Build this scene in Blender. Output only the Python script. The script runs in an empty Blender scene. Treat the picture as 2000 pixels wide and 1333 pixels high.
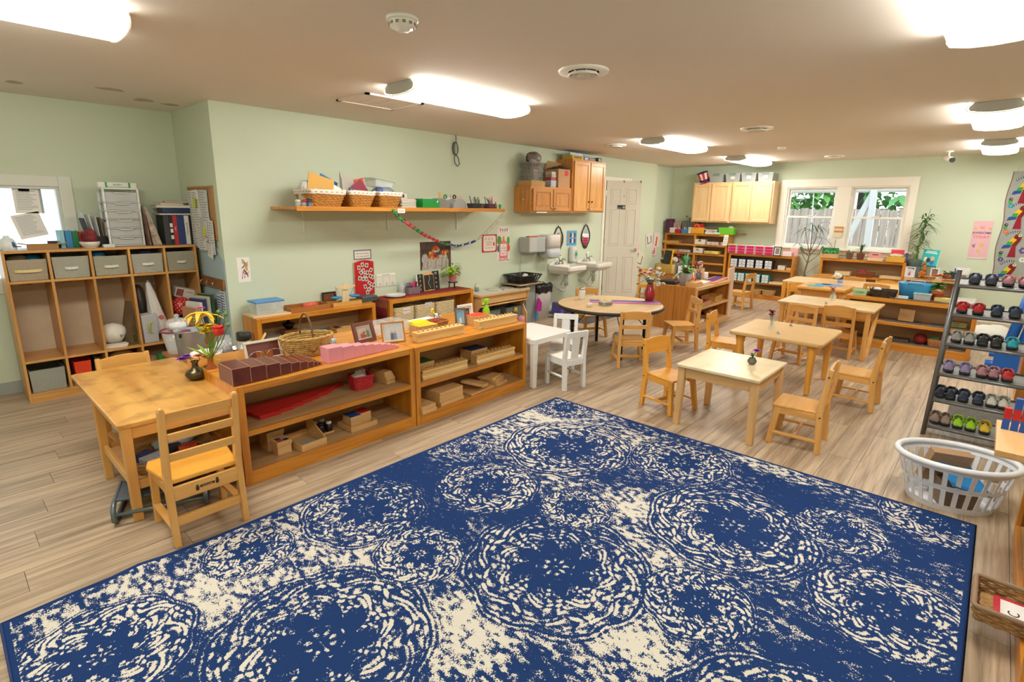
import bpy, bmesh, math, random
import numpy as np
from mathutils import Vector, Matrix, Euler
random.seed(7)
SC = bpy.context.scene
COL = SC.collection
PI = math.pi
# ------------------------------------------------------------------ camera, sky, exposure
cam = bpy.data.objects.new('camera', bpy.data.cameras.new('camera'))
COL.objects.link(cam)
cam.data.sensor_width = 36.0
cam.data.lens = 18.603
cam.data.shift_y = -0.01375
cam.data.clip_start = 0.05
cam.data.clip_end = 200
_y, _p, _r = 0.7369, 0.2192, 0.0113
_f = Vector((math.cos(_y) * math.cos(_p), math.sin(_y) * math.cos(_p), -math.sin(_p)))
_rt = Vector((math.sin(_y), -math.cos(_y), 0)); _u = _rt.cross(_f)
_x = math.cos(_r) * _rt + math.sin(_r) * _u
_up = -math.sin(_r) * _rt + math.cos(_r) * _u
cam.matrix_world = Matrix(((_x.x, _up.x, -_f.x, 0), (_x.y, _up.y, -_f.y, 0), (_x.z, _up.z, -_f.z, 1.579), (0, 0, 0, 1)))
SC.camera = cam
SC.view_settings.view_transform = 'Standard'
SC.view_settings.look = 'None'
SC.view_settings.exposure = 0.7
SC.view_settings.gamma = 1.0
SC.view_settings.use_curve_mapping = False
SC.cycles.max_bounces = 10
SC.cycles.diffuse_bounces = 6
SC.cycles.sample_clamp_indirect = 6.0
W = bpy.data.worlds.new('World'); SC.world = W; W.use_nodes = True
_wn = W.node_tree.nodes; _bg = _wn['Background']
_sky = _wn.new('ShaderNodeTexSky'); _sky.sky_type = 'NISHITA'; _sky.sun_disc = False
_sky.sun_elevation = math.radians(38); _sky.sun_rotation = math.radians(200)
_mx = _wn.new('ShaderNodeMixRGB'); _mx.inputs[0].default_value = 0.6; _mx.inputs[2].default_value = (3.2, 3.6, 3.9, 1)
W.node_tree.links.new(_sky.outputs[0], _mx.inputs[1])
W.node_tree.links.new(_mx.outputs[0], _bg.inputs[0])
_bg.inputs[1].default_value = 0.55
LAMP = 17.0           # radiance of the fluorescent lenses
# ------------------------------------------------------------------ materials
def rgb(h):
 h = h.lstrip('#')
 c = [int(h[i:i + 2], 16) / 255 for i in (0, 2, 4)]
 return tuple(x / 12.92 if x <= .04045 else ((x + .055) / 1.055) ** 2.4 for x in c) + (1,)
_M = {}
def M(h, rough=.55, metal=0, noise=0, scale=40, bump=0, trans=0, alpha=1, emit=0, spec=None, name=None, coat=0, bscale=None):
 key = (h, rough, metal, noise, scale, bump, trans, alpha, emit, spec, coat, bscale)
 if key in _M: return _M[key]
 m = bpy.data.materials.new(name or 'paint_' + h.strip('#')); m.use_nodes = True
 nt = m.node_tree; b = nt.nodes['Principled BSDF']
 b.inputs['Base Color'].default_value = rgb(h)
 b.inputs['Roughness'].default_value = rough
 b.inputs['Metallic'].default_value = metal
 if spec is not None: b.inputs['Specular IOR Level'].default_value = spec
 if trans: b.inputs['Transmission Weight'].default_value = trans; b.inputs['IOR'].default_value = 1.25
 if coat: b.inputs['Coat Weight'].default_value = coat; b.inputs['Coat Roughness'].default_value = .15
 if alpha < 1: b.inputs['Alpha'].default_value = alpha
 if emit: b.inputs['Emission Color'].default_value = rgb(h); b.inputs['Emission Strength'].default_value = emit
 if noise or bump:
  tc = nt.nodes.new('ShaderNodeTexCoord'); n = nt.nodes.new('ShaderNodeTexNoise')
  n.inputs['Scale'].default_value = scale; n.inputs['Detail'].default_value = 3
  nt.links.new(tc.outputs['Object'], n.inputs['Vector'])
  if noise:
   mx = nt.nodes.new('ShaderNodeMixRGB'); mx.blend_type = 'MULTIPLY'; mx.inputs[1].default_value = rgb(h)
   cr = nt.nodes.new('ShaderNodeValToRGB'); e = cr.color_ramp.elements
   e[0].position = .3; e[1].position = .7
   e[0].color = (1 - noise,) * 3 + (1,); e[1].color = (1 + noise * .3,) * 3 + (1,)
   mx.inputs[0].default_value = 1
   nt.links.new(n.outputs['Fac'], cr.inputs[0]); nt.links.new(cr.outputs[0], mx.inputs[2]); nt.links.new(mx.outputs[0], b.inputs['Base Color'])
  if bump:
   bp = nt.nodes.new('ShaderNodeBump'); bp.inputs['Strength'].default_value = bump; bp.inputs['Distance'].default_value = .01
   nn = n
   if bscale:
    nn = nt.nodes.new('ShaderNodeTexNoise'); nn.inputs['Scale'].default_value = bscale
    nt.links.new(tc.outputs['Object'], nn.inputs['Vector'])
   nt.links.new(nn.outputs['Fac'], bp.inputs['Height']); nt.links.new(bp.outputs[0], b.inputs['Normal'])
 _M[key] = m
 return m
def wood(name, light, dark, axis='x', rough=.38, freq=22, stretch=.07, spots=0, coat=0, mid=.5):
 key = ('w', name, axis)
 if key in _M: return _M[key]
 m = bpy.data.materials.new('wood_' + name + '_' + axis); m.use_nodes = True
 nt = m.node_tree; b = nt.nodes['Principled BSDF']; b.inputs['Roughness'].default_value = rough
 if coat: b.inputs['Coat Weight'].default_value = coat; b.inputs['Coat Roughness'].default_value = .2
 tc = nt.nodes.new('ShaderNodeTexCoord'); mp = nt.nodes.new('ShaderNodeMapping'); oi = nt.nodes.new('ShaderNodeObjectInfo')
 s = [freq] * 3; s['xyz'.index(axis)] = freq * stretch
 mp.inputs['Scale'].default_value = s
 ad = nt.nodes.new('ShaderNodeMath'); ad.operation = 'MULTIPLY'; ad.inputs[1].default_value = 37.0
 nt.links.new(oi.outputs['Random'], ad.inputs[0])
 cx = nt.nodes.new('ShaderNodeCombineXYZ')
 for i in range(3): nt.links.new(ad.outputs[0], cx.inputs[i])
 nt.links.new(cx.outputs[0], mp.inputs['Location'])
 nt.links.new(tc.outputs['Object'], mp.inputs['Vector'])
 n = nt.nodes.new('ShaderNodeTexNoise'); n.inputs['Scale'].default_value = 1; n.inputs['Detail'].default_value = 5
 n.inputs['Distortion'].default_value = .8
 nt.links.new(mp.outputs[0], n.inputs['Vector'])
 cr = nt.nodes.new('ShaderNodeValToRGB'); e = cr.color_ramp.elements
 e[0].position = mid - .22; e[1].position = mid + .2; e[0].color = rgb(dark); e[1].color = rgb(light)
 nt.links.new(n.outputs['Fac'], cr.inputs[0])
 out = cr.outputs[0]
 if spots:
  n2 = nt.nodes.new('ShaderNodeTexNoise'); n2.inputs['Scale'].default_value = 9; n2.inputs['Detail'].default_value = 6
  nt.links.new(tc.outputs['Object'], n2.inputs['Vector'])
  c2 = nt.nodes.new('ShaderNodeValToRGB'); c2.color_ramp.elements[0].position = .32; c2.color_ramp.elements[1].position = .5
  c2.color_ramp.elements[0].color = (1 - spots, 1 - spots * 1.1, 1 - spots * 1.25, 1); c2.color_ramp.elements[1].color = (1, 1, 1, 1)
  mx = nt.nodes.new('ShaderNodeMixRGB'); mx.blend_type = 'MULTIPLY'; mx.inputs[0].default_value = 1
  nt.links.new(n2.outputs['Fac'], c2.inputs[0]); nt.links.new(out, mx.inputs[1]); nt.links.new(c2.outputs[0], mx.inputs[2]); out = mx.outputs[0]
 nt.links.new(out, b.inputs['Base Color'])
 _M[key] = m
 return m
def OAK(a='x'): return wood('oak', '#d9922f', '#b8701d', a, .33, 26, coat=.25)          # orange face frames
def PLY(a='x'): return wood('ply', '#c6a373', '#a9835a', a, .5, 14, .09)                # plywood insides
def BIRCH(a='x'): return wood('birch', '#e0ab62', '#cf9549', a, .35, 20, .06, coat=.2)  # child chairs
def HONEY(a='x'): return wood('honey', '#e9ab48', '#dc9938', a, .3, 20, .06, coat=.3)
def BEECH(a='x'): return wood('beech', '#dcb27a', '#c99c62', a, .42, 30, .05)
def PALE(a='x'): return wood('pale', '#e6cfa6', '#d9bd8e', a, .35, 9, .08)
def TABLE(a='x'): return wood('maple_top', '#dba858', '#b97f36', a, .3, 9, .12, spots=.3, coat=.25, mid=.46)
def MAPLE(a='z'): return wood('maple_door', '#e9c795', '#dcb482', a, .38, 18, .05)
def CAB(a='z'): return wood('cabinet_oak', '#cc8a3c', '#a9692a', a, .33, 30, .05, coat=.3)
def WALNUT(a='x'): return wood('brown_laminate', '#a9703f', '#8a5630', a, .45, 20, .06)
GLASS = M('#ffffff', .02, trans=1, name='glass')
CLEAR = M('#f2f6f6', .12, alpha=.28, spec=.6, name='clear_plastic')
CHROME = M('#d8d8d8', .12, 1, name='chrome')
STEEL = M('#c9c9c6', .25, 1, name='steel')
WHITE = M('#efefec', .4, name='white_paint')
PAPER = M('#eeeae4', .8, name='paper')
BLACK = M('#1b1b1c', .4, name='black_plastic')
INK = M('#2a2a2e', .7, name='ink')
# ------------------------------------------------------------------ mesh builder
class B:
 def __init__(s): s.v = []; s.f = []; s.sm = []; s.X = None
 def add(s, vs, fs, smooth=False):
  n = len(s.v)
  if s.X is not None: vs = [s.X @ Vector(v) for v in vs]
  s.v += [tuple(v) for v in vs]; s.f += [tuple(i + n for i in f) for f in fs]; s.sm += [smooth] * len(fs)
  return s
 def box(s, x0, x1, y0, y1, z0, z1, tx=0, ty=0):
  """axis box; tx, ty: how much the TOP is inset (negative = flares)"""
  return s.add([(x0, y0, z0), (x1, y0, z0), (x1, y1, z0), (x0, y1, z0),
                      (x0 + tx, y0 + ty, z1), (x1 - tx, y0 + ty, z1), (x1 - tx, y1 - ty, z1), (x0 + tx, y1 - ty, z1)],
                     [(3, 2, 1, 0), (4, 5, 6, 7), (0, 1, 5, 4), (1, 2, 6, 5), (2, 3, 7, 6), (3, 0, 4, 7)])
 def cb(s, c, sx, sy, sz, e=(0, 0, 0)):
  """box centred at c, rotated by Euler e"""
  R = Euler(e).to_matrix()
  vs = [Vector(c) + R @ Vector((i * sx / 2, j * sy / 2, k * sz / 2)) for k in (-1, 1) for i, j in ((-1, -1), (1, -1), (1, 1), (-1, 1))]
  return s.add(vs, [(3, 2, 1, 0), (4, 5, 6, 7), (0, 1, 5, 4), (1, 2, 6, 5), (2, 3, 7, 6), (3, 0, 4, 7)])
 def bar(s, p, q, w, h, w2=None, h2=None, ref=(0, 1, 0)):
  """rectangular bar from p to q; w along ref-perpendicular, h along ref"""
  p, q = Vector(p), Vector(q); d = (q - p).normalized(); r = Vector(ref)
  a = d.cross(r)
  if a.length < 1e-4: a = d.cross(Vector((1, 0, 0)))
  a.normalize(); b = a.cross(d).normalized()
  w2 = w if w2 is None else w2; h2 = h if h2 is None else h2
  vs = [p + a * i * w / 2 + b * j * h / 2 for i, j in ((-1, -1), (1, -1), (1, 1), (-1, 1))] + \
             [q + a * i * w2 / 2 + b * j * h2 / 2 for i, j in ((-1, -1), (1, -1), (1, 1), (-1, 1))]
  return s.add(vs, [(3, 2, 1, 0), (4, 5, 6, 7), (0, 1, 5, 4), (1, 2, 6, 5), (2, 3, 7, 6), (3, 0, 4, 7)])
 def tube(s, pts, r, n=8, closed=False, sq=1.0):
  pts = [Vector(p) for p in pts]; m = len(pts); vs = []; fs = []
  rr = r if isinstance(r, (list, tuple)) else [r] * m
  prev = None
  for i, p in enumerate(pts):
   if closed: t = pts[(i + 1) % m] - pts[i - 1]
   else: t = pts[min(i + 1, m - 1)] - pts[max(i - 1, 0)]
   t = t.normalized() if t.length > 1e-9 else Vector((0, 0, 1))
   if prev is None: a = t.cross(Vector((0, 0, 1)) if abs(t.z) < .9 else Vector((1, 0, 0))).normalized()
   else:
    a = prev - t * prev.dot(t)
    a = a.normalized() if a.length > 1e-6 else t.orthogonal().normalized()
   prev = a; b = t.cross(a)
   for k in range(n):
    u = 2 * PI * k / n
    vs.append(p + (a * math.cos(u) * rr[i] + b * math.sin(u) * rr[i] * sq))
  for i in range(m if closed else m - 1):
   j = (i + 1) % m
   for k in range(n):
    l = (k + 1) % n
    fs.append((i * n + k, i * n + l, j * n + l, j * n + k))
  s.add(vs, fs, True)
  if not closed:
   b0 = len(s.v) - m * n
   s.f += [tuple(b0 + k for k in reversed(range(n))), tuple(b0 + (m - 1) * n + k for k in range(n))]; s.sm += [False] * 2
  return s
 def lathe(s, prof, c=(0, 0, 0), n=16, sx=1, sy=1, cap=True, smooth=True):
  """prof = [(r, z), ...] from bottom to top"""
  m = len(prof); vs = []; fs = []
  for r, z in prof:
   for k in range(n):
    u = 2 * PI * k / n
    vs.append((c[0] + r * sx * math.cos(u), c[1] + r * sy * math.sin(u), c[2] + z))
  for i in range(m - 1):
   for k in range(n):
    l = (k + 1) % n
    fs.append((i * n + k, i * n + l, (i + 1) * n + l, (i + 1) * n + k))
  s.add(vs, fs, smooth)
  if cap:
   b0 = len(s.v) - m * n
   if prof[0][0] > 1e-5: s.f.append(tuple(b0 + k for k in reversed(range(n)))); s.sm.append(False)
   if prof[-1][0] > 1e-5: s.f.append(tuple(b0 + (m - 1) * n + k for k in range(n))); s.sm.append(False)
  return s
 def loops(s, loops, closed=False, cap=(True, True), smooth=True):
  """skin a list of equal-length point loops"""
  n = len(loops[0]); m = len(loops); vs = [p for l in loops for p in l]; fs = []
  for i in range(m if closed else m - 1):
   j = (i + 1) % m
   for k in range(n):
    l = (k + 1) % n
    fs.append((i * n + k, i * n + l, j * n + l, j * n + k))
  s.add(vs, fs, smooth); b0 = len(s.v) - m * n
  if not closed:
   if cap[0]: s.f.append(tuple(b0 + k for k in reversed(range(n)))); s.sm.append(False)
   if cap[1]: s.f.append(tuple(b0 + (m - 1) * n + k for k in range(n))); s.sm.append(False)
  return s
 def prism(s, poly, a, b, plane='xy'):
  """extrude a 2-D outline (counter-clockwise) from a to b along the remaining axis"""
  n = len(poly)
  def P(p, t): return (p[0], p[1], t) if plane == 'xy' else (p[0], t, p[1]) if plane == 'xz' else (t, p[0], p[1])
  vs = [P(p, a) for p in poly] + [P(p, b) for p in poly]
  fs = [tuple(reversed(range(n))), tuple(range(n, 2 * n))] + [(i, (i + 1) % n, (i + 1) % n + n, i + n) for i in range(n)]
  return s.add(vs, fs)
 def ell(s, c, rx, ry, rz, nu=12, nv=8, e=None):
  R = Euler(e).to_matrix() if e else None
  vs = []; fs = []
  for j in range(nv + 1):
   t = -PI / 2 + PI * j / nv
   for i in range(nu):
    u = 2 * PI * i / nu
    p = Vector((rx * math.cos(t) * math.cos(u), ry * math.cos(t) * math.sin(u), rz * math.sin(t)))
    if R: p = R @ p
    vs.append(Vector(c) + p)
  for j in range(nv):
   for i in range(nu):
    l = (i + 1) % nu
    fs.append((j * nu + i, j * nu + l, (j + 1) * nu + l, (j + 1) * nu + i))
  return s.add(vs, fs, True)
 def openbox(s, w, d, h, t=.006, fl=0, fd=None, c=(0, 0, 0), floor=True):
  """open-topped box centred on c (base), flaring by fl at the rim"""
  fd = fl if fd is None else fd
  def L(iw, z, k): 
   a, b2 = w / 2 + fl * k - iw, d / 2 + fd * k - iw
   return [(c[0] + i * a, c[1] + j * b2, c[2] + z) for i, j in ((-1, -1), (1, -1), (1, 1), (-1, 1))]
  return s.loops([L(0, 0, 0), L(0, h, 1), L(t, h, 1), L(t, t, 0)], smooth=False)
 def leaf(s, p, d, L, w, droop=.3, n=4, up=(0, 0, 1)):
  """a folded leaf blade from p along d"""
  p = Vector(p); d = Vector(d).normalized(); side = d.cross(Vector(up))
  if side.length < 1e-3: side = Vector((1, 0, 0))
  side.normalize(); nrm = side.cross(d); vs = []; fs = []
  for i in range(n + 1):
   t = i / n; q = p + d * (L * t) - Vector((0, 0, 1)) * (droop * L * t * t)
   ww = w * math.sin(PI * min(1, .08 + .92 * t)) ** .8 * (1 - .15 * t)
   vs += [q - side * ww / 2 + nrm * ww * .12, q, q + side * ww / 2 + nrm * ww * .12]
  for i in range(n):
   a = i * 3; fs += [(a, a + 1, a + 4, a + 3), (a + 1, a + 2, a + 5, a + 4)]
  return s.add(vs, fs, True)
 def mesh(s, name, mat):
  me = bpy.data.meshes.new(name); me.from_pydata(s.v, [], s.f)
  me.polygons.foreach_set('use_smooth', s.sm)
  for m in (mat if isinstance(mat, (list, tuple)) else [mat]): me.materials.append(m)
  me.update()
  return me
 def o(s, name, mat, parent=None, loc=(0, 0, 0), rz=0, bev=0, seg=2, rot=None):
  ob = bpy.data.objects.new(name, s.mesh(name, mat)); COL.objects.link(ob)
  ob.location = loc; ob.rotation_euler = rot if rot else (0, 0, rz)
  if parent: ob.parent = parent
  if bev:
   m = ob.modifiers.new('bevel', 'BEVEL'); m.width = bev; m.segments = seg; m.limit_method = 'ANGLE'; m.angle_limit = .7
  return ob
def tag(ob, label, cat, group=None):
 ob['label'] = label; ob['category'] = cat
 if group: ob['group'] = group
 return ob
def T(name, label, cat, loc=(0, 0, 0), rz=0, group=None, rot=None):
 ob = bpy.data.objects.new(name, None); COL.objects.link(ob); ob.empty_display_size = .1
 ob.location = loc; ob.rotation_euler = rot if rot else (0, 0, rz)
 return tag(ob, label, cat, group)
def ST(ob): ob['kind'] = 'structure'; return ob
def STUFF(ob): ob['kind'] = 'stuff'; return ob
def L(ob, label): ob['label'] = label; return ob
def emptyst(name, loc=(0, 0, 0), rz=0):
 ob = bpy.data.objects.new(name, None); COL.objects.link(ob); ob.location = loc; ob.rotation_euler = (0, 0, rz); return ST(ob)
KIDS = {}
def dup(root, loc, rz=None, label=None, group=None, rot=None):
 """copy a thing, its parts and their sub-parts (mesh data shared)"""
 if root.name not in KIDS: KIDS[root.name] = [(c, list(c.children)) for c in root.children]
 r = root.copy(); COL.objects.link(r); r.location = loc
 if rz is not None: r.rotation_euler = (0, 0, rz)
 if rot is not None: r.rotation_euler = rot
 if label: r['label'] = label
 if group: r['group'] = group
 for c, gs in KIDS[root.name]:
  k = c.copy(); COL.objects.link(k); k.parent = r
  for g in gs:
   q = g.copy(); COL.objects.link(q); q.parent = k
 return r
def recol(root, mat, names=None):
 """give a copied thing its own colour (materials linked to the objects)"""
 for ob in [root] + list(root.children):
  if ob.type == 'MESH' and (names is None or ob.name.split('.')[0] in names):
   for sl in ob.material_slots: sl.link = 'OBJECT'; sl.material = mat
 return root
def text(s, size, mat, parent, loc, rot=(PI / 2, 0, 0), align='CENTER', name='lettering', ext=.0004, shear=0, bold=0):
 cu = bpy.data.curves.new('t', 'FONT'); cu.body = s; cu.size = size; cu.align_x = align; cu.align_y = 'CENTER'
 cu.extrude = ext; cu.shear = shear; cu.resolution_u = 2; cu.offset = bold
 to = bpy.data.objects.new('t', cu); COL.objects.link(to)
 dg = bpy.context.evaluated_depsgraph_get(); me = bpy.data.meshes.new_from_object(to.evaluated_get(dg))
 bpy.data.objects.remove(to); bpy.data.curves.remove(cu)
 me.name = name; me.materials.clear(); me.materials.append(mat)
 ob = bpy.data.objects.new(name, me); COL.objects.link(ob); ob.location = loc; ob.rotation_euler = rot
 if parent: ob.parent = parent
 return ob
def rrect(w, d, r, n=4, z=0, c=(0, 0)):
 pts = []
 for cx, cy, a0 in ((w / 2 - r, d / 2 - r, 0), (-w / 2 + r, d / 2 - r, PI / 2), (-w / 2 + r, -d / 2 + r, PI), (w / 2 - r, -d / 2 + r, 1.5 * PI)):
  for i in range(n + 1):
   a = a0 + PI / 2 * i / n
   pts.append((c[0] + cx + r * math.cos(a), c[1] + cy + r * math.sin(a), z))
 return pts
def circ(r, n=20, c=(0, 0), a0=0, sx=1, sy=1): return [(c[0] + r * sx * math.cos(a0 + 2 * PI * i / n), c[1] + r * sy * math.sin(a0 + 2 * PI * i / n)) for i in range(n)]
def star(r, r2, n=5, c=(0, 0), a0=PI / 2): return [(c[0] + (r if i % 2 == 0 else r2) * math.cos(a0 + PI * i / n), c[1] + (r if i % 2 == 0 else r2) * math.sin(a0 + PI * i / n)) for i in range(2 * n)]
def resamp(pts, n):
 """n points evenly along a closed polyline"""
 P = [Vector(p) for p in pts]; m = len(P); Ls = [(P[(i + 1) % m] - P[i]).length for i in range(m)]; tot = sum(Ls); out = []
 i = 0; acc = 0
 for k in range(n):
  t = tot * k / n
  while acc + Ls[i] < t: acc += Ls[i]; i += 1
  out.append(P[i].lerp(P[(i + 1) % m], (t - acc) / max(Ls[i], 1e-9)))
 return out
def wicker(parent, w, d, h, fl, mat, rows=9, posts=22, r=.004, corner=.03, rim=None, c=(0, 0, 0), name='weave'):
 """woven basket wall: strands going in and out round upright stakes, with a floor"""
 b = B(); n = posts * 4
 for k in range(rows):
  z = c[2] + h * (k + .5) / rows; f = fl * (k + .5) / rows
  base = resamp(rrect(w + 2 * f, d + 2 * f, corner, 4), n); pts = []
  for i, p in enumerate(base):
   q = base[(i + 1) % n] - base[i - 1]; nrm = Vector((q.y, -q.x, 0)).normalized()
   pts.append(p + nrm * (r * .9 * math.sin(PI * i / 2 + (PI if k % 2 else 0))) + Vector((c[0], c[1], z)))
  b.tube(pts, h / rows * .56, 4, True)
 for i in range(posts):
  p0 = resamp(rrect(w, d, corner, 4), posts)[i]; p1 = resamp(rrect(w + 2 * fl, d + 2 * fl, corner, 4), posts)[i]
  b.bar((c[0] + p0.x, c[1] + p0.y, c[2]), (c[0] + p1.x, c[1] + p1.y, c[2] + h), r * 1.1, r * 1.1)
 b.prism([(c[0] + p[0], c[1] + p[1]) for p in rrect(w - .004, d - .004, corner, 4)], c[2], c[2] + .006)
 ob = STUFF(b.o(name, mat, parent))
 if rim:
  t = B(); t.tube([Vector(p) + Vector((c[0], c[1], c[2] + h)) for p in rrect(w + 2 * fl, d + 2 * fl, corner, 5)], rim[0], 6, True)
  t.o('rim', rim[1], parent)
 return ob
def blob(b, c, rx, ry, rz, seed=0, amp=.18, nu=14, nv=9, e=None):
 """lumpy ellipsoid"""
 R = Euler(e).to_matrix() if e else None; rn = random.Random(seed)
 ph = [(rn.uniform(0, 6.3), rn.uniform(1.5, 4), rn.uniform(1, 3)) for _ in range(4)]
 vs = []; fs = []
 for j in range(nv + 1):
  t = -PI / 2 + PI * j / nv
  for i in range(nu):
   u = 2 * PI * i / nu
   k = 1 + amp * sum(math.sin(round(a) * u + p + q * t) for p, a, q in ph) / 2.2 * math.cos(t)
   v = Vector((rx * k * math.cos(t) * math.cos(u), ry * k * math.cos(t) * math.sin(u), rz * k * math.sin(t)))
   if R: v = R @ v
   vs.append(Vector(c) + v)
 for j in range(nv):
  for i in range(nu):
   l = (i + 1) % nu; fs.append((j * nu + i, j * nu + l, (j + 1) * nu + l, (j + 1) * nu + i))
 return b.add(vs, fs, True)
# ------------------------------------------------------------------ room shell
WALLC = '#cbd6bf'
WALLM = M(WALLC, .62, noise=.03, scale=1.3, bump=.03, bscale=260, name='mint_wall_paint')
CEILM = M('#e6ddd2', .8, noise=.02, scale=.8, bump=.02, bscale=180, name='ceiling_paint')
TRIMW = M('#efebe0', .4, name='trim_paint')
XW0, XW1, YR, YA, YC, HC, XJ = -1.6, 10.57, -2.4, 5.05, 6.02, 2.44, 1.765
def plank_mat():
 m = bpy.data.materials.new('vinyl_plank'); m.use_nodes = True; nt = m.node_tree; b = nt.nodes['Principled BSDF']
 tc = nt.nodes.new('ShaderNodeTexCoord'); oi = nt.nodes.new('ShaderNodeObjectInfo'); mp = nt.nodes.new('ShaderNodeMapping')
 mp.inputs['Scale'].default_value = (1.3, 26, 1)
 ml = nt.nodes.new('ShaderNodeMath'); ml.operation = 'MULTIPLY'; ml.inputs[1].default_value = 91
 nt.links.new(oi.outputs['Random'], ml.inputs[0]); nt.links.new(ml.outputs[0], mp.inputs['Location']); nt.links.new(tc.outputs['Object'], mp.inputs['Vector'])
 n = nt.nodes.new('ShaderNodeTexNoise'); n.inputs['Scale'].default_value = 1; n.inputs['Detail'].default_value = 8; n.inputs['Roughness'].default_value = .68; n.inputs['Distortion'].default_value = .6
 nt.links.new(mp.outputs[0], n.inputs['Vector'])
 cr = nt.nodes.new('ShaderNodeValToRGB'); e = cr.color_ramp.elements
 e[0].position = .3; e[0].color = rgb('#7c6a55'); e[1].position = .7; e[1].color = rgb('#c9b497')
 x = e.new(.47); x.color = rgb('#a69077')
 nt.links.new(n.outputs['Fac'], cr.inputs[0])
 hs = nt.nodes.new('ShaderNodeHueSaturation'); rm = nt.nodes.new('ShaderNodeMapRange'); rm.inputs[3].default_value = .88; rm.inputs[4].default_value = 1.08
 nt.links.new(oi.outputs['Random'], rm.inputs[0]); nt.links.new(rm.outputs[0], hs.inputs['Value']); nt.links.new(cr.outputs[0], hs.inputs['Color'])
 nt.links.new(hs.outputs[0], b.inputs['Base Color']); b.inputs['Roughness'].default_value = .42; b.inputs['Specular IOR Level'].default_value = .4
 bp = nt.nodes.new('ShaderNodeBump'); bp.inputs['Strength'].default_value = .12; bp.inputs['Distance'].default_value = .002
 nt.links.new(n.outputs['Fac'], bp.inputs['Height']); nt.links.new(bp.outputs[0], b.inputs['Normal'])
 return m
PLM = plank_mat()
fl = ST(B().box(XW0, XW1, YR, YC, -.12, -.004).o('floor', M('#5d5043', .7)))
def build_floor():
 PL, PW, g = 1.22, .178, .0011
 def sees(x, y):
  v = Vector((x, y, -1.579)); d = v.dot(_f)
  if d < .15: return None
  return abs(v.dot(_x) / d) < 1.06 and abs(v.dot(_up) / d + .02) < .72, d
 cache = {}; near = []; rest = []
 row = 0; y = YR
 while y < YC - .01:
  y1 = min(y + PW, YC); x = XW0 - ((row * .47) % 1.0) * PL
  while x < XW1:
   a, b2 = max(x, XW0), min(x + PL, XW1)
   if b2 - a > .04:
    vis = [sees(px, py) for px in (a, (a + b2) / 2, b2) for py in (y, y1)]
    ok = [v[1] for v in vis if v and v[0]]
    under_rug = a > .05 and b2 < 3.35 and y > -.08 and y1 < 2.55
    (near if ok and not under_rug else rest).append((min(ok) if ok else 99, a, b2, y, y1))
   x += PL
  y += PW; row += 1
 near.sort()
 rest += near[298:]
 for d, a, b2, y, y1 in near[:298]:
  k = (round(b2 - a, 3), round(y1 - y, 3))
  if k not in cache: cache[k] = B().box(-k[0] / 2 + g, k[0] / 2 - g, -k[1] / 2 + g, k[1] / 2 - g, -.004, 0).mesh('plank', PLM)
  ob = bpy.data.objects.new('plank', cache[k]); COL.objects.link(ob); ob.location = ((a + b2) / 2, (y + y1) / 2, 0); ob.parent = fl
 r = B()
 for d, a, b2, y, y1 in rest: r.box(a + g, b2 - g, y + g, y1 - g, -.004, 0)
 STUFF(r.o('plank', PLM, fl))
build_floor()
ce = ST(B().box(XW0, XW1, YR, YC, HC, HC + .1).o('ceiling', CEILM))
def patch(px, py, rx, ry, sd):
 rn = random.Random(sd); pts = []
 for i in range(14):
  a = 2 * PI * i / 14; k = rn.uniform(.75, 1.1); pts.append((px + rx * k * math.cos(a), py + ry * k * math.sin(a)))
 B().prism(pts, HC - .0015, HC).o('paint_patch', M('#b9ad90', .8), ce)
for i, q in enumerate((((0.613, 5.469), .05, .07), ((1.138, 5.198), .10, .06), ((1.419, 5.498), .075, .09), ((1.634, 5.551), .08, .06))):
 patch(q[0][0], q[0][1], q[1], q[2], i)
hb = B(); hx0, hx1, hy0, hy1 = 2.45, 3.0, 3.75, 4.2
for a in ((hx0, hx1, hy0, hy0 + .03), (hx0, hx1, hy1 - .03, hy1), (hx0, hx0 + .03, hy0, hy1), (hx1 - .03, hx1, hy0, hy1)): hb.box(*a, HC - .012, HC)
hb.o('hatch_trim', CEILM, ce)
for i in range(4):
 B().box(hx0 + .035 + i * .125, hx0 + .153 + i * .125, hy0 + .032, hy1 - .032, HC - .006, HC).o('hatch_panel', CEILM, ce)
ST(B().box(XJ, 9.66, YA, YA + .12, 0, HC).o('wall_left', WALLM))
ST(B().box(9.66, XW1, YA + .1, YA + .22, 0, HC).o('wall_left_far', WALLM))
ST(B().box(XJ, XJ + .12, YA + .12, YC, 0, HC).o('wall_jog', WALLM))
wx0, wx1, wz0, wz1 = -.45, .84, .95, 1.722
w = B(); w.box(XW0, wx0, YC, YC + .12, 0, HC).box(wx1, XJ + .12, YC, YC + .12, 0, HC).box(wx0, wx1, YC, YC + .12, 0, wz0).box(wx0, wx1, YC, YC + .12, wz1, HC)
ST(w.o('wall_left_near', WALLM))
fy = [(1.165, 1.955), (2.155, 2.945)]; fz0, fz1 = .985, 2.01
w = B(); w.box(XW1, XW1 + .14, YR, fy[0][0], 0, HC).box(XW1, XW1 + .14, fy[0][1], fy[1][0], 0, HC).box(XW1, XW1 + .14, fy[1][1], YA + .22, 0, HC)
for a, c in fy: w.box(XW1, XW1 + .14, a, c, 0, fz0).box(XW1, XW1 + .14, a, c, fz1, HC)
ST(w.o('wall_far', WALLM))
ST(B().box(XW0 - .1, XW0, YR, YC, 0, HC).o('wall_near', WALLM))
ST(B().box(XW0, XW1, YR - .1, YR, 0, HC).o('wall_right', WALLM))
BBM = M('#9fa6a2', .5)
ST(B().box(XW0, XJ, YC - .012, YC, 0, .10, 0, 0).o('baseboard_left_near', BBM))
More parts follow.
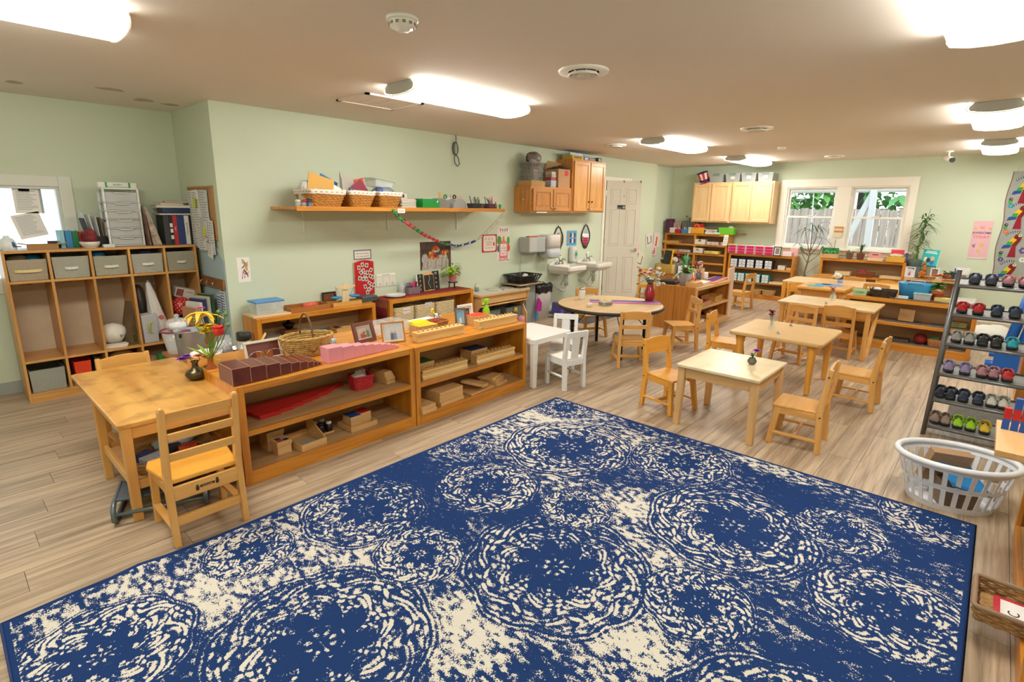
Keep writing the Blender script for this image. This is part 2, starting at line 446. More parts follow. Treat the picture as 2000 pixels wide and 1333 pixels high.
ST(B().box(XJ, 7.82, YA - .012, YA, 0, .10).o('baseboard_left', TRIMW))
ST(B().box(XW1 - .012, XW1, YR, YA + .1, 0, .10).o('baseboard_far', TRIMW))
t = B(); X0, X1 = XW1 - .022, XW1
t.box(X0, X1, 1.06, 1.165, .97, 2.145).box(X0, X1, 2.945, 3.055, .97, 2.145).box(X0, X1, 1.165, 2.945, 2.01, 2.145).box(X0, X1, 1.955, 2.155, .97, 2.01)
ST(t.o('trim_1', TRIMW, bev=.004))
ST(B().box(XW1 - .07, XW1 + .1, 1.0, 3.11, .945, .975).o('trim_2', TRIMW, bev=.006))
ST(B().box(XW1 - .018, XW1, 1.05, 3.06, .875, .945).o('trim_3', TRIMW, bev=.004))
SASH = M('#f3f1ea', .35)
for i, (a, c) in enumerate(fy):
 wn = emptyst('window_%d' % (i + 1), (XW1 + .05, (a + c) / 2, fz0)); hw = (c - a) / 2; H = fz1 - fz0; hm = .51
 f = B(); f.box(-.05, .06, -hw, -hw + .02, 0, H).box(-.05, .06, hw - .02, hw, 0, H).box(-.05, .06, -hw + .02, hw - .02, H - .02, H).box(-.05, .06, -hw + .02, hw - .02, 0, .012)
 f.o('window_frame', SASH, wn)
 for nm, x, z0, z1 in (('upper_sash', .02, hm - .01, H - .02), ('lower_sash', -.02, .012, hm + .022)):
  s = B(); e = .032
  s.box(x - .014, x + .014, -hw + .021, -hw + .021 + e, z0, z1).box(x - .014, x + .014, hw - .021 - e, hw - .021, z0, z1)
  s.box(x - .014, x + .014, -hw + .021 + e, hw - .021 - e, z0, z0 + e).box(x - .014, x + .014, -hw + .021 + e, hw - .021 - e, z1 - e, z1)
  so = s.o(nm, SASH, wn, bev=.003)
  B().box(x - .002, x + .002, -hw + .05, hw - .05, z0 + e - .003, z1 - e + .003).o('pane', GLASS, so)
 B().box(-.05, -.034, -.045, .045, hm + .022, hm + .034).o('sash_lock', SASH, wn, bev=.003)
wn = emptyst('window_3', (0, YC, 0))
f = B(); f.box(wx1, wx1 + .09, -.02, 0, wz0 - .1, wz1 + .09).box(wx0 - .09, wx0, -.02, 0, wz0 - .1, wz1 + .09).box(wx0, wx1, -.02, 0, wz1, wz1 + .09).box(wx0, wx1, -.02, 0, wz0 - .1, wz0)
f.o('casing', M('#d9dcd2', .45), wn, bev=.004)
f = B(); f.box(wx1 - .022, wx1, .0, .1, wz0, wz1).box(wx0, wx0 + .022, .0, .1, wz0, wz1).box(wx0 + .022, wx1 - .022, .0, .1, wz1 - .022, wz1).box(wx0 + .022, wx1 - .022, .0, .1, wz0, wz0 + .022)
f.o('window_frame', M('#d3d8d2', .4), wn)
B().box(wx0 + .02, wx1 - .02, .05, .054, wz0 + .02, wz1 - .02).o('pane', GLASS, wn)
def sheet(name, lab, cx, cz, ww, hh, ang, lines, y):
 t = T(name, lab, 'paper', (cx, y, cz), rot=(0, ang, 0))
 B().box(-ww / 2, ww / 2, -.001, .001, -hh / 2, hh / 2).o('sheet', PAPER, t)
 l = B(); rn = random.Random(int(cx * 100))
 for i in range(lines): l.box(-ww * .38, ww * rn.uniform(.1, .4), -.0016, -.001, hh * .4 - i * hh * .8 / lines - .003, hh * .4 - i * hh * .8 / lines + .001)
 STUFF(l.o('print', M('#9aa3aa', .8), t))
 return t
_t = sheet('notice_sheet', 'white printed notice taped upright on the window glass', 0.628, 1.60, .165, .2, 0, 12, YC + .047)
B().box(.08, .1, .0, .002, -.1, .1).o('grey_backing', M('#aab3b6', .8), _t)
sheet('notice_sheet', 'tilted white notice with ruled grid at its foot, taped low on the window glass', 0.618, 1.40, .185, .2, -.22, 13, YC + .047)
B().box(-.035, .035, -.001, .001, -.02, .02).o('red_dot_label', M('#e3e3e0', .7), T('window_label', 'small white label with red dot stuck at the top of the window', 'label', (0.620, YC + .047, 1.695)))
t = B(); t.box(7.8, 7.86, YA - .02, YA, 0, 2.13).box(8.62, 8.7, YA - .02, YA, 0, 2.13).box(7.86, 8.62, YA - .02, YA, 2.06, 2.13)
ST(t.o('trim_4', TRIMW, bev=.003))
DOORM = M('#d5cfc0', .45)
ang = math.atan2(4.645 - 5.025, 8.36 - 7.87); DL = .625
d = emptyst('door_1', (7.872, 5.022, .012), ang)
lb = B(); ST(d); Dh = 2.055; th = .036
lb.box(0, DL, -.0, th, 0, Dh)
lf = lb.o('door_leaf', DOORM, d, bev=.002)
for cx, wd in ((.17, .19), (.455, .19)):
 for z0, z1 in ((.16, .79), (.97, 1.59), (1.68, 1.93)):
  p = B()
  for a in ((cx - wd / 2, cx - wd / 2 + .018, z0, z1), (cx + wd / 2 - .018, cx + wd / 2, z0, z1), (cx - wd / 2 + .018, cx + wd / 2 - .018, z0, z0 + .018), (cx - wd / 2 + .018, cx + wd / 2 - .018, z1 - .018, z1)):
   p.box(a[0], a[1], -.008, 0, a[2], a[3])
  p.box(cx - wd / 2 + .034, cx + wd / 2 - .034, -.006, 0, z0 + .034, z1 - .034)
  p.o('door_panel', DOORM, lf, bev=.004)
h = B(); h.lathe([(.03, 0), (.03, .006), (.012, .01), (.012, .045)], n=14); h.X = None
hd = h.o('door_handle', STEEL, d, (DL - .06, 0, .90), rot=(PI / 2, 0, 0))
B().tube([(0, 0, .045), (-.03, .002, .05), (-.07, -.004, .048), (-.105, .004, .046)], .008, 8).o('lever', STEEL, hd)
for hx in (.3, .6):
 B().box(hx - .006, hx + .006, -.012, th + .004, Dh - .03, Dh + .006).o('hook', M('#6b5a44', .4, .5), d)
for hz in (.25, 1.05, 1.85): B().box(-.012, .0, -.004, .03, hz - .045, hz + .045).o('hinge', STEEL, d)
sg = B().box(.2, .345, -.006, 0, 1.585, 1.655).o('restroom_sign', M('#22211f', .4), d); 
text('Restroom', .019, M('#c9c7bf'), d, (.24, -.0065, 1.607))
for k, cxx in enumerate((.305, .328)):
 q = B(); q.lathe([(0, -.006), (.006, 0), (0, .006)], (cxx, -.0075, 1.642), 8); q.prism([(cxx - .008, 1.6), (cxx + .008, 1.6), (cxx + .005, 1.634), (cxx - .005, 1.634)], -.0075, -.006, 'xz'); q.o('pictogram', M('#cfcdc4'), d)
text('S', .05, INK, d, (.31, -.0065, 1.80), name='letter')
# ------------------------------------------------------------------ ceiling fittings
LENSM = M('#fdfbf3', .4, emit=LAMP, name='lit_lens'); HOUS = M('#c8ccca', .5)
def fixture(x0, y0, label):
 t = T('ceiling_light', label, 'ceiling light', (x0, y0, HC), 0, 'fluorescent ceiling lights')
 pr = [(-.15, -.004), (-.176, -.03), (-.178, -.05), (-.165, -.068), (-.09, -.082), (0, -.086), (.09, -.082), (.165, -.068), (.178, -.05), (.176, -.03), (.15, -.004)]
 b = B(); n = len(pr)
 b.add([(x, y, z) for x in (-.595, .595) for y, z in pr], [(i, i + n, i + n + 1, i + 1) for i in range(n - 1)], True)
 b.o('lens', LENSM, t)
 B().box(-.6, .6, -.145, .145, -.004, 0).o('housing', HOUS, t)
 for sx in (-1, 1):
  e = B(); e.prism(pr[::-1] if sx > 0 else pr, sx * .595, sx * .606, 'yz') if False else e.prism([(y * .93, z * .93) for y, z in pr], min(sx * .596, sx * .604), max(sx * .596, sx * .604), 'yz')
  e.o('end_cap', HOUS, t)
  r = B(); r.tube([(sx * .6, y, z) for y, z in pr], .006, 6); r.o('lens_rim', M('#f4ecd8', .5, emit=.35), t)
 return t
fixture(.18, 3.25, 'lit fluorescent ceiling light at the left, cut off by the picture edge')
fixture(3.0, 3.27, 'lit fluorescent ceiling light above the wall shelf with baskets')
fixture(6.7, 3.28, 'lit fluorescent ceiling light near the oak wall cabinets')
fixture(9.42, 3.28, 'lit fluorescent ceiling light in front of the maple wall cabinets')
fixture(2.9, .16, 'largest lit fluorescent ceiling light at the upper right corner')
fixture(6.35, .18, 'lit fluorescent ceiling light at the right edge, middle one of its row')
fixture(9.2, .18, 'lit fluorescent ceiling light at the right edge, farthest one of its row')
fixture(-.6, .17, 'lit fluorescent ceiling light behind the viewer')
def vent(x, y, r, label):
 t = T('ceiling_vent', label, 'air vent', (x, y, HC), 0, 'round ceiling vents')
 B().lathe([(r * .62, -.012), (r * .98, -.014), (r, -.004), (r, 0)][::-1], n=28, cap=False).o('flange', TRIMW, t)
 B().lathe([(.001, 0), (r * .66, 0)], (0, 0, -.002), 24).o('duct', M('#3c3a36', .8), t)
 for k in (.52, .36, .18):
  B().lathe([(r * k, -.02), (r * (k + .07), -.034), (r * (k + .1), -.03), (r * (k + .02), -.014)], n=24, cap=False).o('ring', TRIMW, t)
 q = B()
 for k in range(4): q.cb((0, 0, -.018), r * 1.2, .008, .008, (0, 0, k * PI / 4))
 q.o('spider', TRIMW, t)
vent(2.975, 2.112, .16, 'largest round white ceiling vent, between two ceiling lights')
vent(6.067, 2.068, .16, 'round white ceiling vent over the round table area, right of the far lights')
vent(6.466, 4.016, .14, 'small round white ceiling vent beside the oak cabinets')
vent(9.730, 2.101, .14, 'farthest round white ceiling vent, above the double window')
t = T('smoke_detector', 'white round smoke detector on the near ceiling', 'smoke detector', ((1.652, 2.208)[0], (1.652, 2.208)[1], HC))
B().lathe([(.075, -.0), (.075, -.012), (.066, -.016)][::-1], n=24).o('base', TRIMW, t)
B().lathe([(.0, -.058), (.03, -.057), (.034, -.045), (.058, -.042), (.062, -.016), (.062, -.012)], n=24).o('cover', TRIMW, t)
for k in range(12): B().cb((.0615 * math.cos(k * PI / 6), .0615 * math.sin(k * PI / 6), -.03), .004, .014, .012, (0, 0, k * PI / 6)).o('slot', M('#8d8778'), t)
B().cb((.03, -.045, -.05), .004, .004, .012).o('indicator_light', M('#b03a2a'), t)
t = T('smoke_detector', 'tiny white detector on the far ceiling, near the maple cabinets', 'smoke detector', ((7.987, 2.369)[0], (7.987, 2.369)[1], HC))
B().lathe([(.0, -.04), (.045, -.038), (.055, -.012), (.055, 0)], n=18).o('cover', TRIMW, t)
t = T('security_camera', 'white bullet security camera hanging from the ceiling by the far wall', 'camera', ((9.836, 0.710)[0], (9.836, 0.710)[1], HC))
B().lathe([(.012, -.09), (.012, -.02), (.05, -.012), (.05, 0)], n=14).o('mount', TRIMW, t)
B().tube([(.05, .04, -.085), (-.11, -.05, -.13)], .036, 12).o('camera_body', TRIMW, t)
B().tube([(-.108, -.049, -.1295), (-.125, -.0585, -.134)], .034, 12).o('lens', BLACK, t)
# ------------------------------------------------------------------ rug
def build_rug():
 rn = np.random.RandomState(3)
 x0, x1, y0, y1, s = -.03, 3.44, -.137, 2.60, .0055
 nx, ny = int((x1 - x0) / s) + 1, int((y1 - y0) / s) + 1
 xs = np.linspace(x0, x1, nx); ys = np.linspace(y0, y1, ny); X, Y = np.meshgrid(xs, ys)
 def noise(fx, fy, seed):
  g = np.random.RandomState(seed).rand(64, 64); a = (X * fx) % 63; b = (Y * fy) % 63
  i, j = a.astype(int), b.astype(int); u, v = a - i, b - j; u = u * u * (3 - 2 * u); v = v * v * (3 - 2 * v)
  i2, j2 = (i + 1) % 64, (j + 1) % 64
  return (g[j, i] * (1 - u) + g[j, i2] * u) * (1 - v) + (g[j2, i] * (1 - u) + g[j2, i2] * u) * v
 med = [(2.73, 1.95, .43), (1.69, 1.25, .42), (2.56, .79, .42), (.76, 1.62, .42), (1.36, 2.27, .33), (1.98, 1.98, .30), (.80, 2.36, .2), (1.33, 1.77, .22), (2.15, 1.47, .2),
           (1.91, .69, .23), (2.9, .37, .22), (3.05, 1.3, .32), (.2, 2.14, .3), (2.25, 2.42, .17), (2.4, 0.1, .3), (1.45, .2, .42), (.9, .7, .24), (.3, .5, .4), (.25, 1.2, .25), (3.3, 2.4, .25), (3.35, .0, .28)]
 base = .8 * noise(2.6, 1.3, 1) + .5 * noise(9, 3.2, 2) + .9 * noise(70, 40, 4) - 1.27
 wob = (noise(14, 14, 8) - .5); wob2 = (noise(11, 11, 9) - .5)
 P = base * 1.1; own = np.zeros_like(X)
 for k, (cx, cy, R) in enumerate(med):
  dx, dy = X - cx + wob * .012, Y - cy + wob2 * .012
  r = np.hypot(dx, dy) / R; th = np.arctan2(dy, dx)
  lobe = 1 + .06 * np.abs(np.cos(4 * th)); q = r / lobe
  nfold = 8
  tt = np.abs(((th * nfold / (2 * PI)) % 1) - .5) * 2            # 0 on a spoke, 1 between
  f = np.where(q < .2, np.cos(8 * th + .4) * .6 + np.cos(q * 60) * .45 - q * 1.5, 0)
  ring = (q >= .2) & (q < .36 + .07 * np.cos(8 * th)); f = np.where(ring, -1, f)
  A = np.sin(q * R * 2 * PI / .06 + 3.2 * np.cos(nfold * th)) ; Bq = np.cos(nfold * 2 * th + 9 * np.sin(q * 7)) ; C = np.sin(q * R * 2 * PI / .034 + 2.2 * tt * 6)
  ar = A * .6 + Bq * .55 + C * .38
  ar = np.abs(ar) - .34
  f = np.where(~ring & (q >= .2) & (q < .88), ar * 1.5, f)
  edge = np.cos((q - .93) / .028 * PI) * .9
  f = np.where((q >= .88) & (q < 1.0), edge, f)
  wgt = np.clip((1.04 - q) / .16, 0, 1) * (.62 + .38 * noise(4, 4, 50 + k % 4)) * .95
  wear = np.clip(1.25 - noise(3.1, 3.1, 30 + k % 5) * .75, .55, 1)
  P = P * (1 - wgt) + wgt * (f * wear + (noise(95, 85, 5) - .5) * 1.0 - .3)
 bx = np.minimum(np.minimum(X - x0, x1 - X), np.minimum(Y - y0, y1 - Y))
 P = np.where(bx < .022, -2, P)
 Z = np.full_like(X, .0085); Z += .0006 * (rn.rand(ny, nx) - .5)
 e = np.exp(-((Y - y1) / .12) ** 2); Z += .018 * e * (np.exp(-((X - .42) / .09) ** 2) + .5 * np.exp(-((X - .18) / .08) ** 2)) ; Z = np.where(bx < 1e-6, .001 + (Z - .0085).clip(0), Z)
 me = bpy.data.meshes.new('pile')
 vs = np.stack([X, Y, Z], -1).reshape(-1, 3).astype(np.float32)
 idx = np.arange(nx * ny).reshape(ny, nx); q = np.stack([idx[:-1, :-1], idx[:-1, 1:], idx[1:, 1:], idx[1:, :-1]], -1).reshape(-1, 4)
 me.vertices.add(len(vs)); me.vertices.foreach_set('co', vs.ravel())
 me.loops.add(q.size); me.loops.foreach_set('vertex_index', q.ravel().astype(np.int32))
 me.polygons.add(len(q)); me.polygons.foreach_set('loop_start', np.arange(0, q.size, 4, dtype=np.int32)); me.polygons.foreach_set('loop_total', np.full(len(q), 4, np.int32))
 at = me.attributes.new('weave', 'FLOAT', 'POINT'); at.data.foreach_set('value', P.ravel().astype(np.float32))
 me.update(); me.validate()
 m = bpy.data.materials.new('rug_pile'); m.use_nodes = True; nt = m.node_tree; b = nt.nodes['Principled BSDF']
 an = nt.nodes.new('ShaderNodeAttribute'); an.attribute_name = 'weave'
 tc = nt.nodes.new('ShaderNodeTexCoord'); n = nt.nodes.new('ShaderNodeTexNoise'); n.inputs['Scale'].default_value = 190; n.inputs['Detail'].default_value = 1
 nt.links.new(tc.outputs['Object'], n.inputs['Vector'])
 ma = nt.nodes.new('ShaderNodeMath'); ma.operation = 'MULTIPLY_ADD'; ma.inputs[1].default_value = 1.5; nt.links.new(n.outputs['Fac'], ma.inputs[0])
 sb = nt.nodes.new('ShaderNodeMath'); sb.operation = 'SUBTRACT'; sb.inputs[1].default_value = .75; nt.links.new(an.outputs['Fac'], sb.inputs[0]); nt.links.new(sb.outputs[0], ma.inputs[2])
 cr = nt.nodes.new('ShaderNodeValToRGB'); e = cr.color_ramp.elements; e[0].position = .0; e[1].position = .14
 e[0].color = rgb('#1e3869'); e[1].color = rgb('#d6d1c4')
 nt.links.new(ma.outputs[0], cr.inputs[0]); nt.links.new(cr.outputs[0], b.inputs['Base Color'])
 b.inputs['Roughness'].default_value = .95; b.inputs['Specular IOR Level'].default_value = .1
 bp = nt.nodes.new('ShaderNodeBump'); bp.inputs['Strength'].default_value = .35; bp.inputs['Distance'].default_value = .004
 n2 = nt.nodes.new('ShaderNodeTexNoise'); n2.inputs['Scale'].default_value = 420; nt.links.new(tc.outputs['Object'], n2.inputs['Vector'])
 nt.links.new(n2.outputs['Fac'], bp.inputs['Height']); nt.links.new(bp.outputs[0], b.inputs['Normal'])
 me.materials.append(m)
 t = T('rug', 'large navy blue and cream medallion rug on the floor', 'rug')
 ob = bpy.data.objects.new('pile', me); COL.objects.link(ob); ob.parent = t
 c = B(); c.tube([(x0, y0, .005), (x1, y0, .005), (x1, y1, .005), (.75, y1, .005), (.52, y1, .012), (.42, y1, .022), (.32, y1, .012), (.18, y1, .012), (x0, y1, .005)], .005, 6, True)
 c.o('bound_edge', M('#22386b', .9), t)
build_rug()
# ------------------------------------------------------------------ furniture
def shelf_unit(label, loc, rz, w, h, dep, shelves, inner=PLY, frame=OAK, back=True, mid=False, group=None, base=.085, fr=.032, name='shelf_unit', stile=.04, outer=None):
 """open bookcase; local x along the front, front face at y=0, depth towards +y"""
 t = T(name, label, 'shelf', loc, rz, group); th = .018; outer = outer or frame
 for sx in (0, w - th): B().box(sx, sx + th, .019, dep, 0, h - th).o('side_panel', outer('z'), t, bev=.001)
 B().box(0, w, .019, dep, h - th, h).o('top_panel', outer('x'), t, bev=.002)
 if back: B().box(th, w - th, dep - .006, dep, .02, h - th).o('back_panel', inner('x'), t)
 B().box(th, w - th, .019, dep - .006, base - th, base).o('bottom_shelf', inner('x'), t)
 for z in shelves:
  B().box(th, w - th, .019, dep - .006, z - th, z).o('shelf', inner('x'), t)
  B().box(stile, w - stile, 0, .019, z - fr, z).o('shelf_edge', frame('x'), t, bev=.002)
 for sx in (0, w - stile): B().box(sx, sx + stile, 0, .019, 0, h).o('stile', frame('z'), t, bev=.002)
 B().box(stile, w - stile, 0, .019, h - fr - .01, h).o('top_rail', frame('x'), t, bev=.002)
 B().box(stile, w - stile, 0, .019, 0, base).o('bottom_rail', frame('x'), t, bev=.002)
 if mid:
  B().box(w / 2 - .02, w / 2 + .02, -.001, .019, base, h - fr - .01).o('stile', frame('z'), t, bev=.002)
  B().box(w / 2 - th / 2, w / 2 + th / 2, .019, dep - .006, base, h - th).o('divider', inner('z'), t)
 return t
U = 'long low oak shelf unit'
shelf_unit('near oak shelf unit with brown stair blocks and pink cubes on top', (1.03, 2.98, 0), 0, 1.215, .60, .40, [.33])
shelf_unit('near oak shelf unit with knobbed cylinder blocks on top, beside white table', (2.25, 2.975, 0), 0, 1.222, .60, .40, [.322])
shelf_unit('plain backed oak shelf unit turned away, behind the near shelf with the pink cubes', (2.245, 3.79, 0), PI, 1.215, .60, .395, [.33])
shelf_unit('plain backed oak shelf unit turned away, behind the near shelf with cylinder blocks', (3.47, 3.79, 0), PI, 1.215, .60, .395, [.33])
shelf_unit('oak shelf unit against green wall with blue-lidded box on top', (1.86, 4.72, 0), 0, 1.215, .605, .32, [.33])
shelf_unit('oak shelf unit against green wall under the red fringed runner', (3.25, 4.72, 0), 0, 1.235, .61, .32, [])
shelf_unit('low oak shelf unit at back with three long shelves of small drawer boxes', (10.26, 3.765, 0), -PI / 2, 1.15, .815, .30, [.305, .565])
shelf_unit('tall wide oak bookcase in the back corner under maple cabinets', (10.26, 5.1, 0), -PI / 2, 1.29, 1.15, .30, [.25, .42, .59, .765, .94], mid=True)
shelf_unit('low oak shelf unit under the double window with potted plants on top', (10.24, 2.21, 0), -PI / 2, 1.19, .83, .30, [.56])
shelf_unit('low pale shelf unit right of the window unit with giraffe and picture frames', (10.2, 1.015, 0), -PI / 2, .68, .61, .32, [.33], frame=BEECH)
shelf_unit('oak shelf unit at right with blue tub and trays on top', (7.5, 1.285, 0), -PI / 2, 1.235, .60, .32, [.325])
shelf_unit('oak shelf unit at the right picture edge with a woven tray on its bottom shelf', (3.45, -.275, 0), PI, 1.22, .60, .35, [.33])
shelf_unit('room divider shelf unit open toward the tables, with striped bead mats', (6.68, 2.815, 0), 0, 1.18, .60, .305, [.32], frame=BEECH, inner=BEECH, outer=CAB)
shelf_unit('room divider shelf unit turned away behind the other, holding black tray', (7.86, 3.43, 0), PI, 1.18, .60, .305, [.32], frame=BEECH, inner=BEECH, outer=CAB)
t = T('end_panel', 'pale pink leaning board at the far end of the room divider', 'board', (7.885, 2.86, 0), .1)
B().box(0, .30, 0, .018, 0, .765).o('board', M('#e3c5b0', .5), t, bev=.004)
for z in (.06, .4, .7):
 for x in (.03, .27): B().lathe([(.006, 0), (.006, .002), (0, .003)], n=8).o('screw', STEEL, t, (x, 0, z), rot=(PI / 2, 0, 0))
# ---- five-bay coat cubby
t = T('cubby_unit', 'tall five-bay wooden coat cubby with fabric bins, in the left alcove', 'cubby', (.372, 5.578, 0)); w, dep, h, th = 1.338, .40, 1.22, .019
CUB = lambda a: wood('cubby', '#cf9c5a', '#b9823f', a, .4, 24, .06, coat=.15)
CUBB = M('#d3c2a6', .6, noise=.08, scale=8)
for x in (0, w - th): B().box(x, x + th, 0, dep, 0, h - th).o('side_panel', CUB('z'), t, bev=.003)
B().box(0, w, 0, dep, h - th, h).o('top_panel', CUB('x'), t, bev=.003)
for z in (.985, .345): B().box(th, w - th, 0.001, dep - .006, z - th, z).o('shelf', CUB('x'), t, bev=.002)
B().box(th, w - th, .001, dep - .006, .075 - th, .075).o('bottom_shelf', CUB('x'), t, bev=.002)
B().box(th, w - th, .004, .02, 0, .055).o('plinth', CUB('x'), t)
B().box(th, w - th, dep - .005, dep, .02, h - th).o('back_panel', CUBB, t)
CX = [0, .267, .535, .803, 1.071, w]
for x in CX[1:5]:
 for z0, z1 in ((.985, h - th), (.345, .985 - th), (.075, .345 - th)): B().box(x - th / 2 + .006, x + th / 2 + .006, .001, dep - .006, z0, z1).o('divider', CUB('z'), t, bev=.002)
for i in range(5):
 cx = (CX[i] + CX[i + 1]) / 2 + .008
 k = B()
 for sx in (-1, 1): k.tube([(cx, dep - .02, .935), (cx + sx * .012, dep - .045, .925), (cx + sx * .035, dep - .06, .918), (cx + sx * .05, dep - .065, .935)], .004, 6)
 k.tube([(cx, dep - .006, .955), (cx, dep - .02, .945), (cx, dep - .04, .925), (cx, dep - .06, .915), (cx, dep - .07, .93)], .004, 6)
 k.o('coat_hook', STEEL, t)
CUBX = [.372 + (CX[i] + CX[i + 1]) / 2 + .007 for i in range(5)]
# ---- tables
def table(label, loc, rz, w, d, h, top_m, leg_m, th=.022, leg=.048, inset=.012, apron=.07, splay=0, rnd=0, corner=.012, name='table', rail=True):
 t = T(name, label, 'table', loc, rz)
 b = B(); b.prism([(p[0], p[1]) for p in rrect(w, d, corner, 4)], h - th, h); b.o('tabletop', top_m, t, bev=.005 if not rnd else .012, seg=3)
 for sx in (-1, 1):
  for sy in (-1, 1):
   x, y = sx * (w / 2 - inset - leg / 2), sy * (d / 2 - inset - leg / 2); l = B()
   if rnd: l.lathe([(leg * .30, 0), (leg * .36, .02), (leg * .55, h - th - .07), (leg * .8, h - th)], (x - 0, y, 0), 16)
   else: l.bar((x + sx * splay, y + sy * splay, 0), (x, y, h - th), leg * .82, leg * .82, leg, leg)
   l.o('leg', leg_m('z'), t, bev=0 if rnd else .004)
 if apron and rail:
  for sy in (-1, 1): y = sy * (d / 2 - inset - .02); B().box(-w / 2 + inset + leg, w / 2 - inset - leg, y - .009, y + .009, h - th - apron, h - th).o('apron', leg_m('x'), t, bev=.002)
  for sx in (-1, 1): x = sx * (w / 2 - inset - .02); B().box(x - .009, x + .009, -d / 2 + inset + leg, d / 2 - inset - leg, h - th - apron, h - th).o('apron', leg_m('y'), t, bev=.002)
 return t
t = T('work_table', 'worn maple work table in the left foreground with bronze vase on it', 'table', (.778, 3.02, 0))
B().prism([(p[0], p[1]) for p in rrect(.585, 1.17, .02, 4, 0, (0, .575))], .508, .533).o('tabletop', TABLE('y'), t, bev=.006, seg=3)
for x in (-.255, .255):
 for y in (0.03, .655):
  B().bar((x, y, 0), (x, y, .508), .042, .042, .046, .046).o('leg', BIRCH('z'), t, bev=.004)
for x in (-.252, .252): B().box(x - .011, x + .011, .053, .632, .44, .508).o('apron', BIRCH('y'), t, bev=.002); B().box(x - .011, x + .011, .053, .632, .17, .215).o('shelf_rail', BIRCH('y'), t, bev=.002)
for y in (.03, .655): B().box(-.232, .232, y - .011, y + .011, .44, .508).o('apron', BIRCH('x'), t, bev=.002); B().box(-.232, .232, y - .011, y + .011, .165, .215).o('shelf_rail', BIRCH('x'), t, bev=.002)
B().box(-.24, .24, .042, .643, .172, .186).o('lower_shelf', BEECH('x'), t)
TW = lambda a: wood('greyed_birch', '#d9a962', '#c48f48', a, .35, 20, .06, coat=.2)
table('small child table with pale whitish top and bud vase', (3.925, 1.335, 0), 0, .625, .59, .475, wood('pale_top', '#ead9b6', '#dcc596', 'x', .3, 8, .1, spots=.12), BEECH, leg=.052, apron=.075, splay=.012)
table('tan child table with thick rounded edge and round legs, two clips on it', (5.35, 1.36, 0), 0, .80, .79, .49, M('#d2ab70', .42, noise=.05, scale=6), HONEY, th=.034, leg=.062, inset=.06, corner=.05, rnd=1, apron=0)
t = T('school_table', 'long school table with slanted end legs and clear bud vase', 'table', (7.0, 1.345, 0))
B().prism([(p[0], p[1]) for p in rrect(.68, .97, .01, 3)], .535, .56).o('tabletop', wood('table_pale', '#e2c492', '#cfa96c', 'y', .33, 9, .1, spots=.12, coat=.2), t, bev=.004)
for sy in (-1, 1):
 y = sy * .43
 B().bar((-.3, y, 0), (-.3, y, .535), .05, .045).o('leg', BIRCH('z'), t, bev=.004)
 b = B(); b.loops([[(.30, y - .02, .535), (.24, y - .02, .535), (.24, y + .02, .535), (.30, y + .02, .535)][::-1], [(.22, y - .02, .32), (.12, y - .02, .32), (.12, y + .02, .32), (.22, y + .02, .32)][::-1], [(-.02, y - .02, 0), (-.1, y - .02, 0), (-.1, y + .02, 0), (-.02, y + .02, 0)][::-1]], smooth=False)
 b.o('leg', BIRCH('z'), t, bev=.004); B().box(-.27, .24, y - .012, y + .012, .44, .535).o('apron', BIRCH('x'), t, bev=.002)
for x in (-.3, .27): B().box(x - .01, x + .01, -.41, .41, .46, .535).o('apron', BIRCH('y'), t, bev=.002)
table('long back table near the window, set with chairs on both sides', (9.13, 1.62, 0), 0, .82, 1.5, .56, wood('table_pale2', '#e0bd84', '#d0a566', 'y', .35, 9, .1), HONEY, th=.03, leg=.06, corner=.06, apron=.08)
table('square work table with a wooden puzzle board on top', (8.18, 1.66, 0), 0, .56, .56, .575, BIRCH('y'), BIRCH, leg=.05, apron=.09)
t = T('round_table', 'round laminate table with black edge and black legs', 'table', (5.13, 3.16, 0)); R = .60
B().lathe([(0, .545), (R - .012, .545)], n=56, cap=False, smooth=False).o('tabletop', wood('round_top', '#dfc195', '#d2b080', 'x', .4, 10, .1), t)
B().lathe([(0, .51), (R - .008, .51), (R, .516), (R, .538), (R - .006, .545), (R - .014, .5455)], n=56, cap=False).o('edge_band', M('#2b2a29', .5), t)
for k in range(4):
 a = PI / 4 + k * PI / 2 + .1; x, y = .43 * math.cos(a), .43 * math.sin(a)
 B().tube([(x, y, .0), (x, y, .51)], [.017, .02], 10).o('leg', M('#1d1d1e', .4, .3), t)
 B().tube([(x, y, .27), (x * .72, y * .72, .4), (x * .5, y * .5, .51)], .005, 6).o('leg_brace', M('#1d1d1e', .4, .3), t)
t = T('white_table', 'small white child table at the end of the cylinder block shelf', 'table', (3.755, 3.145, 0)); WH = M('#e9e8e4', .35)
B().prism([(p[0], p[1]) for p in rrect(.555, .52, .03, 4)], .405, .455).o('tabletop', WH, t, bev=.004)
for sx in (-1, 1):
 for sy in (-1, 1): B().bar((sx * .243, sy * .226, 0), (sx * .243, sy * .226, .405), .045, .045, .06, .055).o('leg', WH, t, bev=.008)
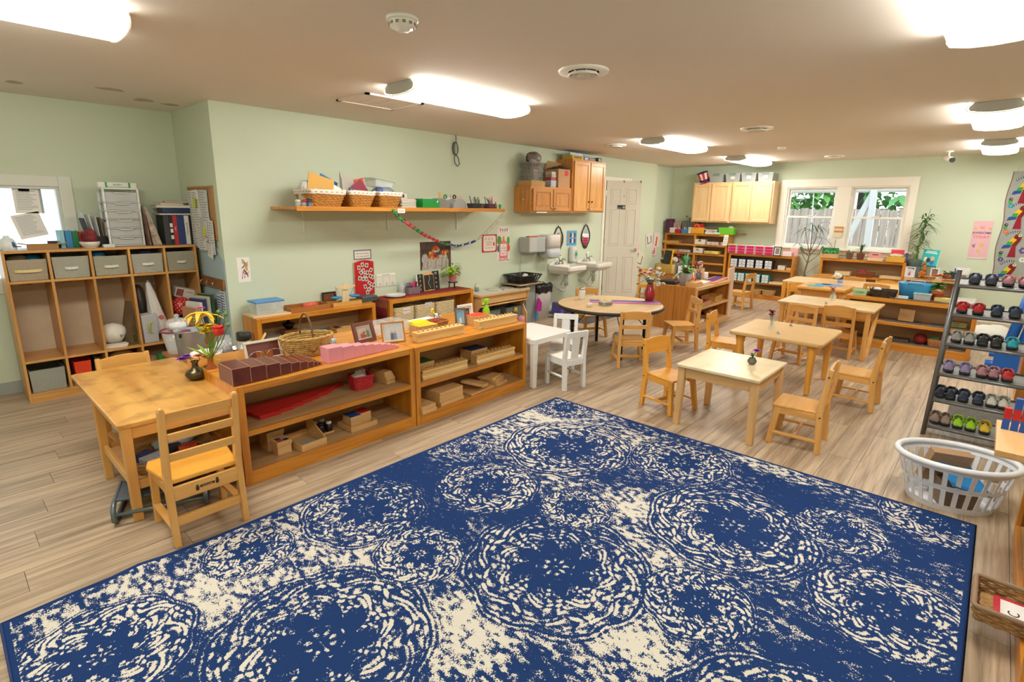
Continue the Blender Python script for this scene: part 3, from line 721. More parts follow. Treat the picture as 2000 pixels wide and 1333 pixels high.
# ---- chairs (face +y, origin on the floor under the seat)
def kid_chair(label, wd, kind='two', h=.60, sh=.285, name='child_chair'):
 t = T(name, label, 'chair', (0, 0, 0), 0, 'wooden child chairs at the tables'); W2, D2 = .145, .14
 b = B(); b.loops([[(-W2 + .012, -D2, sh - .018), (W2 - .012, -D2, sh - .018), (W2 + .004, D2 + .012, sh - .018), (-W2 - .004, D2 + .012, sh - .018)], [(-W2 + .012, -D2, sh), (W2 - .012, -D2, sh), (W2 + .004, D2 + .012, sh), (-W2 - .004, D2 + .012, sh)]], smooth=False)
 b.o('seat', wd('x'), t, bev=.006, seg=3)
 for sx in (-1, 1):
  B().bar((sx * (W2 + .006), D2 + .012, 0), (sx * (W2 - .018), D2 - .02, sh - .018), .03, .036, .034, .04).o('leg', wd('z'), t, bev=.004)
  p = B(); p.bar((sx * (W2 + .002), -D2 - .012, 0), (sx * (W2 - .004), -D2 + .006, sh), .03, .036, .03, .042).bar((sx * (W2 - .004), -D2 + .006, sh), (sx * (W2 - .006), -D2 - .028, h - .01), .03, .042, .026, .026)
  p.o('back_post', wd('z'), t, bev=.004)
  B().box(sx * (W2 - .012) - .009, sx * (W2 - .012) + .009, -D2 + .02, D2 - .03, sh - .062, sh - .018).o('seat_rail', wd('y'), t, bev=.002)
  B().bar((sx * (W2 + .001), -D2, .085), (sx * (W2 + .001), D2, .085), .014, .032).o('stretcher', wd('y'), t, bev=.002)
  for z, y in ((sh - .03, -D2 + .0), (h - .06, -D2 - .02)):
   s = B(); s.lathe([(.006, 0), (.006, .0015), (0, .002)], n=8); s.o('bolt', M('#4a4238', .4, .6), t, (sx * (W2 + .0115), y, z), rot=(0, sx * PI / 2, 0))
 B().box(-W2 + .01, W2 - .01, -.008, .008, .07, .1).o('stretcher', wd('x'), t, bev=.002)
 B().box(-W2 + .01, W2 - .01, -D2 + .002, -D2 + .018, sh - .06, sh - .018).o('seat_rail', wd('x'), t, bev=.002)
 def slat(z0, z1, arch, y):
  n = 8; pts = [(-W2 + .01 + (2 * W2 - .02) * i / n, z1 + arch * math.sin(PI * i / n)) for i in range(n + 1)]
  poly = [(-W2 + .01, z0), (W2 - .01, z0)] + pts[::-1]
  B().prism(poly, y - .007, y + .007, 'xz').o('back_slat', wd('x'), t, bev=.003)
 if kind == 'two': slat(h - .09, h - .018, .014, -D2 - .018); slat(h - .19, h - .15, 0, -D2 - .008)
 elif kind == 'panel': slat(h - .14, h - .018, .018, -D2 - .016)
 elif kind == 'wide': slat(h - .13, h - .018, .018, -D2 - .016); slat(h - .235, h - .19, 0, -D2 - .004)
 elif kind == 'slots':
  slat(h - .05, h - .01, .01, -D2 - .018); slat(h - .13, h - .105, 0, -D2 - .012)
  for i in range(7): x = -W2 + .03 + i * (2 * W2 - .06) / 6; B().box(x - .009, x + .009, -D2 - .02, -D2 - .01, h - .11, h - .045).o('back_spindle', wd('z'), t)
 return t
def face(fx, fy): return math.atan2(-fx, fy)
c_two = kid_chair('wooden chair with two-slat back at the front of the round table', BIRCH); c_two.location = (4.80, 2.69, 0); c_two.rotation_euler.z = face(.24, .23)
c_pan = kid_chair('honey chair with solid panel back behind the small pale-topped table', HONEY, 'panel', .57); c_pan.location = (3.925, 1.815, 0); c_pan.rotation_euler.z = face(-.25, -.97)
c_wide = kid_chair('wooden chair with wide back panel and lower slat drawn up to the long school table', BIRCH, 'wide', .59); c_wide.location = (6.79, 1.175, 0); c_wide.rotation_euler.z = face(1, 0)
c_slot = kid_chair('back-table chair with slotted back rail behind the dark basket', BIRCH, 'slots', .64); c_slot.location = (8.84, 1.14, 0); c_slot.rotation_euler.z = face(1, -.05)
dup(c_two, (5.88, 2.64, 0), face(-.72, .70), 'wooden chair right of the round table, set before the room divider')
dup(c_two, (5.62, 3.73, 0), face(-.52, -.85), 'wooden chair at the far side of the round table near the sinks')
dup(c_two, (3.94, .845, 0), face(-.06, 1), 'pale wooden chair in front of the small pale-topped table, nearest the rug')
dup(c_two, (5.10, .71, 0), face(.02, 1), 'wooden chair with greyed seat at the right end of the tan table')
dup(c_two, (6.2, 1.5, 0), face(-1, .14), 'wooden chair facing the tan table from its far side', rot=None)
dup(c_pan, (5.42, 1.93, 0), face(.1, -1), 'wooden chair seen edge-on at the left end of the tan table')
dup(c_pan, (8.72, 2.08, 0), face(1, .0), 'back-table chair nearest the drawer-box shelf, near side')
dup(c_two, (8.76, 1.58, 0), face(1, 0), 'back-table chair seen behind the wooden puzzle board')
dup(c_two, (9.6, 2.04, 0), face(-1, .0), 'back-table chair on window side, nearest the thin tree', rot=None)
dup(c_two, (9.62, 1.60, 0), face(-1, .0), 'back-table chair on window side, in the middle')
dup(c_pan, (9.72, 1.18, 0), face(-1, .0), 'back-table chair on window side, nearest the giraffe shelf')
def ladder_chair(label, h=.70, sh=.33):
 t = T('ladder_back_chair', label, 'chair', (0, 0, 0)); W2, D2 = .155, .145; wd = BIRCH
 b = B(); sp = []
 out = [(-.15, -.135), (.15, -.135), (.185, .10), (.165, .165), (0, .178), (-.165, .165), (-.185, .10)]
 lp = [[(x, y, z + dz) for x, y in out] for z, dz in ((sh - .026, 0), (sh, 0))]
 b.loops(lp, smooth=False); b.o('seat', HONEY('x'), t, bev=.009, seg=3)
 for sx in (-1, 1):
  B().bar((sx * W2, D2, 0), (sx * (W2 - .004), D2 - .005, sh - .026), .03, .03, .034, .036).o('leg', wd('z'), t, bev=.003)
  p = B(); p.bar((sx * W2, -D2 - .012, 0), (sx * W2, -D2 + .012, sh - .05), .028, .036, .03, .04).bar((sx * W2, -D2 + .012, sh - .05), (sx * W2, -D2 + .012, sh + .02), .03, .04).bar((sx * W2, -D2 + .012, sh + .02), (sx * W2, -D2 - .03, h - .01), .03, .04, .028, .03)
  p.o('back_post', wd('z'), t, bev=.004)
  e = B(); e.ell((sx * W2, -D2 - .031, h - .011), .014, .0148, .012, 10, 6); e.o('post_cap', wd('z'), t)
  B().box(sx * W2 - .009, sx * W2 + .009, -D2 + .02, D2 - .01, sh - .075, sh - .027).o('seat_rail', wd('y'), t, bev=.002)
  B().bar((sx * W2, -D2, .1), (sx * W2, D2, .1), .016, .034).o('stretcher', wd('y'), t, bev=.002)
 rr = B().box(-W2 + .012, W2 - .012, -D2 - .006, -D2 + .012, sh - .105, sh - .035).o('seat_rail', wd('x'), t, bev=.002)
 B().box(-W2 + .012, W2 - .012, D2 - .02, D2 - .004, sh - .075, sh - .027).o('seat_rail', wd('x'), t, bev=.002)
 B().box(-W2 + .012, W2 - .012, -D2 - .012, -D2 + .006, .1, .145).o('stretcher', wd('x'), t, bev=.002)
 for z0, z1, y in ((h - .075, h - .03, -.168), (h - .175, h - .135, -.158), (h - .275, h - .235, -.147)):
  B().bar((0, y, z0), (0, y - .004, z1), 2 * W2 - .026, .014).o('back_slat', wd('x'), t, bev=.003)
 return t, rr
lc, lrail = ladder_chair('wooden ladder-back chair in the left foreground, backed toward the viewer'); lc.location = (.742, 2.81, 0)
dup(c_two, (.79, 4.09, 0), PI + .06, 'wooden chair tucked behind the work table, only its top rail showing')
for c in lrail.parent.children:
 if c == lrail:
  mk = M('#3a2a1c', .7)
  g = B().box(-.03, .034, -.1525, -.151, .255, .267).o('stamped_mark', mk, lc); text('community', .0105, M('#c49a5c'), lc, (.002, -.1528, .261), bold=.0002)
  for xx, zz in ((-.042, .258), (.046, .264)):
   f = B(); f.prism([(xx - .006, zz - .014), (xx + .006, zz - .014), (xx + .008, zz + .004), (xx - .008, zz + .004)], -.1525, -.151, 'xz'); f.prism([(x, z) for x, z in circ(.006, 10, (xx, zz + .01))], -.1525, -.151, 'xz'); STUFF(f.o('stamped_mark', mk, lc))
def white_chair(label):
 t = T('white_chair', label, 'chair', (0, 0, 0), 0, 'white child chairs'); W2, D2, h, sh = .108, .128, .535, .29; w = M('#e4e6e8', .4)
 B().box(-W2 - .012, W2 + .012, -D2 + .005, D2 + .015, sh - .014, sh).o('seat', M('#ece9df', .4), t, bev=.004)
 for sx in (-1, 1):
  B().bar((sx * W2, D2, 0), (sx * W2, D2, sh - .014), .034, .034).o('leg', w, t, bev=.004)
  p = B(); p.bar((sx * W2, -D2, 0), (sx * W2, -D2 + .01, sh), .034, .036).bar((sx * W2, -D2 + .01, sh), (sx * W2, -D2 - .02, h), .034, .036, .034, .03); p.o('back_post', w, t, bev=.004)
  B().box(sx * W2 - .01, sx * W2 + .01, -D2 + .015, D2 - .015, sh - .065, sh - .014).o('seat_rail', w, t, bev=.002)
  B().tube([(sx * W2, -D2, .12), (sx * W2, D2, .12)], .011, 8).o('stretcher', w, t)
 for y in (-D2, D2): B().box(-W2 + .016, W2 - .016, y - .009, y + .009, sh - .065, sh - .014).o('seat_rail', w, t, bev=.002)
 B().bar((0, -D2 - .0145, h - .056), (0, -D2 - .0195, h), 2 * W2 - .03, .02).o('top_rail', w, t, bev=.003)
 B().bar((0, -D2 + .008, sh), (0, -D2 - .0145, h - .056), .08, .012).o('back_splat', M('#dfe2e4', .5, bump=.3, scale=60), t, bev=.002)
 return t
wc = white_chair('white chair in front of the white table, back to the viewer'); wc.location = (3.775, 2.76, 0); wc.rotation_euler.z = face(.25, .97)
dup(wc, (4.20, 3.10, 0), face(-.86, -.51), 'white chair at the far right side of the white table')
c = dup(c_two, (9.05, 3.08, 0), face(.15, 1), 'honey ladder chair behind the pink board of the room divider')
t = T('low_desk', 'low brown laminate desk behind work table carrying jars and bowl', 'table', (1.30, 4.18, 0))
B().prism([(p[0], p[1]) for p in rrect(.46, .72, .02, 3)], .475, .5).o('tabletop', WALNUT('y'), t, bev=.005)
for sx in (-1, 1):
 for sy in (-1, 1): B().bar((sx * .19, sy * .32, 0), (sx * .19, sy * .32, .475), .04, .04).o('leg', WALNUT('z'), t, bev=.003)
for sx in (-1, 1): B().box(sx * .19 - .01, sx * .19 + .01, -.30, .30, .41, .475).o('apron', WALNUT('y'), t)
# ---- wall shelf, wall cabinets
t = T('wall_shelf', 'long oak wall shelf holding three wicker baskets and craft supplies', 'shelf', (2.21, 4.53, 1.55))
B().box(0, 2.63, .012, .52, .004, .03).o('board', OAK('x'), t, bev=.002)
B().box(0, 2.63, 0, .012, -.006, .034).o('front_edge', OAK('x'), t, bev=.003)
for x in (.3, 1.28, 2.3):
 b = B(); b.box(x - .012, x + .012, .30, .52, -.012, .004).box(x - .012, x + .012, .506, .52, -.22, -.012); b.o('bracket', M('#d9dcc8', .5), t)
def door(par, x0, x1, z0, z1, wd, knob=None, raised=False, km=None):
 d = B().box(x0, x1, -.019, -.003, z0, z1).o('door', wd('z'), par, bev=.002); f = .052
 for a in ((x0, x0 + f, z0, z1, 'z'), (x1 - f, x1, z0, z1, 'z'), (x0 + f, x1 - f, z1 - f, z1, 'x'), (x0 + f, x1 - f, z0, z0 + f, 'x')):
  B().box(a[0], a[1], -.028, -.019, a[2], a[3]).o('door_frame', wd(a[4]), d, bev=.003)
 if raised: B().box(x0 + f + .016, x1 - f - .016, -.026, -.019, z0 + f + .016, z1 - f - .016).o('raised_panel', wd('z'), d, bev=.006)
 if knob:
  k = B(); k.lathe([(.006, 0), (.006, .012), (.014, .018), (.014, .024), (0, .028)], n=12); k.o('knob', km or STEEL, d, (knob[0], -.028, knob[1]), rot=(PI / 2, 0, 0))
 return d
t = T('wall_cabinet', 'short oak wall cabinet with two doors above the towel dispensers', 'cabinet', (5.575, 4.75, 1.54)); w, h = .915, .345
B().box(0, w, 0, .30, 0, h).o('body', CAB('z'), t, bev=.002)
B().box(0, w, -.003, 0, 0, h).o('face_frame', CAB('x'), t)
door(t, .03, .455, .02, h - .03, CAB, (.425, .06), True); door(t, .47, .885, .02, h - .03, CAB, (.50, .06), True)
B().box(.12, .34, -.016, 0, -.008, .008).o('white_label_strip', M('#e6e2d8', .6), t)
B().tube([(0, .12, .3), (-.006, .12, .27), (-.006, .12, .2)], .004, 6).o('side_hook', STEEL, t)
B().ell((-.008, .12, .17), .008, .012, .016, 8, 6).o('hook_knob', STEEL, t)
t = T('wall_cabinet', 'tall oak wall cabinet with two long doors next to the white door', 'cabinet', (6.50, 4.75, 1.54)); w, h = .87, .765
B().box(0, w, 0, .30, 0, h).o('body', CAB('z'), t, bev=.002)
B().box(0, w, -.003, 0, 0, h).o('face_frame', CAB('x'), t)
for a, c, kx in ((.03, .425, .39), (.445, .84, .48)):
 dd = door(t, a, c, .02, h - .03, lambda ax: wood('cabinet_door', '#d89d4c', '#b97a34', ax, .28, 30, .05, coat=.35), (kx, .16), False, M('#463a30', .4, .6))
 k = B(); k.lathe([(.012, 0), (.014, .006), (.01, .014), (0, .016)], n=12); k.o('child_lock', M('#e9e6df' if kx > .42 else '#8a6a44', .4), dd, (kx, -.028, .05), rot=(PI / 2, 0, 0))
t = T('maple_wall_cabinet', 'pale maple double wall cabinet at left of the window, first pair of doors', 'cabinet', (10.25, 4.565, 1.37), -PI / 2)
t2 = T('maple_wall_cabinet', 'pale maple double wall cabinet beside the window, second pair of doors', 'cabinet', (10.25, 3.824, 1.37), -PI / 2)
for q in (t, t2):
 B().box(0, .738, 0, .318, 0, .745).o('body', MAPLE('z'), q, bev=.002)
 for a, c in ((.025, .362), (.376, .713)): door(q, a, c, .025, .72, MAPLE)
# ------------------------------------------------------------------ small helpers for loose things
def BX(name, label, cat, c, s, mat, rz=0, group=None, bev=.002, rot=None):
 """a single box thing, origin at the centre of its base"""
 o = B().box(-s[0] / 2, s[0] / 2, -s[1] / 2, s[1] / 2, 0, s[2]).o(name, mat, None, c, rz, bev, rot=rot)
 return tag(o, label, cat, group)
def book(label, c, w, d, h, cover, rz=0, rot=None, group=None, title=None, tcol=None, pages='#e9e4d6', name='book', cat='book'):
 """standing book: spine faces -y, w thick, d deep, h tall"""
 t = T(name, label, cat, c, rz, group, rot=rot); k = .0022
 b = B().box(-w / 2, -w / 2 + k, -d / 2, d / 2, 0, h).box(w / 2 - k, w / 2, -d / 2, d / 2, 0, h).box(-w / 2 + k, w / 2 - k, -d / 2, -d / 2 + k, 0, h)
 b.o('cover', cover if not isinstance(cover, str) else M(cover, .45), t)
 B().box(-w / 2 + k, w / 2 - k, -d / 2 + k, d / 2 - .004, .003, h - .003).o('pages', M(pages, .85), t)
 if title: text(title, w * .55, tcol or WHITE, t, (0, -d / 2 - .0005, h * .55), rot=(PI / 2, -PI / 2, 0))
 return t
def flat_book(label, c, w, d, h, cover, rz=0, group=None, name='book', cat='book'):
 t = T(name, label, cat, c, rz, group); m = M(cover, .45)
 B().box(-w / 2, w / 2, -d / 2, d / 2, 0, .002).box(-w / 2, w / 2, -d / 2, d / 2, h - .002, h).o('cover', m, t)
 B().box(-w / 2 + .004, w / 2 - .004, -d / 2 + .004, d / 2 - .004, .002, h - .002).o('pages', M('#e6e1d4', .85), t)
 return t
def fabric_bin(label, c, w, d, h, col, hcol='#d9d8cf', group='fabric bins in the cubby', hw=.10):
 t = T('fabric_bin', label, 'bin', c, 0, group)
 b = B(); b.openbox(w - .012, d, h, .005, .006)
 b.o('bin_body', M(col, .9, noise=.12, scale=120, bump=.25, bscale=300), t, bev=.004)
 if hcol:
  y = -d / 2 - .007; hb = B()
  pts = [(-hw / 2, y, h * .47), (-hw / 2 + .015, y - .008, h * .465), (0, y - .012, h * .455), (hw / 2 - .015, y - .008, h * .465), (hw / 2, y, h * .47)]
  for i in range(4): hb.bar(pts[i], pts[i + 1], .022, .003, ref=(0, 1, 0))
  hb.o('handle', M(hcol, .8), t)
 return t
def crumple(name, label, cat, c, rx, ry, rz, mat, seed=1, amp=.25, parent=None):
 b = B(); blob(b, (0, 0, rz), rx, ry, rz, seed, amp)
 if parent: return b.o(name, mat, parent, c)
 return tag(b.o(name, mat, None, c), label, cat)
def tray(label, c, w, d, h, mat, rz=0, group=None, name='tray', t=.008, fl=0, cat='tray', handles=False):
 o = T(name, label, cat, c, rz, group)
 B().box(-w / 2 + t, w / 2 - t, -d / 2 + t, d / 2 - t, 0.001, t * .8).o('base', mat, o)
 for sx in (-1, 1): B().box(*sorted((sx * w / 2, sx * (w / 2 - t))), -d / 2, d / 2, 0, h).o('side', mat, o, bev=.0015)
 for sy in (-1, 1): B().box(-w / 2 + t, w / 2 - t, *sorted((sy * d / 2, sy * (d / 2 - t))), 0, h).o('end', mat, o, bev=.0015)
 return o
# ------------------------------------------------------------------ cubby contents
dd = [('wide tan fabric bin with yellow pull strap, first in the cubby top row', '#a89a84', '#d8c68c', .16), ('grey-beige fabric bin second in the cubby top row', '#a3a294', '#d4d6cd', .085),
      ('grey-beige fabric bin third in the cubby top row, blue cloth peeking out', '#a09d8b', '#d4d4c8', .10), ('grey-beige fabric bin fourth in the cubby top row, plastic bag inside', '#a6a699', '#d8d8d0', .085), ('grey-beige fabric bin at right end of the cubby top row', '#9d9987', '#d0cfc2', .075)]
for i, (lb, c, hc, hw) in enumerate(dd): fabric_bin(lb, (CUBX[i], 5.775, .986), .238, .34, (.165, .175, .165, .17, .178)[i], c, hc, hw=hw)
for i, col, dx, lb in ((0, '#1d6f8c', .05, 'teal cloth poking out of the tan fabric bin'), (0, '#8a7a5c', -.04, 'brown cloth poking out of the tan fabric bin'), (2, '#3f8fc0', -.06, 'blue cloth in the third fabric bin'), (3, '#44506a', .02, 'dark plastic bag in the fourth fabric bin')):
 crumple('cloth', lb, 'cloth', (CUBX[i] + dx, 5.74, 1.09), .06, .07, .046, M(col, .85), i * 3 + int(dx * 100))
fabric_bin('large grey lidless storage bin in the bottom left cubby bay', (CUBX[0], 5.78, .076), .225, .36, .185, '#98998d', None)
t = T('orange_box', 'bright orange-red plastic box in the second bottom bay', 'box', (.745, 5.72, .076)); B().openbox(.10, .22, .20, .005, .008).o('box_body', M('#d8401c', .4), t, bev=.004)
for i, (c, w) in enumerate((('#3c3530', .02), ('#d8cdb8', .016), ('#6b5a48', .02), ('#e0d8c8', .014))):
 book(['dark book', 'cream book', 'brown book', 'off-white book'][i] + ' leaning in the second bottom cubby bay', (.83 + i * .024, 5.75, .079), w, .2, .19 - .012 * i, c, rot=(0, .12, 0), group='books in the bottom cubby bay')
t = T('globe', 'old-map globe ball lying in the third bottom bay', 'globe', (CUBX[2] + .0, 5.75, .076)); b = B(); b.ell((0, 0, .115), .112, .112, .113, 24, 16); b.o('ball', M('#b89a68', .45, noise=.45, scale=9), t)
B().tube([(.113 * math.cos(a), .113 * math.sin(a), .115) for a in [2 * PI * i / 28 for i in range(28)]], .0025, 5, True).o('equator_band', M('#7d6135', .5), t)
t = T('carton', 'small green printed carton in the fourth bottom bay', 'carton', (1.335, 5.62, .076), .15); B().box(-.04, .04, -.03, .03, 0, .15).o('carton_body', M('#1f8a3e', .5), t, bev=.002); B().box(-.03, .03, -.0315, -.03, .03, .1).o('picture_panel', M('#c9d8a0', .6, noise=.6, scale=60), t)
crumple('brown_paper_bundle', 'crumpled brown paper bundle in the fourth bottom bay', 'paper', (1.25, 5.68, .076), .06, .09, .07, M('#8a6a4a', .9), 4)
t = T('paper_stack', 'stack of white papers under the canvas bag', 'papers', (1.0, 5.75, .346)); 
for i in range(4): B().box(-.085, .085, -.13, .12, i * .006, i * .006 + .005).o('sheet', M(('#e8e4da', '#dad6cc', '#efece4', '#d8d2c4')[i], .85), t, rz=.04 * (i - 1.5))
t = T('canvas_bag', 'white canvas tote bag slumped in the third tall bay', 'bag', (1.01, 5.74, .372)); b = B(); blob(b, (0, 0, .085), .105, .10, .088, 3, .16); b.o('bag_body', M('#dcd8ca', .95, bump=.4, bscale=25), t)
text('BU', .036, M('#3b4046'), t, (.05, -.101, .07), rot=(PI / 2 - .25, -.2, .25))
t = T('paper_bag', 'brown and green paper bag leaning at the bay divider', 'bag', (1.135, 5.70, .347), .5, rot=(0, .10, .45))
b = B(); b.loops([[(-.045, -.06, 0), (.045, -.06, 0), (.045, .06, 0), (-.045, .06, 0)], [(-.05, -.06, .2), (.05, -.06, .2), (.04, .06, .2), (-.04, .06, .2)], [(-.004, -.065, .385), (.012, -.065, .38), (.012, .065, .38), (-.004, .065, .385)]], smooth=False); b.o('bag_body', M('#6f5a3e', .9, noise=.2, scale=10), t, bev=.002)
b = B()
for i in range(9): b.prism(circ(.012, 8, (random.uniform(-.035, .035), random.uniform(.02, .13))), -.0615, -.06, 'xz')
STUFF(b.o('green_print', M('#3f5a33', .9), t))
t = T('plastic_bag', 'white plastic shopping bag with red ring mark hanging from coat hook', 'bag', (1.32, 5.72, .0))
b = B(); lp = []
for z, hw2, hd2, ox in ((.905, .008, .008, 0), (.87, .02, .014, .0), (.78, .038, .03, .012), (.64, .055, .045, .028), (.5, .07, .06, .045), (.43, .075, .06, .055), (.405, .06, .045, .058)):
 lp.append([(ox + hw2 * math.cos(a) * (1 + .12 * math.sin(5 * a + z * 9)), hd2 * math.sin(a) * (1 + .14 * math.sin(7 * a)), z) for a in [2 * PI * i / 24 for i in range(24)]])
b.loops(lp[::-1]); b.o('bag_body', M('#dcdad6', .35, bump=.3, bscale=18), t)
RED = M('#c01f26', .5)
lg = B()
for i in range(20):
 a, c = 2 * PI * i / 20, 2 * PI * (i + 1) / 20
 lg.add([(.056 + r * math.cos(q), -.062 - .0, .56 + r * math.sin(q)) for r, q in ((.013, a), (.020, a), (.020, c), (.013, c))], [(0, 1, 2, 3)])
lg.add([(.056 + x, -.0625, .56 + z) for x, z in circ(.007, 12)], [tuple(range(12))]); lg.o('ring_mark', RED, t)
t = T('clear_tote', 'clear plastic carrier with yellow-green handle in the fourth tall bay', 'carrier', (1.262, 5.66, .347), .12)
B().openbox(.115, .10, .26, .004, .008).o('tote_body', M('#d6d4d6', .25, alpha=.55), t, bev=.006); b = B(); b.tube([(-.012, -.07, .1), (-.012, -.075, .19), (.012, -.075, .19)], .006, 6); b.tube([(-.012, -.07, .1), (.012, -.072, .1)], .006, 6); b.o('handle', M('#c3d231', .4), t)
book('white notebook inside the clear carrier', (1.285, 5.66, .352), .012, .07, .24, '#e8e6e2', .12)
crumple('plastic_bag', 'dark grey plastic bag hanging behind the white shopping bag', 'bag', (1.262, 5.83, .56), .05, .06, .15, M('#55504f', .3), 8, .2)
t = T('polka_ball', 'red ball with white dots in the last tall bay', 'ball', (1.565, 5.71, .536)); b = B(); b.ell((0, 0, .10), .092, .092, .092, 28, 18); b.o('ball', M('#c8241f', .3), t)
dt = B(); ga = PI * (3 - 5 ** .5)
for i in range(150):
 z = 1 - 2 * (i + .5) / 150; r = (1 - z * z) ** .5; v = Vector((r * math.cos(ga * i), r * math.sin(ga * i), z)); e1 = v.orthogonal().normalized(); e2 = v.cross(e1); c = v * .0928 + Vector((0, 0, .10))
 dt.add([c + e1 * .0052 * math.cos(a) + e2 * .0052 * math.sin(a) for a in [2 * PI * k / 6 for k in range(6)]], [tuple(range(6))])
STUFF(dt.o('white_dots', M('#ece6e2', .5), t))
BX('storage_carton', 'dark boxes stacked under the polka dot ball', 'box', (1.60, 5.80, .346), (.19, .16, .188), M('#2e2c30', .6))
t = T('carton', 'white printed paper carton tilted above the polka dot ball', 'carton', (1.585, 5.75, .628 + .09), rot=(.1, .30, .1)); B().box(-.08, .09, -.045, .045, 0, .09).o('carton_body', M('#dcd8d0', .6), t, bev=.002)
b = B(); b.box(-.07, -.01, -.0462, -.045, .012, .078).o('red_picture', M('#a8574a', .6, noise=.7, scale=70), t); text('ALPHABET', .014, INK, t, (.045, -.0455, .06))
t = T('carton', 'teal box with yellow and black print beside the ball', 'carton', (1.70, 5.70, .50), -.2); B().box(-.045, .045, -.04, .04, 0, .10).o('carton_body', M('#2f92a3', .5), t, bev=.002); text('9', .07, M('#d9c24a'), t, (0, -.0405, .05), bold=.004)
BX('support_box', 'plain box holding up the teal box', 'box', (1.70, 5.73, .346), (.06, .12, .153), M('#4a4f58', .6))
book('white boxed book with grey spine lettering, bottom of last tall bay', (1.50, 5.66, .346), .034, .12, .18, '#d5d2cc', title='PRINCE', tcol=INK); book('orange and white box beside the boxed book', (1.542, 5.65, .346), .036, .1, .17, '#d8602a', title='Omega', tcol=WHITE)
# ------------------------------------------------------------------ on top of the cubby
TOP = 1.2205
t = T('cardboard_box', 'shallow open brown cardboard box on the cubby top', 'box', (.645, 5.79, TOP), -.05); B().openbox(.19, .16, .035, .003, .0).o('box_body', M('#a8804f', .85), t); B().bar((-.095, 0, .036), (-.15, 0, .046), .003, .15).bar((.095, 0, .036), (.15, 0, .044), .003, .15, ref=(0, 1, 0)).o('flap', M('#b9925f', .85), t)
BX('photo_card', 'small purple-brown picture card standing behind the cardboard box', 'card', (.73, 5.9, TOP), (.08, .004, .055), M('#5b3f46', .5, noise=.5, scale=50), .1)
for i, (c, w, h, lb) in enumerate((('#8fc4d4', .028, .145, 'pale blue book in the short row on the cubby'), ('#2a83b8', .042, .142, 'blue book in the short row on the cubby'), ('#1f7a44', .042, .138, 'green book in the short row on the cubby'), ('#c3342f', .04, .13, 'red book in the short row on the cubby'))):
 book(lb, (.772 + i * .046, 5.83 + i * .015, TOP), w, .12, h, c, .06, group='children books on the cubby')
t = T('bowl', 'round white bowl on the cubby top', 'bowl', (.945, 5.72, TOP)); B().lathe([(.05, 0), (.068, .03), (.072, .05), (.066, .05), (.058, .01), (0, .008)], n=24, cap=False).o('bowl_body', M('#d9d6cc', .35), t)
crumple('fabric_bundle', 'maroon patterned fabric bundle stuffed in the white bowl', 'cloth', (.955, 5.74, TOP + .02), .052, .05, .068, M('#8a2f36', .8, noise=.6, scale=30), 5, .3)
t = T('file_holder', 'black file holder stuffed with papers on the cubby top', 'file holder', (1.03, 5.86, TOP), .06); B().openbox(.13, .16, .09, .004, .004).o('holder_body', BLACK, t)
for i, (x, h, a, c) in enumerate(((-.045, .24, -.22, '#3a3f46'), (-.02, .27, -.15, '#e4e2dd'), (.005, .25, -.07, '#cfd2d4'), (.03, .24, -.03, '#8d7a68'), (.05, .2, .03, '#d8d4cc'))):
 tt = B().box(-.003, .003, -.07, .07, 0, h).o('folder', M(c, .7), t, (x, 0, .008), rot=(0, a, 0), bev=.001)
B().lathe([(.075, -.002), (.075, .002)], n=24).o('round_card', M('#c9d2d8', .4), t, (-.085, 0, .22), rot=(0, PI / 2 - .2, 0))
tray('small white dish in front of the file holder', (1.06, 5.66, TOP), .08, .05, .025, M('#cfd2d0', .4), t=.004, name='dish', cat='dish')
t = T('drawer_tower', 'white plastic drawer tower with six clear drawers', 'drawer tower', (1.215, 5.83, TOP)); FR = M('#e4e6e6', .4); w, dp, h = .265, .21, .495; zs = [0.012, .088, .164, .24, .312, .383, .478]
for sx in (-1, 1):
 for y in (-dp / 2, dp / 2 - .014): B().box(*sorted((sx * w / 2, sx * (w / 2 - .016))), y, y + .014, 0, h).o('post', FR, t, bev=.002)
B().box(-w / 2, w / 2, -dp / 2, dp / 2, h - .008, h + .006).o('top_plate', FR, t, bev=.004)
for i, z in enumerate(zs[:-1]):
 z1 = zs[i + 1]; B().box(-w / 2, w / 2, -dp / 2, dp / 2, z - .009, z - .003).o('frame_shelf', FR, t)
 q = B(); q.openbox(w - .038, dp - .012, z1 - z - .014, .003, .0); o = q.o('drawer', M('#dfe3e4', .25, alpha=.5), t, (0, -.004, z)); B().tube([(-.05, -dp / 2 - .004, z1 - z - .014), (-.035, -dp / 2 - .012, z1 - z - .02), (.035, -dp / 2 - .012, z1 - z - .02), (.05, -dp / 2 - .004, z1 - z - .014)], .005, 6).o('handle', FR, o)
 rn = random.Random(i)
 for k in range(4):
  c = (('#b9c24f', '#8aa0a8', '#d0d0cc'), ('#b5544a', '#c9c5bc', '#8a8f94'), ('#a5714a', '#b9805a', '#c23a34'), ('#e0b83a', '#d8622f', '#c9b060'), ('#a63a3c', '#d04a8a', '#3a3f44'), ('#e2e0dc', '#5a6a5c', '#7a7468'))[i][k % 3]
  B().cb((-.085 + k * .056, rn.uniform(-.05, -.02), .025), .05, .08, rn.uniform(.025, .045), (0, 0, rn.uniform(-.4, .4))).o('stored_item', M(c, .6), o)
t = T('foil_box', 'long white and green kitchen wrap box on top of drawer tower', 'box', (1.215, 5.79, TOP + .502), .06); B().box(-.15, .13, -.03, .03, 0, .045).o('box_body', M('#e2e4dc', .5), t, bev=.002)
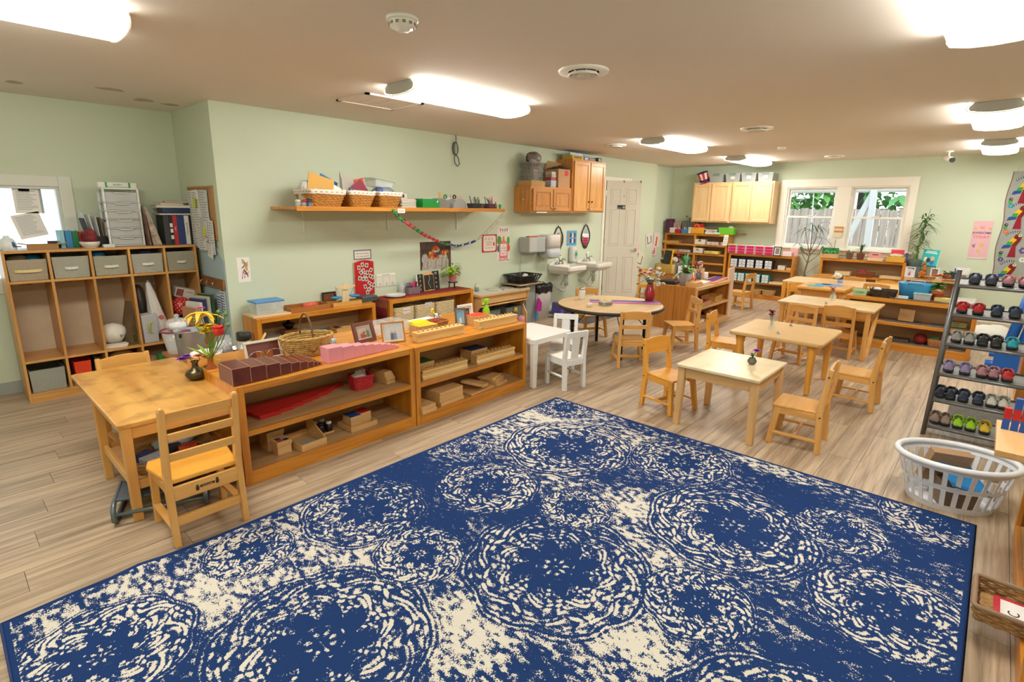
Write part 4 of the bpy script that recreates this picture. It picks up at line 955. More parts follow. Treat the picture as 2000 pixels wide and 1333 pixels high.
B().box(-.1, -.085, -.0315, .0305, 0, .0455).box(.07, .085, -.0315, .0305, 0, .0455).box(-.085, .07, -.0312, -.03, .004, .007).o('green_band', M('#4a9a45', .5), t); text('IVORY', .022, M('#555a4e'), t, (-.01, -.0313, .024))
t = T('canvas_painting', 'dark canvas board leaning between drawer tower and binders', 'board', (1.372, 5.78, TOP), rot=(0, -.05, 0)); B().box(-.006, .006, -.12, .12, 0, .27).o('board', M('#7a5a4a', .8, noise=.5, scale=14), t)
t = T('gift_bag', 'cream paper bag with red speckle leaning beside the binders', 'bag', (1.425, 5.77, TOP), rot=(0, -.13, 0)); b = B(); b.loops([[(-.03, -.1, 0), (.04, -.1, 0), (.04, .1, 0), (-.03, .1, 0)], [(-.022, -.1, .2), (.02, -.1, .2), (.02, .1, .2), (-.022, .1, .2)], [(-.02, -.095, .35), (.0, -.095, .34), (.0, .095, .34), (-.02, .095, .35)]], smooth=False); b.o('bag_body', M('#b8a898', .9, noise=.55, scale=26), t)
for i, (c, w, h, lb, ti, tc) in enumerate((('#3b3d40', .045, .27, 'charcoal ring binder at left of the binder row', None, None), ('#202227', .03, .27, 'black binder with red and white spine tabs', 'MCM', RED), ('#b83038', .036, .265, 'red binder with pale lower spine', 'eMC', WHITE), ('#27407a', .06, .265, 'wide royal blue ring binder', None, None), ('#e0ded6', .04, .265, 'white binder with black spine lettering Practical Life', 'Practical Life', INK), ('#1d1d1f', .045, .265, 'black binder at right end of the binder row', None, None))):
 book(lb, (1.508 + sum((.045, .03, .036, .06, .04, .045)[:i]) + (.045, .03, .036, .06, .04, .045)[i] / 2, 5.83, TOP), w - .002, .22, h, c, 0, group='binders on the cubby', title=ti, tcol=tc, name='ring_binder', cat='binder')
for i, z in enumerate((.10, .16, .21)): BX('spine_label', ('lowest','middle','topmost')[i] + ' white tab on the black binder spine', 'label', (1.568, 5.7175, TOP + z - .05), (.022, .002, .035), PAPER, group='white binder spine tabs', bev=0)
flat_book('thin white folder lying across the binders', (1.62, 5.82, TOP + .272), .28, .2, .012, '#d8d6cc', .05, name='folder', cat='folder')
t = T('plastic_case', 'dark blue clear-lidded case on top of the binders', 'case', (1.635, 5.82, TOP + .285)); B().box(-.12, .12, -.09, .09, 0, .05).o('case_body', M('#26365c', .3), t, bev=.006)
flat_book('white flat box on the dark blue case', (1.62, 5.83, TOP + .336), .3, .2, .022, '#dedacd', -.02, name='flat_box', cat='box')
flat_book('orange and navy book lying open-side on the white flat box', (1.60, 5.84, TOP + .359), .2, .16, .022, '#c9512a', .12)
flat_book('dark red book topping the pile above the binders', (1.66, 5.83, TOP + .382), .2, .13, .014, '#7a2f2c', -.1)
t = T('pump_dispenser', 'white plastic jug with blue nozzle at the left end of the cubby top', 'dispenser', (.43, 5.72, TOP)); b = B(); b.lathe([(.06, 0), (.062, .05), (.045, .085), (.02, .1), (.02, .112)], n=20, sx=.9); b.o('jug_body', M('#e4e8ea', .35), t); B().ell((.028, -.045, .045), .016, .012, .022, 10, 8).tube([(.028, -.05, .03), (.075, -.055, .028)], .005, 6).o('nozzle', M('#33608c', .4), t)
B().box(-.035, .08, -.06, .05, 0, .003).o('drip_plate', M('#dfe4e6', .4), t)
# ------------------------------------------------------------------ jog wall: board, panel, hook rail
JR = -PI / 2; JX = XJ
t = T('bulletin_board', 'cork bulletin board with wooden frame covered in overlapping papers', 'bulletin board', (JX, 5.42, 1.28), JR)
CORK = M('#b58d5c', .9, noise=.3, scale=80)
B().box(-.34, .28, -.012, 0, 0, .47).o('cork', CORK, t)
fm = wood('board_frame', '#b98a50', '#a07038', 'x', .45)
for a in ((-.34, .28, .452, .47), (-.34, .28, 0, .018), (-.34, -.322, .018, .452), (.262, .28, .018, .452)): B().box(a[0], a[1], -.018, -.012, a[2], a[3]).o('frame_bar', fm, t, bev=.002)
rn = random.Random(4)
for i, (x, z, w2, h2, a) in enumerate(((-.27, .30, .13, .27, .02), (-.13, .26, .2, .36, -.03), (.08, .30, .2, .27, .03), (-.24, .06, .16, .3, .04), (-.06, .0, .2, .22, -.05), (.12, .05, .15, .28, .06), (.2, .02, .13, .3, .03), (.14, -.1, .13, .13, .22), (.03, .09, .19, .2, .15))):
 p = B().box(-w2 / 2, w2 / 2, -.001, 0, -h2 / 2, h2 / 2).o('paper', M(('#d8d8d6', '#e2e2e0', '#d2d3d4')[i % 3], .85), t, (x, -.0195 - i * .0016, z), rot=(0, a, 0))
 l = B()
 for k in range(int(h2 / .022)): l.box(-w2 * .4, w2 * rn.uniform(.0, .4), -.0016, -.001, h2 * .42 - k * .022, h2 * .42 - k * .022 + .006)
 STUFF(l.o('print', M('#8d8f94', .85), p))
for x, z, a in ((-.12, .32, .1), (.06, .07, -.08)): B().box(-.03, .03, -.002, 0, -.042, .042).o('sticky_note', M('#d2d83a', .7), t, (x, -.037, z), rot=(0, a, 0))
for x, z, c in ((.0, .44, '#d0642a'), (.1, .02, '#c23a34'), (.11, -.02, '#3a7a4a')): B().lathe([(.006, 0), (.006, .006), (0, .01)], n=8).o('push_pin', M(c, .4), t, (x, -.036, z), rot=(PI / 2, 0, 0))
t = T('pale_blue_panel', 'pale blue painted board low on the alcove side wall', 'panel', (JX, 5.3, .25), JR); B().prism([(-.32, 0), (.235, 0), (.235, .85), (.02, 1.02), (-.32, 1.02)], -.008, 0, 'xz').o('panel_sheet', M('#a9bfcb', .6), t)
t = T('coat_rail', 'brown wooden coat rail with small metal hooks on alcove wall', 'coat rail', (JX, 5.5, .838), JR); B().box(-.32, .43, -.03, -.008, 0, .09).o('rail', wood('rail', '#9a6b3f', '#7c4f2a', 'x', .5), t, bev=.003)
for i in range(4): B().tube([(-.2 + i * .15, -.03, .06), (-.2 + i * .15, -.055, .05), (-.2 + i * .15, -.06, .025), (-.2 + i * .15, -.045, .012), (-.2 + i * .15, -.038, .03)], .004, 6).o('hook', STEEL, t)
for i, (y, z, w2, h2) in enumerate(((5.26, .58, .12, .2), (5.16, .60, .11, .3))):
 t = T('list_sheet', ('small white list with coloured words on the pale blue panel', 'long white word list on the pale blue panel nearer the room')[i], 'paper', (JX - .009, y, z), JR); B().box(-w2 / 2, w2 / 2, -.001, 0, 0, h2).o('sheet', M('#dfe4ea', .8), t)
 l = B(); 
 for k in range(int(h2 / .025)): l.box(-w2 * .38, w2 * .3, -.0016, -.001, h2 - .03 - k * .025, h2 - .02 - k * .025)
 STUFF(l.o('print', M('#56679a', .8), t))
for i, (c, h) in enumerate((('#b98a6a', .19), ('#e0dcd2', .24), ('#2e3a6a', .27), ('#c9c4b6', .29), ('#3a5a3c', .31))):
 book(('tan', 'white', 'navy and red', 'pale', 'dark green')[i] + ' magazine standing behind the flowers by the alcove', (1.535 + i * .034, 5.0 + i * .03 if False else 5.35, .505), .024, .2, h * .9, c, .3, group='magazines by the alcove', name='magazine')
BX('magazine_box', 'low wooden crate carrying the standing magazines', 'crate', (1.61, 5.36, 0), (.24, .26, .50), WALNUT('z'))
# ------------------------------------------------------------------ work table things
def stem(b, p, q, r=.0025, bow=.02):
 p, q = Vector(p), Vector(q); m = (p + q) / 2 + Vector((bow, bow * .5, 0)); b.tube([p, p.lerp(m, .6), m, q.lerp(m, .4), q], r, 5)
def bloom(b, c, r, n=12, layers=3, lift=.5, seed=0, w=.5):
 rn = random.Random(seed); c = Vector(c)
 for k in range(layers):
  for i in range(n):
   a = 2 * PI * (i + .5 * k) / n + rn.uniform(-.1, .1); el = lift * (k + .2) / layers + rn.uniform(-.08, .08)
   b.leaf(c, (math.cos(a) * math.cos(el), math.sin(a) * math.cos(el), math.sin(el)), r * (1 - .18 * k), r * w, .12, 3)
 return b
GREEN = M('#4f7d2c', .5); LGREEN = M('#7f9d35', .5); DGREEN = M('#2f5a26', .5)
t = T('bronze_vase', 'small bronze bottle vase with purple and peach flowers on work table', 'vase', (1.0, 3.53, .5335)); b = B(); b.lathe([(.03, 0), (.052, .016), (.06, .036), (.05, .056), (.026, .068), (.018, .08), (.017, .105), (.024, .116), (.019, .116), (.013, .09)], n=28, cap=False); b.o('vase_body', M('#5c5238', .3, .75, noise=.25, scale=20), t)
B().tube([(.05, -.01, .055), (.066, -.012, .062), (.062, -.012, .078), (.045, -.01, .07)], .005, 6).o('handle', M('#5c5238', .3, .75), t)
b = B(); stem(b, (0, 0, .09), (-.055, .03, .15)); stem(b, (0, 0, .09), (.02, -.02, .15)); b.leaf((0, 0, .11), (-.3, -.5, .5), .05, .025).o('stems', GREEN, t)
b = B(); bloom(b, (-.058, .03, .135), .036, 14, 4, .9, 1); bloom(b, (-.03, .045, .145), .032, 12, 4, .9, 2); b.o('purple_flower', M('#8a3fa8', .6), t)
b = B(); bloom(b, (.018, -.02, .15), .038, 14, 4, .8, 3); bloom(b, (.045, -.05, .145), .03, 12, 3, .8, 5); b.o('peach_flower', M('#d98a62', .6), t)
t = T('amber_bottle_vase', 'amber glass bottle holding tall yellow lilies and a red rose', 'vase', (1.07, 3.47, .5)); b = B(); b.lathe([(.03, 0), (.034, .01), (.034, .1), (.018, .13), (.016, .165), (.02, .17)], n=20, cap=False); b.o('bottle', M('#b8602a', .08, alpha=.75, spec=.7), t)
BX('bottle_riser', 'thin wood block under the amber bottle', 'block', (1.07, 3.47, .4), (.09, .09, .0995), BEECH('x'))
b = B(); o3 = (0, 0, .15)
tips = dict(l1=(-.02, .02, .44), l2=(-.03, .16, .40), l3=(.02, .02, .42), y1=(0, .06, .36), y2=(.01, -.03, .37), ro=(.02, -.14, .36), th1=(.05, -.19, .46), th2=(.03, -.14, .47), th3=(.05, -.21, .40), pk=(0, .07, .47))
for k, q in tips.items(): stem(b, o3, q, .0028)
b.o('stems', GREEN, t)
b = B()
for d2, Ln in (((-.5, .6, .7), .2), ((-.2, .9, .35), .17), ((.3, .3, 1), .2), ((-.6, -.3, .8), .19), ((.2, -.7, .3), .11), ((-.2, .8, .9), .18), ((0, -.5, .9), .16)): b.leaf(o3, d2, Ln, .026, .25)
b.leaf((0, .1, .33), (-.1, 1, .2), .1, .03, .2).leaf((-.02, .14, .38), (-.2, .9, .4), .08, .022, .2); b.o('leaves', M('#8aa632', .5), t)
b = B()
for c, a0 in ((tips['l1'], 0), (tips['l3'], .5)):
 for i in range(6): a = a0 + i * PI / 3; b.leaf(c, (math.cos(a), math.sin(a), .55), .115, .03, .75, 6)
for i in range(4): a = i * 1.4; b.leaf(tips['l2'], (math.cos(a), math.sin(a), -.1 + .4 * (i % 2)), .09, .024, .6, 5)
b.o('yellow_lily', M('#e0b62e', .55), t); b = B(); bloom(b, tips['y1'], .052, 12, 4, .9, 7, .4); bloom(b, tips['y2'], .05, 12, 4, .9, 8, .4); bloom(b, (0, .03, .33), .046, 12, 3, .7, 9, .4); b.o('yellow_daisy', M('#e8c714', .55), t)
b = B(); c = Vector(tips['ro']); b.ell(c, .03, .03, .032, 14, 10)
for i in range(9): a = i * .7; b.leaf(c + Vector((0, 0, -.02)), (math.cos(a) * .7, math.sin(a) * .7, .8), .058, .05, -.1, 4)
b.o('red_rose', M('#cf2420', .5), t); b = B()
for k in ('th1', 'th2', 'th3'): b.ell(tips[k], .012, .012, .014, 8, 6); bloom(b, tips[k], .022, 7, 1, .4, 3)
b.o('green_bud', M('#5a8a3c', .6), t); b = B(); bloom(b, tips['pk'], .03, 10, 2, .5, 2); b.o('pink_flower', M('#c8508a', .6), t)
t = T('wicker_tray', 'flat wicker tray of toys on work table lower shelf', 'basket', (.76, 3.26, .187)); wicker(t, .36, .25, .06, .02, M('#b58a50', .75), 5, 24, .004, .05, (.007, M('#a37a42', .7)))
for i, (x, y, s2, c, a) in enumerate((( -.1, -.03, (.11, .08, .05), '#c9cdd6', .3), (.0, .02, (.08, .07, .07), '#2a2630', .1), (.07, -.02, (.09, .06, .06), '#c24a2a', -.2), (-.12, .05, (.07, .06, .05), '#3a4a8a', .5), (.03, -.06, (.06, .05, .04), '#d8b83a', .2))):
 BX('toy_box', ('small white and blue card box', 'black toy box', 'orange-red toy box', 'navy toy box', 'yellow toy box')[i] + ' in the wicker tray under the work table', 'toy', (.76 + x, 3.26 + y, .194), s2, M(c, .5, noise=.3, scale=60), a)
crumple('cloth', 'pale blue cloth in the wicker tray under the work table', 'cloth', (.80, 3.33, .22), .11, .05, .04, M('#9fb2c8', .85), 3)
t = T('rolled_mat', 'rolled striped grey mat behind the wicker tray', 'mat', (.90, 3.47, .187), .9); b = B(); b.tube([(-.11, 0, .035), (.11, 0, .035)], .034, 16); b.o('roll', M('#a8a097', .9, noise=.3, scale=30), t)
t = T('metal_step', 'grey metal tube step lying on the floor under the work table', 'step stool', (.66, 3.12, 0), -.35); GM = M('#6f7a82', .4, .6)
for sx in (-1, 1):
 x = sx * .2; B().tube([(x, .16, .012), (x, -.11, .012), (x, -.14, .03), (x, -.135, .085), (x, -.1, .105), (x, .14, .105)], .012, 8).o('side_tube', GM, t)
B().box(-.19, .19, -.09, .13, .107, .118).o('tread', M('#5b646b', .5, .4), t, bev=.003)
for y in (-.138, .1): B().tube([(-.2, y, .06), (.2, y, .06)], .009, 8).o('cross_tube', GM, t)
t = T('metal_bucket', 'tall galvanized bucket on the low brown desk', 'bucket', (1.20, 4.27, .5005)); b = B(); b.lathe([(.075, 0), (.085, .01), (.098, .19), (.103, .195), (.096, .195), (.08, .012), (0, .01)], n=28, cap=False); b.o('pail', M('#b4bec4', .35, .5, noise=.15, scale=12), t); B().cb((-.075, -.062, .17), .03, .01, .025, (0, 0, .8)).o('black_clip', BLACK, t)
t = T('clear_tub', 'clear tub with dark red rim behind the bucket', 'tub', (1.16, 4.43, .5005)); B().lathe([(.07, 0), (.1, .17), (.096, .17), (.067, .005)], n=24, cap=False).o('tub_body', CLEAR, t); B().tube([(.1 * math.cos(a), .1 * math.sin(a), .172) for a in [2 * PI * i / 24 for i in range(24)]], .006, 6, True).o('rim', M('#8f2f38', .4), t)
t = T('glass_jar', 'glass candy jar with knob lid, standing on the red-rimmed tub', 'jar', (1.17, 4.42, .68)); B().lathe([(.07, 0), (.072, .05), (.06, .075), (.0, .09)], n=24).o('jar_body', CLEAR, t); B().lathe([(.055, .004), (.055, .045), (0, .05)], n=18).o('white_filling', M('#e4e2e6', .8), t); B().ell((0, 0, .1), .018, .018, .016, 10, 8).o('lid_knob', CLEAR, t)
BX('tub_board', 'round board lid under the candy jar', 'lid', (1.17, 4.42, .6745), (.12, .12, .005), M('#8f2f38', .5))
t = T('glass_jar', 'low glass jar of white powder on the low desk', 'jar', (1.43, 4.30, .5005)); B().lathe([(.055, 0), (.062, .02), (.06, .075), (.048, .09), (.05, .1)], n=24).o('jar_body', CLEAR, t); B().lathe([(.05, .004), (.055, .04), (0, .044)], n=18).o('white_filling', M('#e4e6ea', .8), t)
t = T('white_bowl', 'white bowl with red stripe on the low desk behind the bronze vase', 'bowl', (1.19, 3.92, .5005)); B().lathe([(.04, 0), (.085, .05), (.1, .095), (.095, .095), (.08, .05), (0, .01)], n=28, cap=False).o('bowl_body', M('#e6e4e4', .3), t); B().lathe([(.087, .053), (.0945, .075), (.0935, .075), (.086, .053)], n=28, cap=False).o('red_stripe', M('#b8302c', .4), t)
crumple('speckled_cloth', 'white and black speckled cloth on the low desk by the lilies', 'cloth', (1.31, 3.96, .5), .06, .05, .075, M('#c9c9c6', .9, noise=.6, scale=45), 6, .3)
t = T('metal_pot', 'steel pot with black handle behind the brown stair blocks', 'pot', (1.43, 3.98, .5005)); B().lathe([(.065, 0), (.07, .07), (.075, .075), (.068, .07), (.062, .006), (0, .005)], n=24, cap=False).o('pot_body', STEEL, t); B().tube([(.07, -.02, .06), (.11, -.05, .062), (.15, -.07, .05)], .008, 6).o('handle', BLACK, t)
t = T('tumbler', 'clear drinking tumbler with black lid and cord loop', 'bottle', (1.42, 3.86, .5005)); B().lathe([(.033, 0), (.036, .01), (.042, .15), (.041, .15), (.03, .006)], n=24, cap=False).o('cup', M('#d8d4d2', .15, alpha=.5), t); B().lathe([(.044, .15), (.047, .155), (.047, .203), (.04, .208), (0, .208)], n=24).o('lid', BLACK, t); B().tube([(.044, -.01, .195), (.06, -.015, .19), (.066, -.015, .15), (.056, -.015, .125), (.05, -.015, .15), (.05, -.012, .185)], .003, 5).o('cord_loop', BLACK, t)
# ------------------------------------------------------------------ near shelf: brown stair, pink tower
S1 = .6006
BROWN = wood('stair_brown', '#6b2c22', '#54201a', 'y', .35, 14, .1, coat=.2); WORN = M('#b98a6a', .6)
x = 1.026; ORD = ['thickest', 'second thickest', 'third thickest', 'fourth thickest', 'fifth thickest', 'fifth thinnest', 'fourth thinnest', 'third thinnest', 'second thinnest', 'thinnest']
for i, wdt in enumerate((.1, .09, .082, .068, .058, .05, .04, .03, .02, .01)):
 y0 = 3.008 + .007 * i; t = T('brown_prism', ORD[i] + ' dark brown block of the brown stair', 'block', (x + wdt / 2, y0 + .1, S1), .0, 'brown stair blocks')
 B().box(-wdt / 2, wdt / 2, -.1, .1, 0, wdt).o('block_body', BROWN, t, bev=.0025, seg=1)
 b = B(); h = wdt / 2; k = .0016
 for sx in (-1, 1):
  b.bar((sx * (h - .001), -.0985, wdt - .001), (sx * (h - .001), .0985, wdt - .001), k * 1.6, k * 1.6)
  b.bar((sx * (h - .001), -.099, .001), (sx * (h - .001), -.099, wdt - .001), k * 1.6, k * 1.6, ref=(1, 0, 0))
 b.bar((-h, -.099, wdt - .001), (h, -.099, wdt - .001), k * 1.6, k * 1.6, ref=(0, 0, 1)); STUFF(b.o('worn_edge', WORN, t)); x += wdt + .0012
PINK = M('#e79aa4', .4, noise=.04, scale=6); x = 1.617
for i, wdt in enumerate((.1, .09, .08, .07, .06, .05, .04, .03, .02, .01)):
 y0 = 3.042 + .003 * i; tag(B().box(-wdt / 2, wdt / 2, -wdt / 2, wdt / 2, 0, wdt).o('pink_cube', PINK, None, (x + wdt / 2, y0 + wdt / 2, S1), bev=.0015, seg=1), ('largest', 'second largest', 'third largest', 'fourth largest', 'fifth largest', 'fifth smallest', 'fourth smallest', 'third smallest', 'second smallest', 'smallest')[i] + ' pink cube in the descending pink row', 'block', 'pink tower cubes'); x += wdt + .0012
t = T('handled_basket', 'oval wicker basket with tall hoop handle behind the pink cubes', 'basket', (1.645, 3.375, S1), -.1); WK = M('#c9a45e', .7, noise=.4, scale=50); WD = M('#6b4a30', .6)
def oval_basket(t, rx, ry, h, fl, rows, n, mat, r=.006):
 b = B()
 for k in range(rows):
  z = h * (k + .5) / rows; f = 1 + fl * (k + .5) / rows
  b.tube([(rx * f * math.cos(a) * (1 + (.012 if (i + k) % 2 else -.012)), ry * f * math.sin(a) * (1 + (.012 if (i + k) % 2 else -.012)), z) for i, a in enumerate([2 * PI * j / n for j in range(n)])], h / rows * .58, 5, True)
 b.prism(circ(1, n, sx=rx, sy=ry), 0, .006); STUFF(b.o('weave', mat, t))
 f = 1 + fl; q = B()
 for p in (0, PI): q.tube([((rx * f + .004 * math.cos(a * 9 + p)) * math.cos(a), (ry * f + .004 * math.cos(a * 9 + p)) * math.sin(a), h + .004 * math.sin(a * 9 + p)) for a in [2 * PI * j / 60 for j in range(60)]], .0065, 6, True)
 q.o('rim', mat, t)
oval_basket(t, .135, .095, .125, .28, 9, 40, WK)
b = B(); b.tube([(.03 * 0, -.115 * math.cos(a), .12 + .155 * math.sin(a)) for a in [PI * j / 18 for j in range(19)]], .0065, 7); b.o('handle', WD, t)
b = B()
for i in range(12):
 a = 2 * PI * i / 12; c = Vector((.158 * math.cos(a), .112 * math.sin(a), .07)); tv = Vector((-math.sin(a), math.cos(a), 0))
 b.tube([c + tv * .03 * math.cos(q) + Vector((0, 0, .035 * math.sin(q))) for q in [PI * j / 8 + (PI if i % 2 else 0) for j in range(9)]], .0028, 5)
STUFF(b.o('scroll_trim', WD, t))
def photo_frame(label, c, w, h, rz, fcol, bw, lean=.25, inner=None, pic=('#8a6a58', .6, 40), mat=None, group=None, name='framed_photo', figs=None):
 t = T(name, label, 'picture frame', c, rz, group, rot=(-lean, 0, rz)); m = mat or M(fcol, .4)
 for a in ((-w / 2, w / 2, h - bw, h), (-w / 2, w / 2, 0, bw), (-w / 2, -w / 2 + bw, bw, h - bw), (w / 2 - bw, w / 2, bw, h - bw)): B().box(a[0], a[1], -.016, 0, a[2], a[3]).o('frame_bar', m, t, bev=.002)
 B().box(-w / 2 + bw, w / 2 - bw, -.006, -.001, bw, h - bw).o('mount', M('#e6e2da', .6), t)
 iw = inner or .008; x0, x1, z0, z1 = -w / 2 + bw + iw, w / 2 - bw - iw, bw + iw, h - bw - iw
 p = B().box(x0, x1, -.0075, -.006, z0, z1).o('photo', M(pic[0], .4, noise=pic[1], scale=pic[2]), t)
 for k, (fx, fh, col, skin) in enumerate(figs or ()):
  X = x0 + (x1 - x0) * fx; Hh = (z1 - z0) * fh; hw = (x1 - x0) * .1
  g = B(); g.prism([(X - hw, z0), (X + hw, z0), (X + hw * .8, z0 + Hh * .72), (X - hw * .8, z0 + Hh * .72)], -.0085, -.0075, 'xz'); g.o('photo_figure', M(col, .5), t)
  g = B(); g.prism(circ(hw * .62, 10, (X, z0 + Hh * .86)), -.0088, -.0075, 'xz'); g.o('photo_face', M(skin, .5), t)
 B().bar((0, 0.002, h * .6), (0, h * .38, .012 + h * .05), .03, .003).o('easel_leg', M('#2a2522', .6), t)
 return t
photo_frame('brown wooden picture frame with a family photo behind the pink cubes', (2.09, 3.36, S1), .19, .155, .12, '#6a3626', .028, .3, pic=('#b3a89a', .3, 20), figs=((.3, .55, '#a8432f', '#c99474'), (.52, .72, '#3a2a2a', '#c99474'), (.55, .42, '#c2583a', '#d9a888'), (.78, .85, '#3f7a58', '#b98566')))
photo_frame('gold wooden picture frame with two people on a beach', (2.235, 3.21, S1), .175, .155, -.32, '#b87a2a', .010, .28, .012, ('#c9d0d3', .2, 5), figs=((.42, .62, '#5a6478', '#c9a58a'), (.6, .62, '#7a88a8', '#c9a58a')))
t = T('cream_tray', 'cream rimmed brown tray standing on edge behind the brown stair', 'tray', (1.385, 3.44, S1), rot=(-.35, 0, -.02)); B().box(-.115, .115, -.008, 0, .004, .115).o('tray_panel', M('#6a3226', .5), t)
for a in ((-.12, .12, .11, .128), (-.12, .12, 0, .012), (-.12, -.103, .012, .11), (.103, .12, .012, .11)): B().box(a[0], a[1], -.018, 0, a[2], a[3]).o('tray_rim', M('#cfc6b0', .5), t, bev=.003)
t = T('wire_stand', 'wire stand holding a small striped wood card before the cream tray', 'stand', (1.37, 3.385, S1)); b = B()
for sx in (-.055, .055): b.tube([(sx + .05 * math.cos(a), 0, .035 + .04 * math.sin(a)) for a in [PI * j / 10 for j in range(11)]], .0025, 5)
b.o('wire', STEEL, t); B().box(-.05, .05, .012, .016, .002, .07).o('striped_card', wood('stripe', '#c9884c', '#8a4a28', 'z', .5, 60, .05), t)
t = T('round_plate', 'cream plate with red stripe in a wire stand beside the basket', 'plate', (1.535, 3.45, S1), rot=(-.3, 0, .1)); b = B(); b.prism(circ(.062, 28, (0, .062)), -.006, 0, 'xz'); b.o('plate_body', M('#cbc3ae', .5), t); B().box(-.05, .05, -.0075, -.006, .085, .1).o('red_stripe', M('#9a3a30', .5), t); B().tube([(.045 * math.cos(a), -.02, .05 + .045 * math.sin(a)) for a in [-.3 + (PI + .6) * j / 14 for j in range(15)]], .003, 5).o('wire', STEEL, t)
t = T('serving_bowl', 'white serving bowl behind the cream tray', 'bowl', (1.575, 3.655, S1)); B().lathe([(.03, 0), (.075, .03), (.095, .052), (.09, .052), (.07, .03), (0, .008)], n=28, cap=False).o('bowl_body', M('#dfe3e6', .3), t)
t = T('green_bowl', 'lime green bowl with wooden spoon left of the white serving bowl', 'bowl', (1.44, 3.70, S1)); B().lathe([(.04, 0), (.07, .02), (.075, .035), (.07, .035), (0, .01)], n=24, cap=False).o('bowl_body', M('#7ac62e', .4), t); B().bar((.0, -.02, .02), (.09, .05, .1), .014, .006).o('wooden_spoon', BEECH('x'), t)
for i, (lb, c, s2, col, al) in enumerate((('clear lidded tub on the shelf behind basket', (1.79, 3.62, S1), (.12, .09, .06), '#cfd8d8', .5), ('pink plastic toy pieces behind the brown frame', (1.95, 3.66, S1), (.07, .05, .045), '#d83a8a', 1), ('black flat case behind brown frame', (1.93, 3.745, S1), (.16, .06, .075), '#26282b', 1), ('light blue sponge by the brown frame', (1.90, 3.52, S1), (.07, .05, .03), '#9fc4dc', 1))):
 BX('toy_part' if 'toy' in lb else 'small_container', lb, 'container', c, s2, M(col, .4, alpha=al), .2 * i, bev=.006)
t = T('divided_box', 'clear plastic divided box behind the gold picture frame', 'box', (2.42, 3.55, S1), .15); B().openbox(.27, .2, .085, .003, .006).o('box_body', CLEAR, t); B().box(-.002, .002, -.095, .095, .003, .08).box(-.13, .13, -.002, .002, .003, .07).o('divider', CLEAR, t)
def cyl_block(label, c, rz=0, up=True):
 t = T('cylinder_block', label, 'block', c, rz, 'knobbed cylinder blocks'); Lh = .228
 prof = [(-.042, 0), (.042, 0), (.042, .018), (.034, .03), (.034, .045), (.042, .056), (.042, .072), (-.042, .072), (-.042, .056), (-.034, .045), (-.034, .03), (-.042, .018)]
 B().prism(prof, -Lh, Lh, 'yz').o('block_body', wood('block_pale', '#e6c487', '#d3a862', 'x', .4, 20, .06), t, bev=.002)
 for i in range(10):
  xx = -Lh + .035 + i * .043; rr = .016 - .001 * i
  B().lathe([(rr, 0), (rr, .002), (0, .0022)], (xx, 0, .072), 14).lathe([(.004, .002), (.0035, .009), (.007, .013), (.006, .018), (0, .02)], (xx, 0, .072), 10).o('knobbed_cylinder', wood('knob', '#dba95c', '#c08a40', 'z', .4, 30), t)
 return t
cyl_block('cylinder block in front of the yellow topped box on the shelf top', (2.575, 3.10, .6006), -.02)
cyl_block('cylinder block with green dot in front of the red topped box, at the shelf end', (3.20, 3.09, .6006), -.02)
cyl_block('cylinder block on middle shelf in front of the green topped box', (2.57, 3.055, .3226), .0)
cyl_block('cylinder block on middle shelf in front of the blue topped box', (3.14, 3.06, .3226), -.02)
tag(B().lathe([(.009, 0), (.009, .001)], n=12).o('green_dot', M('#6ac24a', .6), None, (3.19, 3.0465, .612), rot=(PI / 2, 0, 0)), 'green sticker dot on the end of a cylinder block', 'sticker').location = (3.0, 3.047, .614)
def lid_box(label, c, w, d, h, lid, rz=0, lh=.014):
 t = T('lidded_box', label, 'box', c, rz, 'wooden boxes with coloured lids'); B().box(-w / 2, w / 2, -d / 2, d / 2, 0, h - lh).o('box_body', BEECH('x'), t, bev=.002); B().box(-w / 2, w / 2, -d / 2, d / 2, h - lh, h).o('lid', BEECH('x'), t, bev=.002); B().box(-w / 2 + .002, w / 2 - .002, -d / 2 + .002, d / 2 - .002, h, h + .0015).o('coloured_top', M(lid, .45), t)
lid_box('wooden box with yellow top behind the left cylinder block', (2.55, 3.255, S1), .18, .13, .085, '#e8c01a', -.05)
lid_box('wooden box with red top behind right cylinder block', (3.12, 3.235, S1), .17, .13, .085, '#d83a22', .05)
lid_box('wooden box with dark green top on the middle shelf', (2.475, 3.22, .3226), .18, .14, .085, '#1f5a26', .02)
lid_box('wooden box with navy blue top on middle shelf', (3.05, 3.21, .3226), .19, .14, .085, '#20306a', 0)
BX('card_carton', 'flat yellow card box behind the yellow topped box', 'box', (2.66, 3.47, S1), (.15, .1, .06), M('#e6d21a', .5), .1)
t = T('wicker_basket', 'small wicker basket behind the yellow topped box', 'basket', (2.79, 3.42, S1), .1); wicker(t, .2, .12, .05, .015, M('#b07a3c', .75), 5, 18, .004, .03, (.006, M('#9a6a34', .7)))
crumple('cloth', 'dark red cloth inside the small wicker basket', 'cloth', (2.80, 3.42, S1 + .008), .07, .04, .03, M('#8f2a26', .85), 2)
BX('paper_pad', 'white and pale green paper pad behind the wicker basket', 'paper', (2.80, 3.60, S1), (.26, .12, .035), M('#e2ecdf', .8), .06)
t = T('steel_cup', 'small steel cup with yellow spoon behind the grey picture frame', 'cup', (2.97, 3.60, S1)); B().lathe([(.028, 0), (.034, .06), (.031, .06), (.026, .004), (0, .003)], n=20, cap=False).o('cup_body', STEEL, t); B().bar((0, 0, .02), (-.03, .02, .09), .012, .006).ell((-.035, .02, .095), .018, .008, .02, 10, 8).o('yellow_spoon', M('#e8c41c', .4), t)
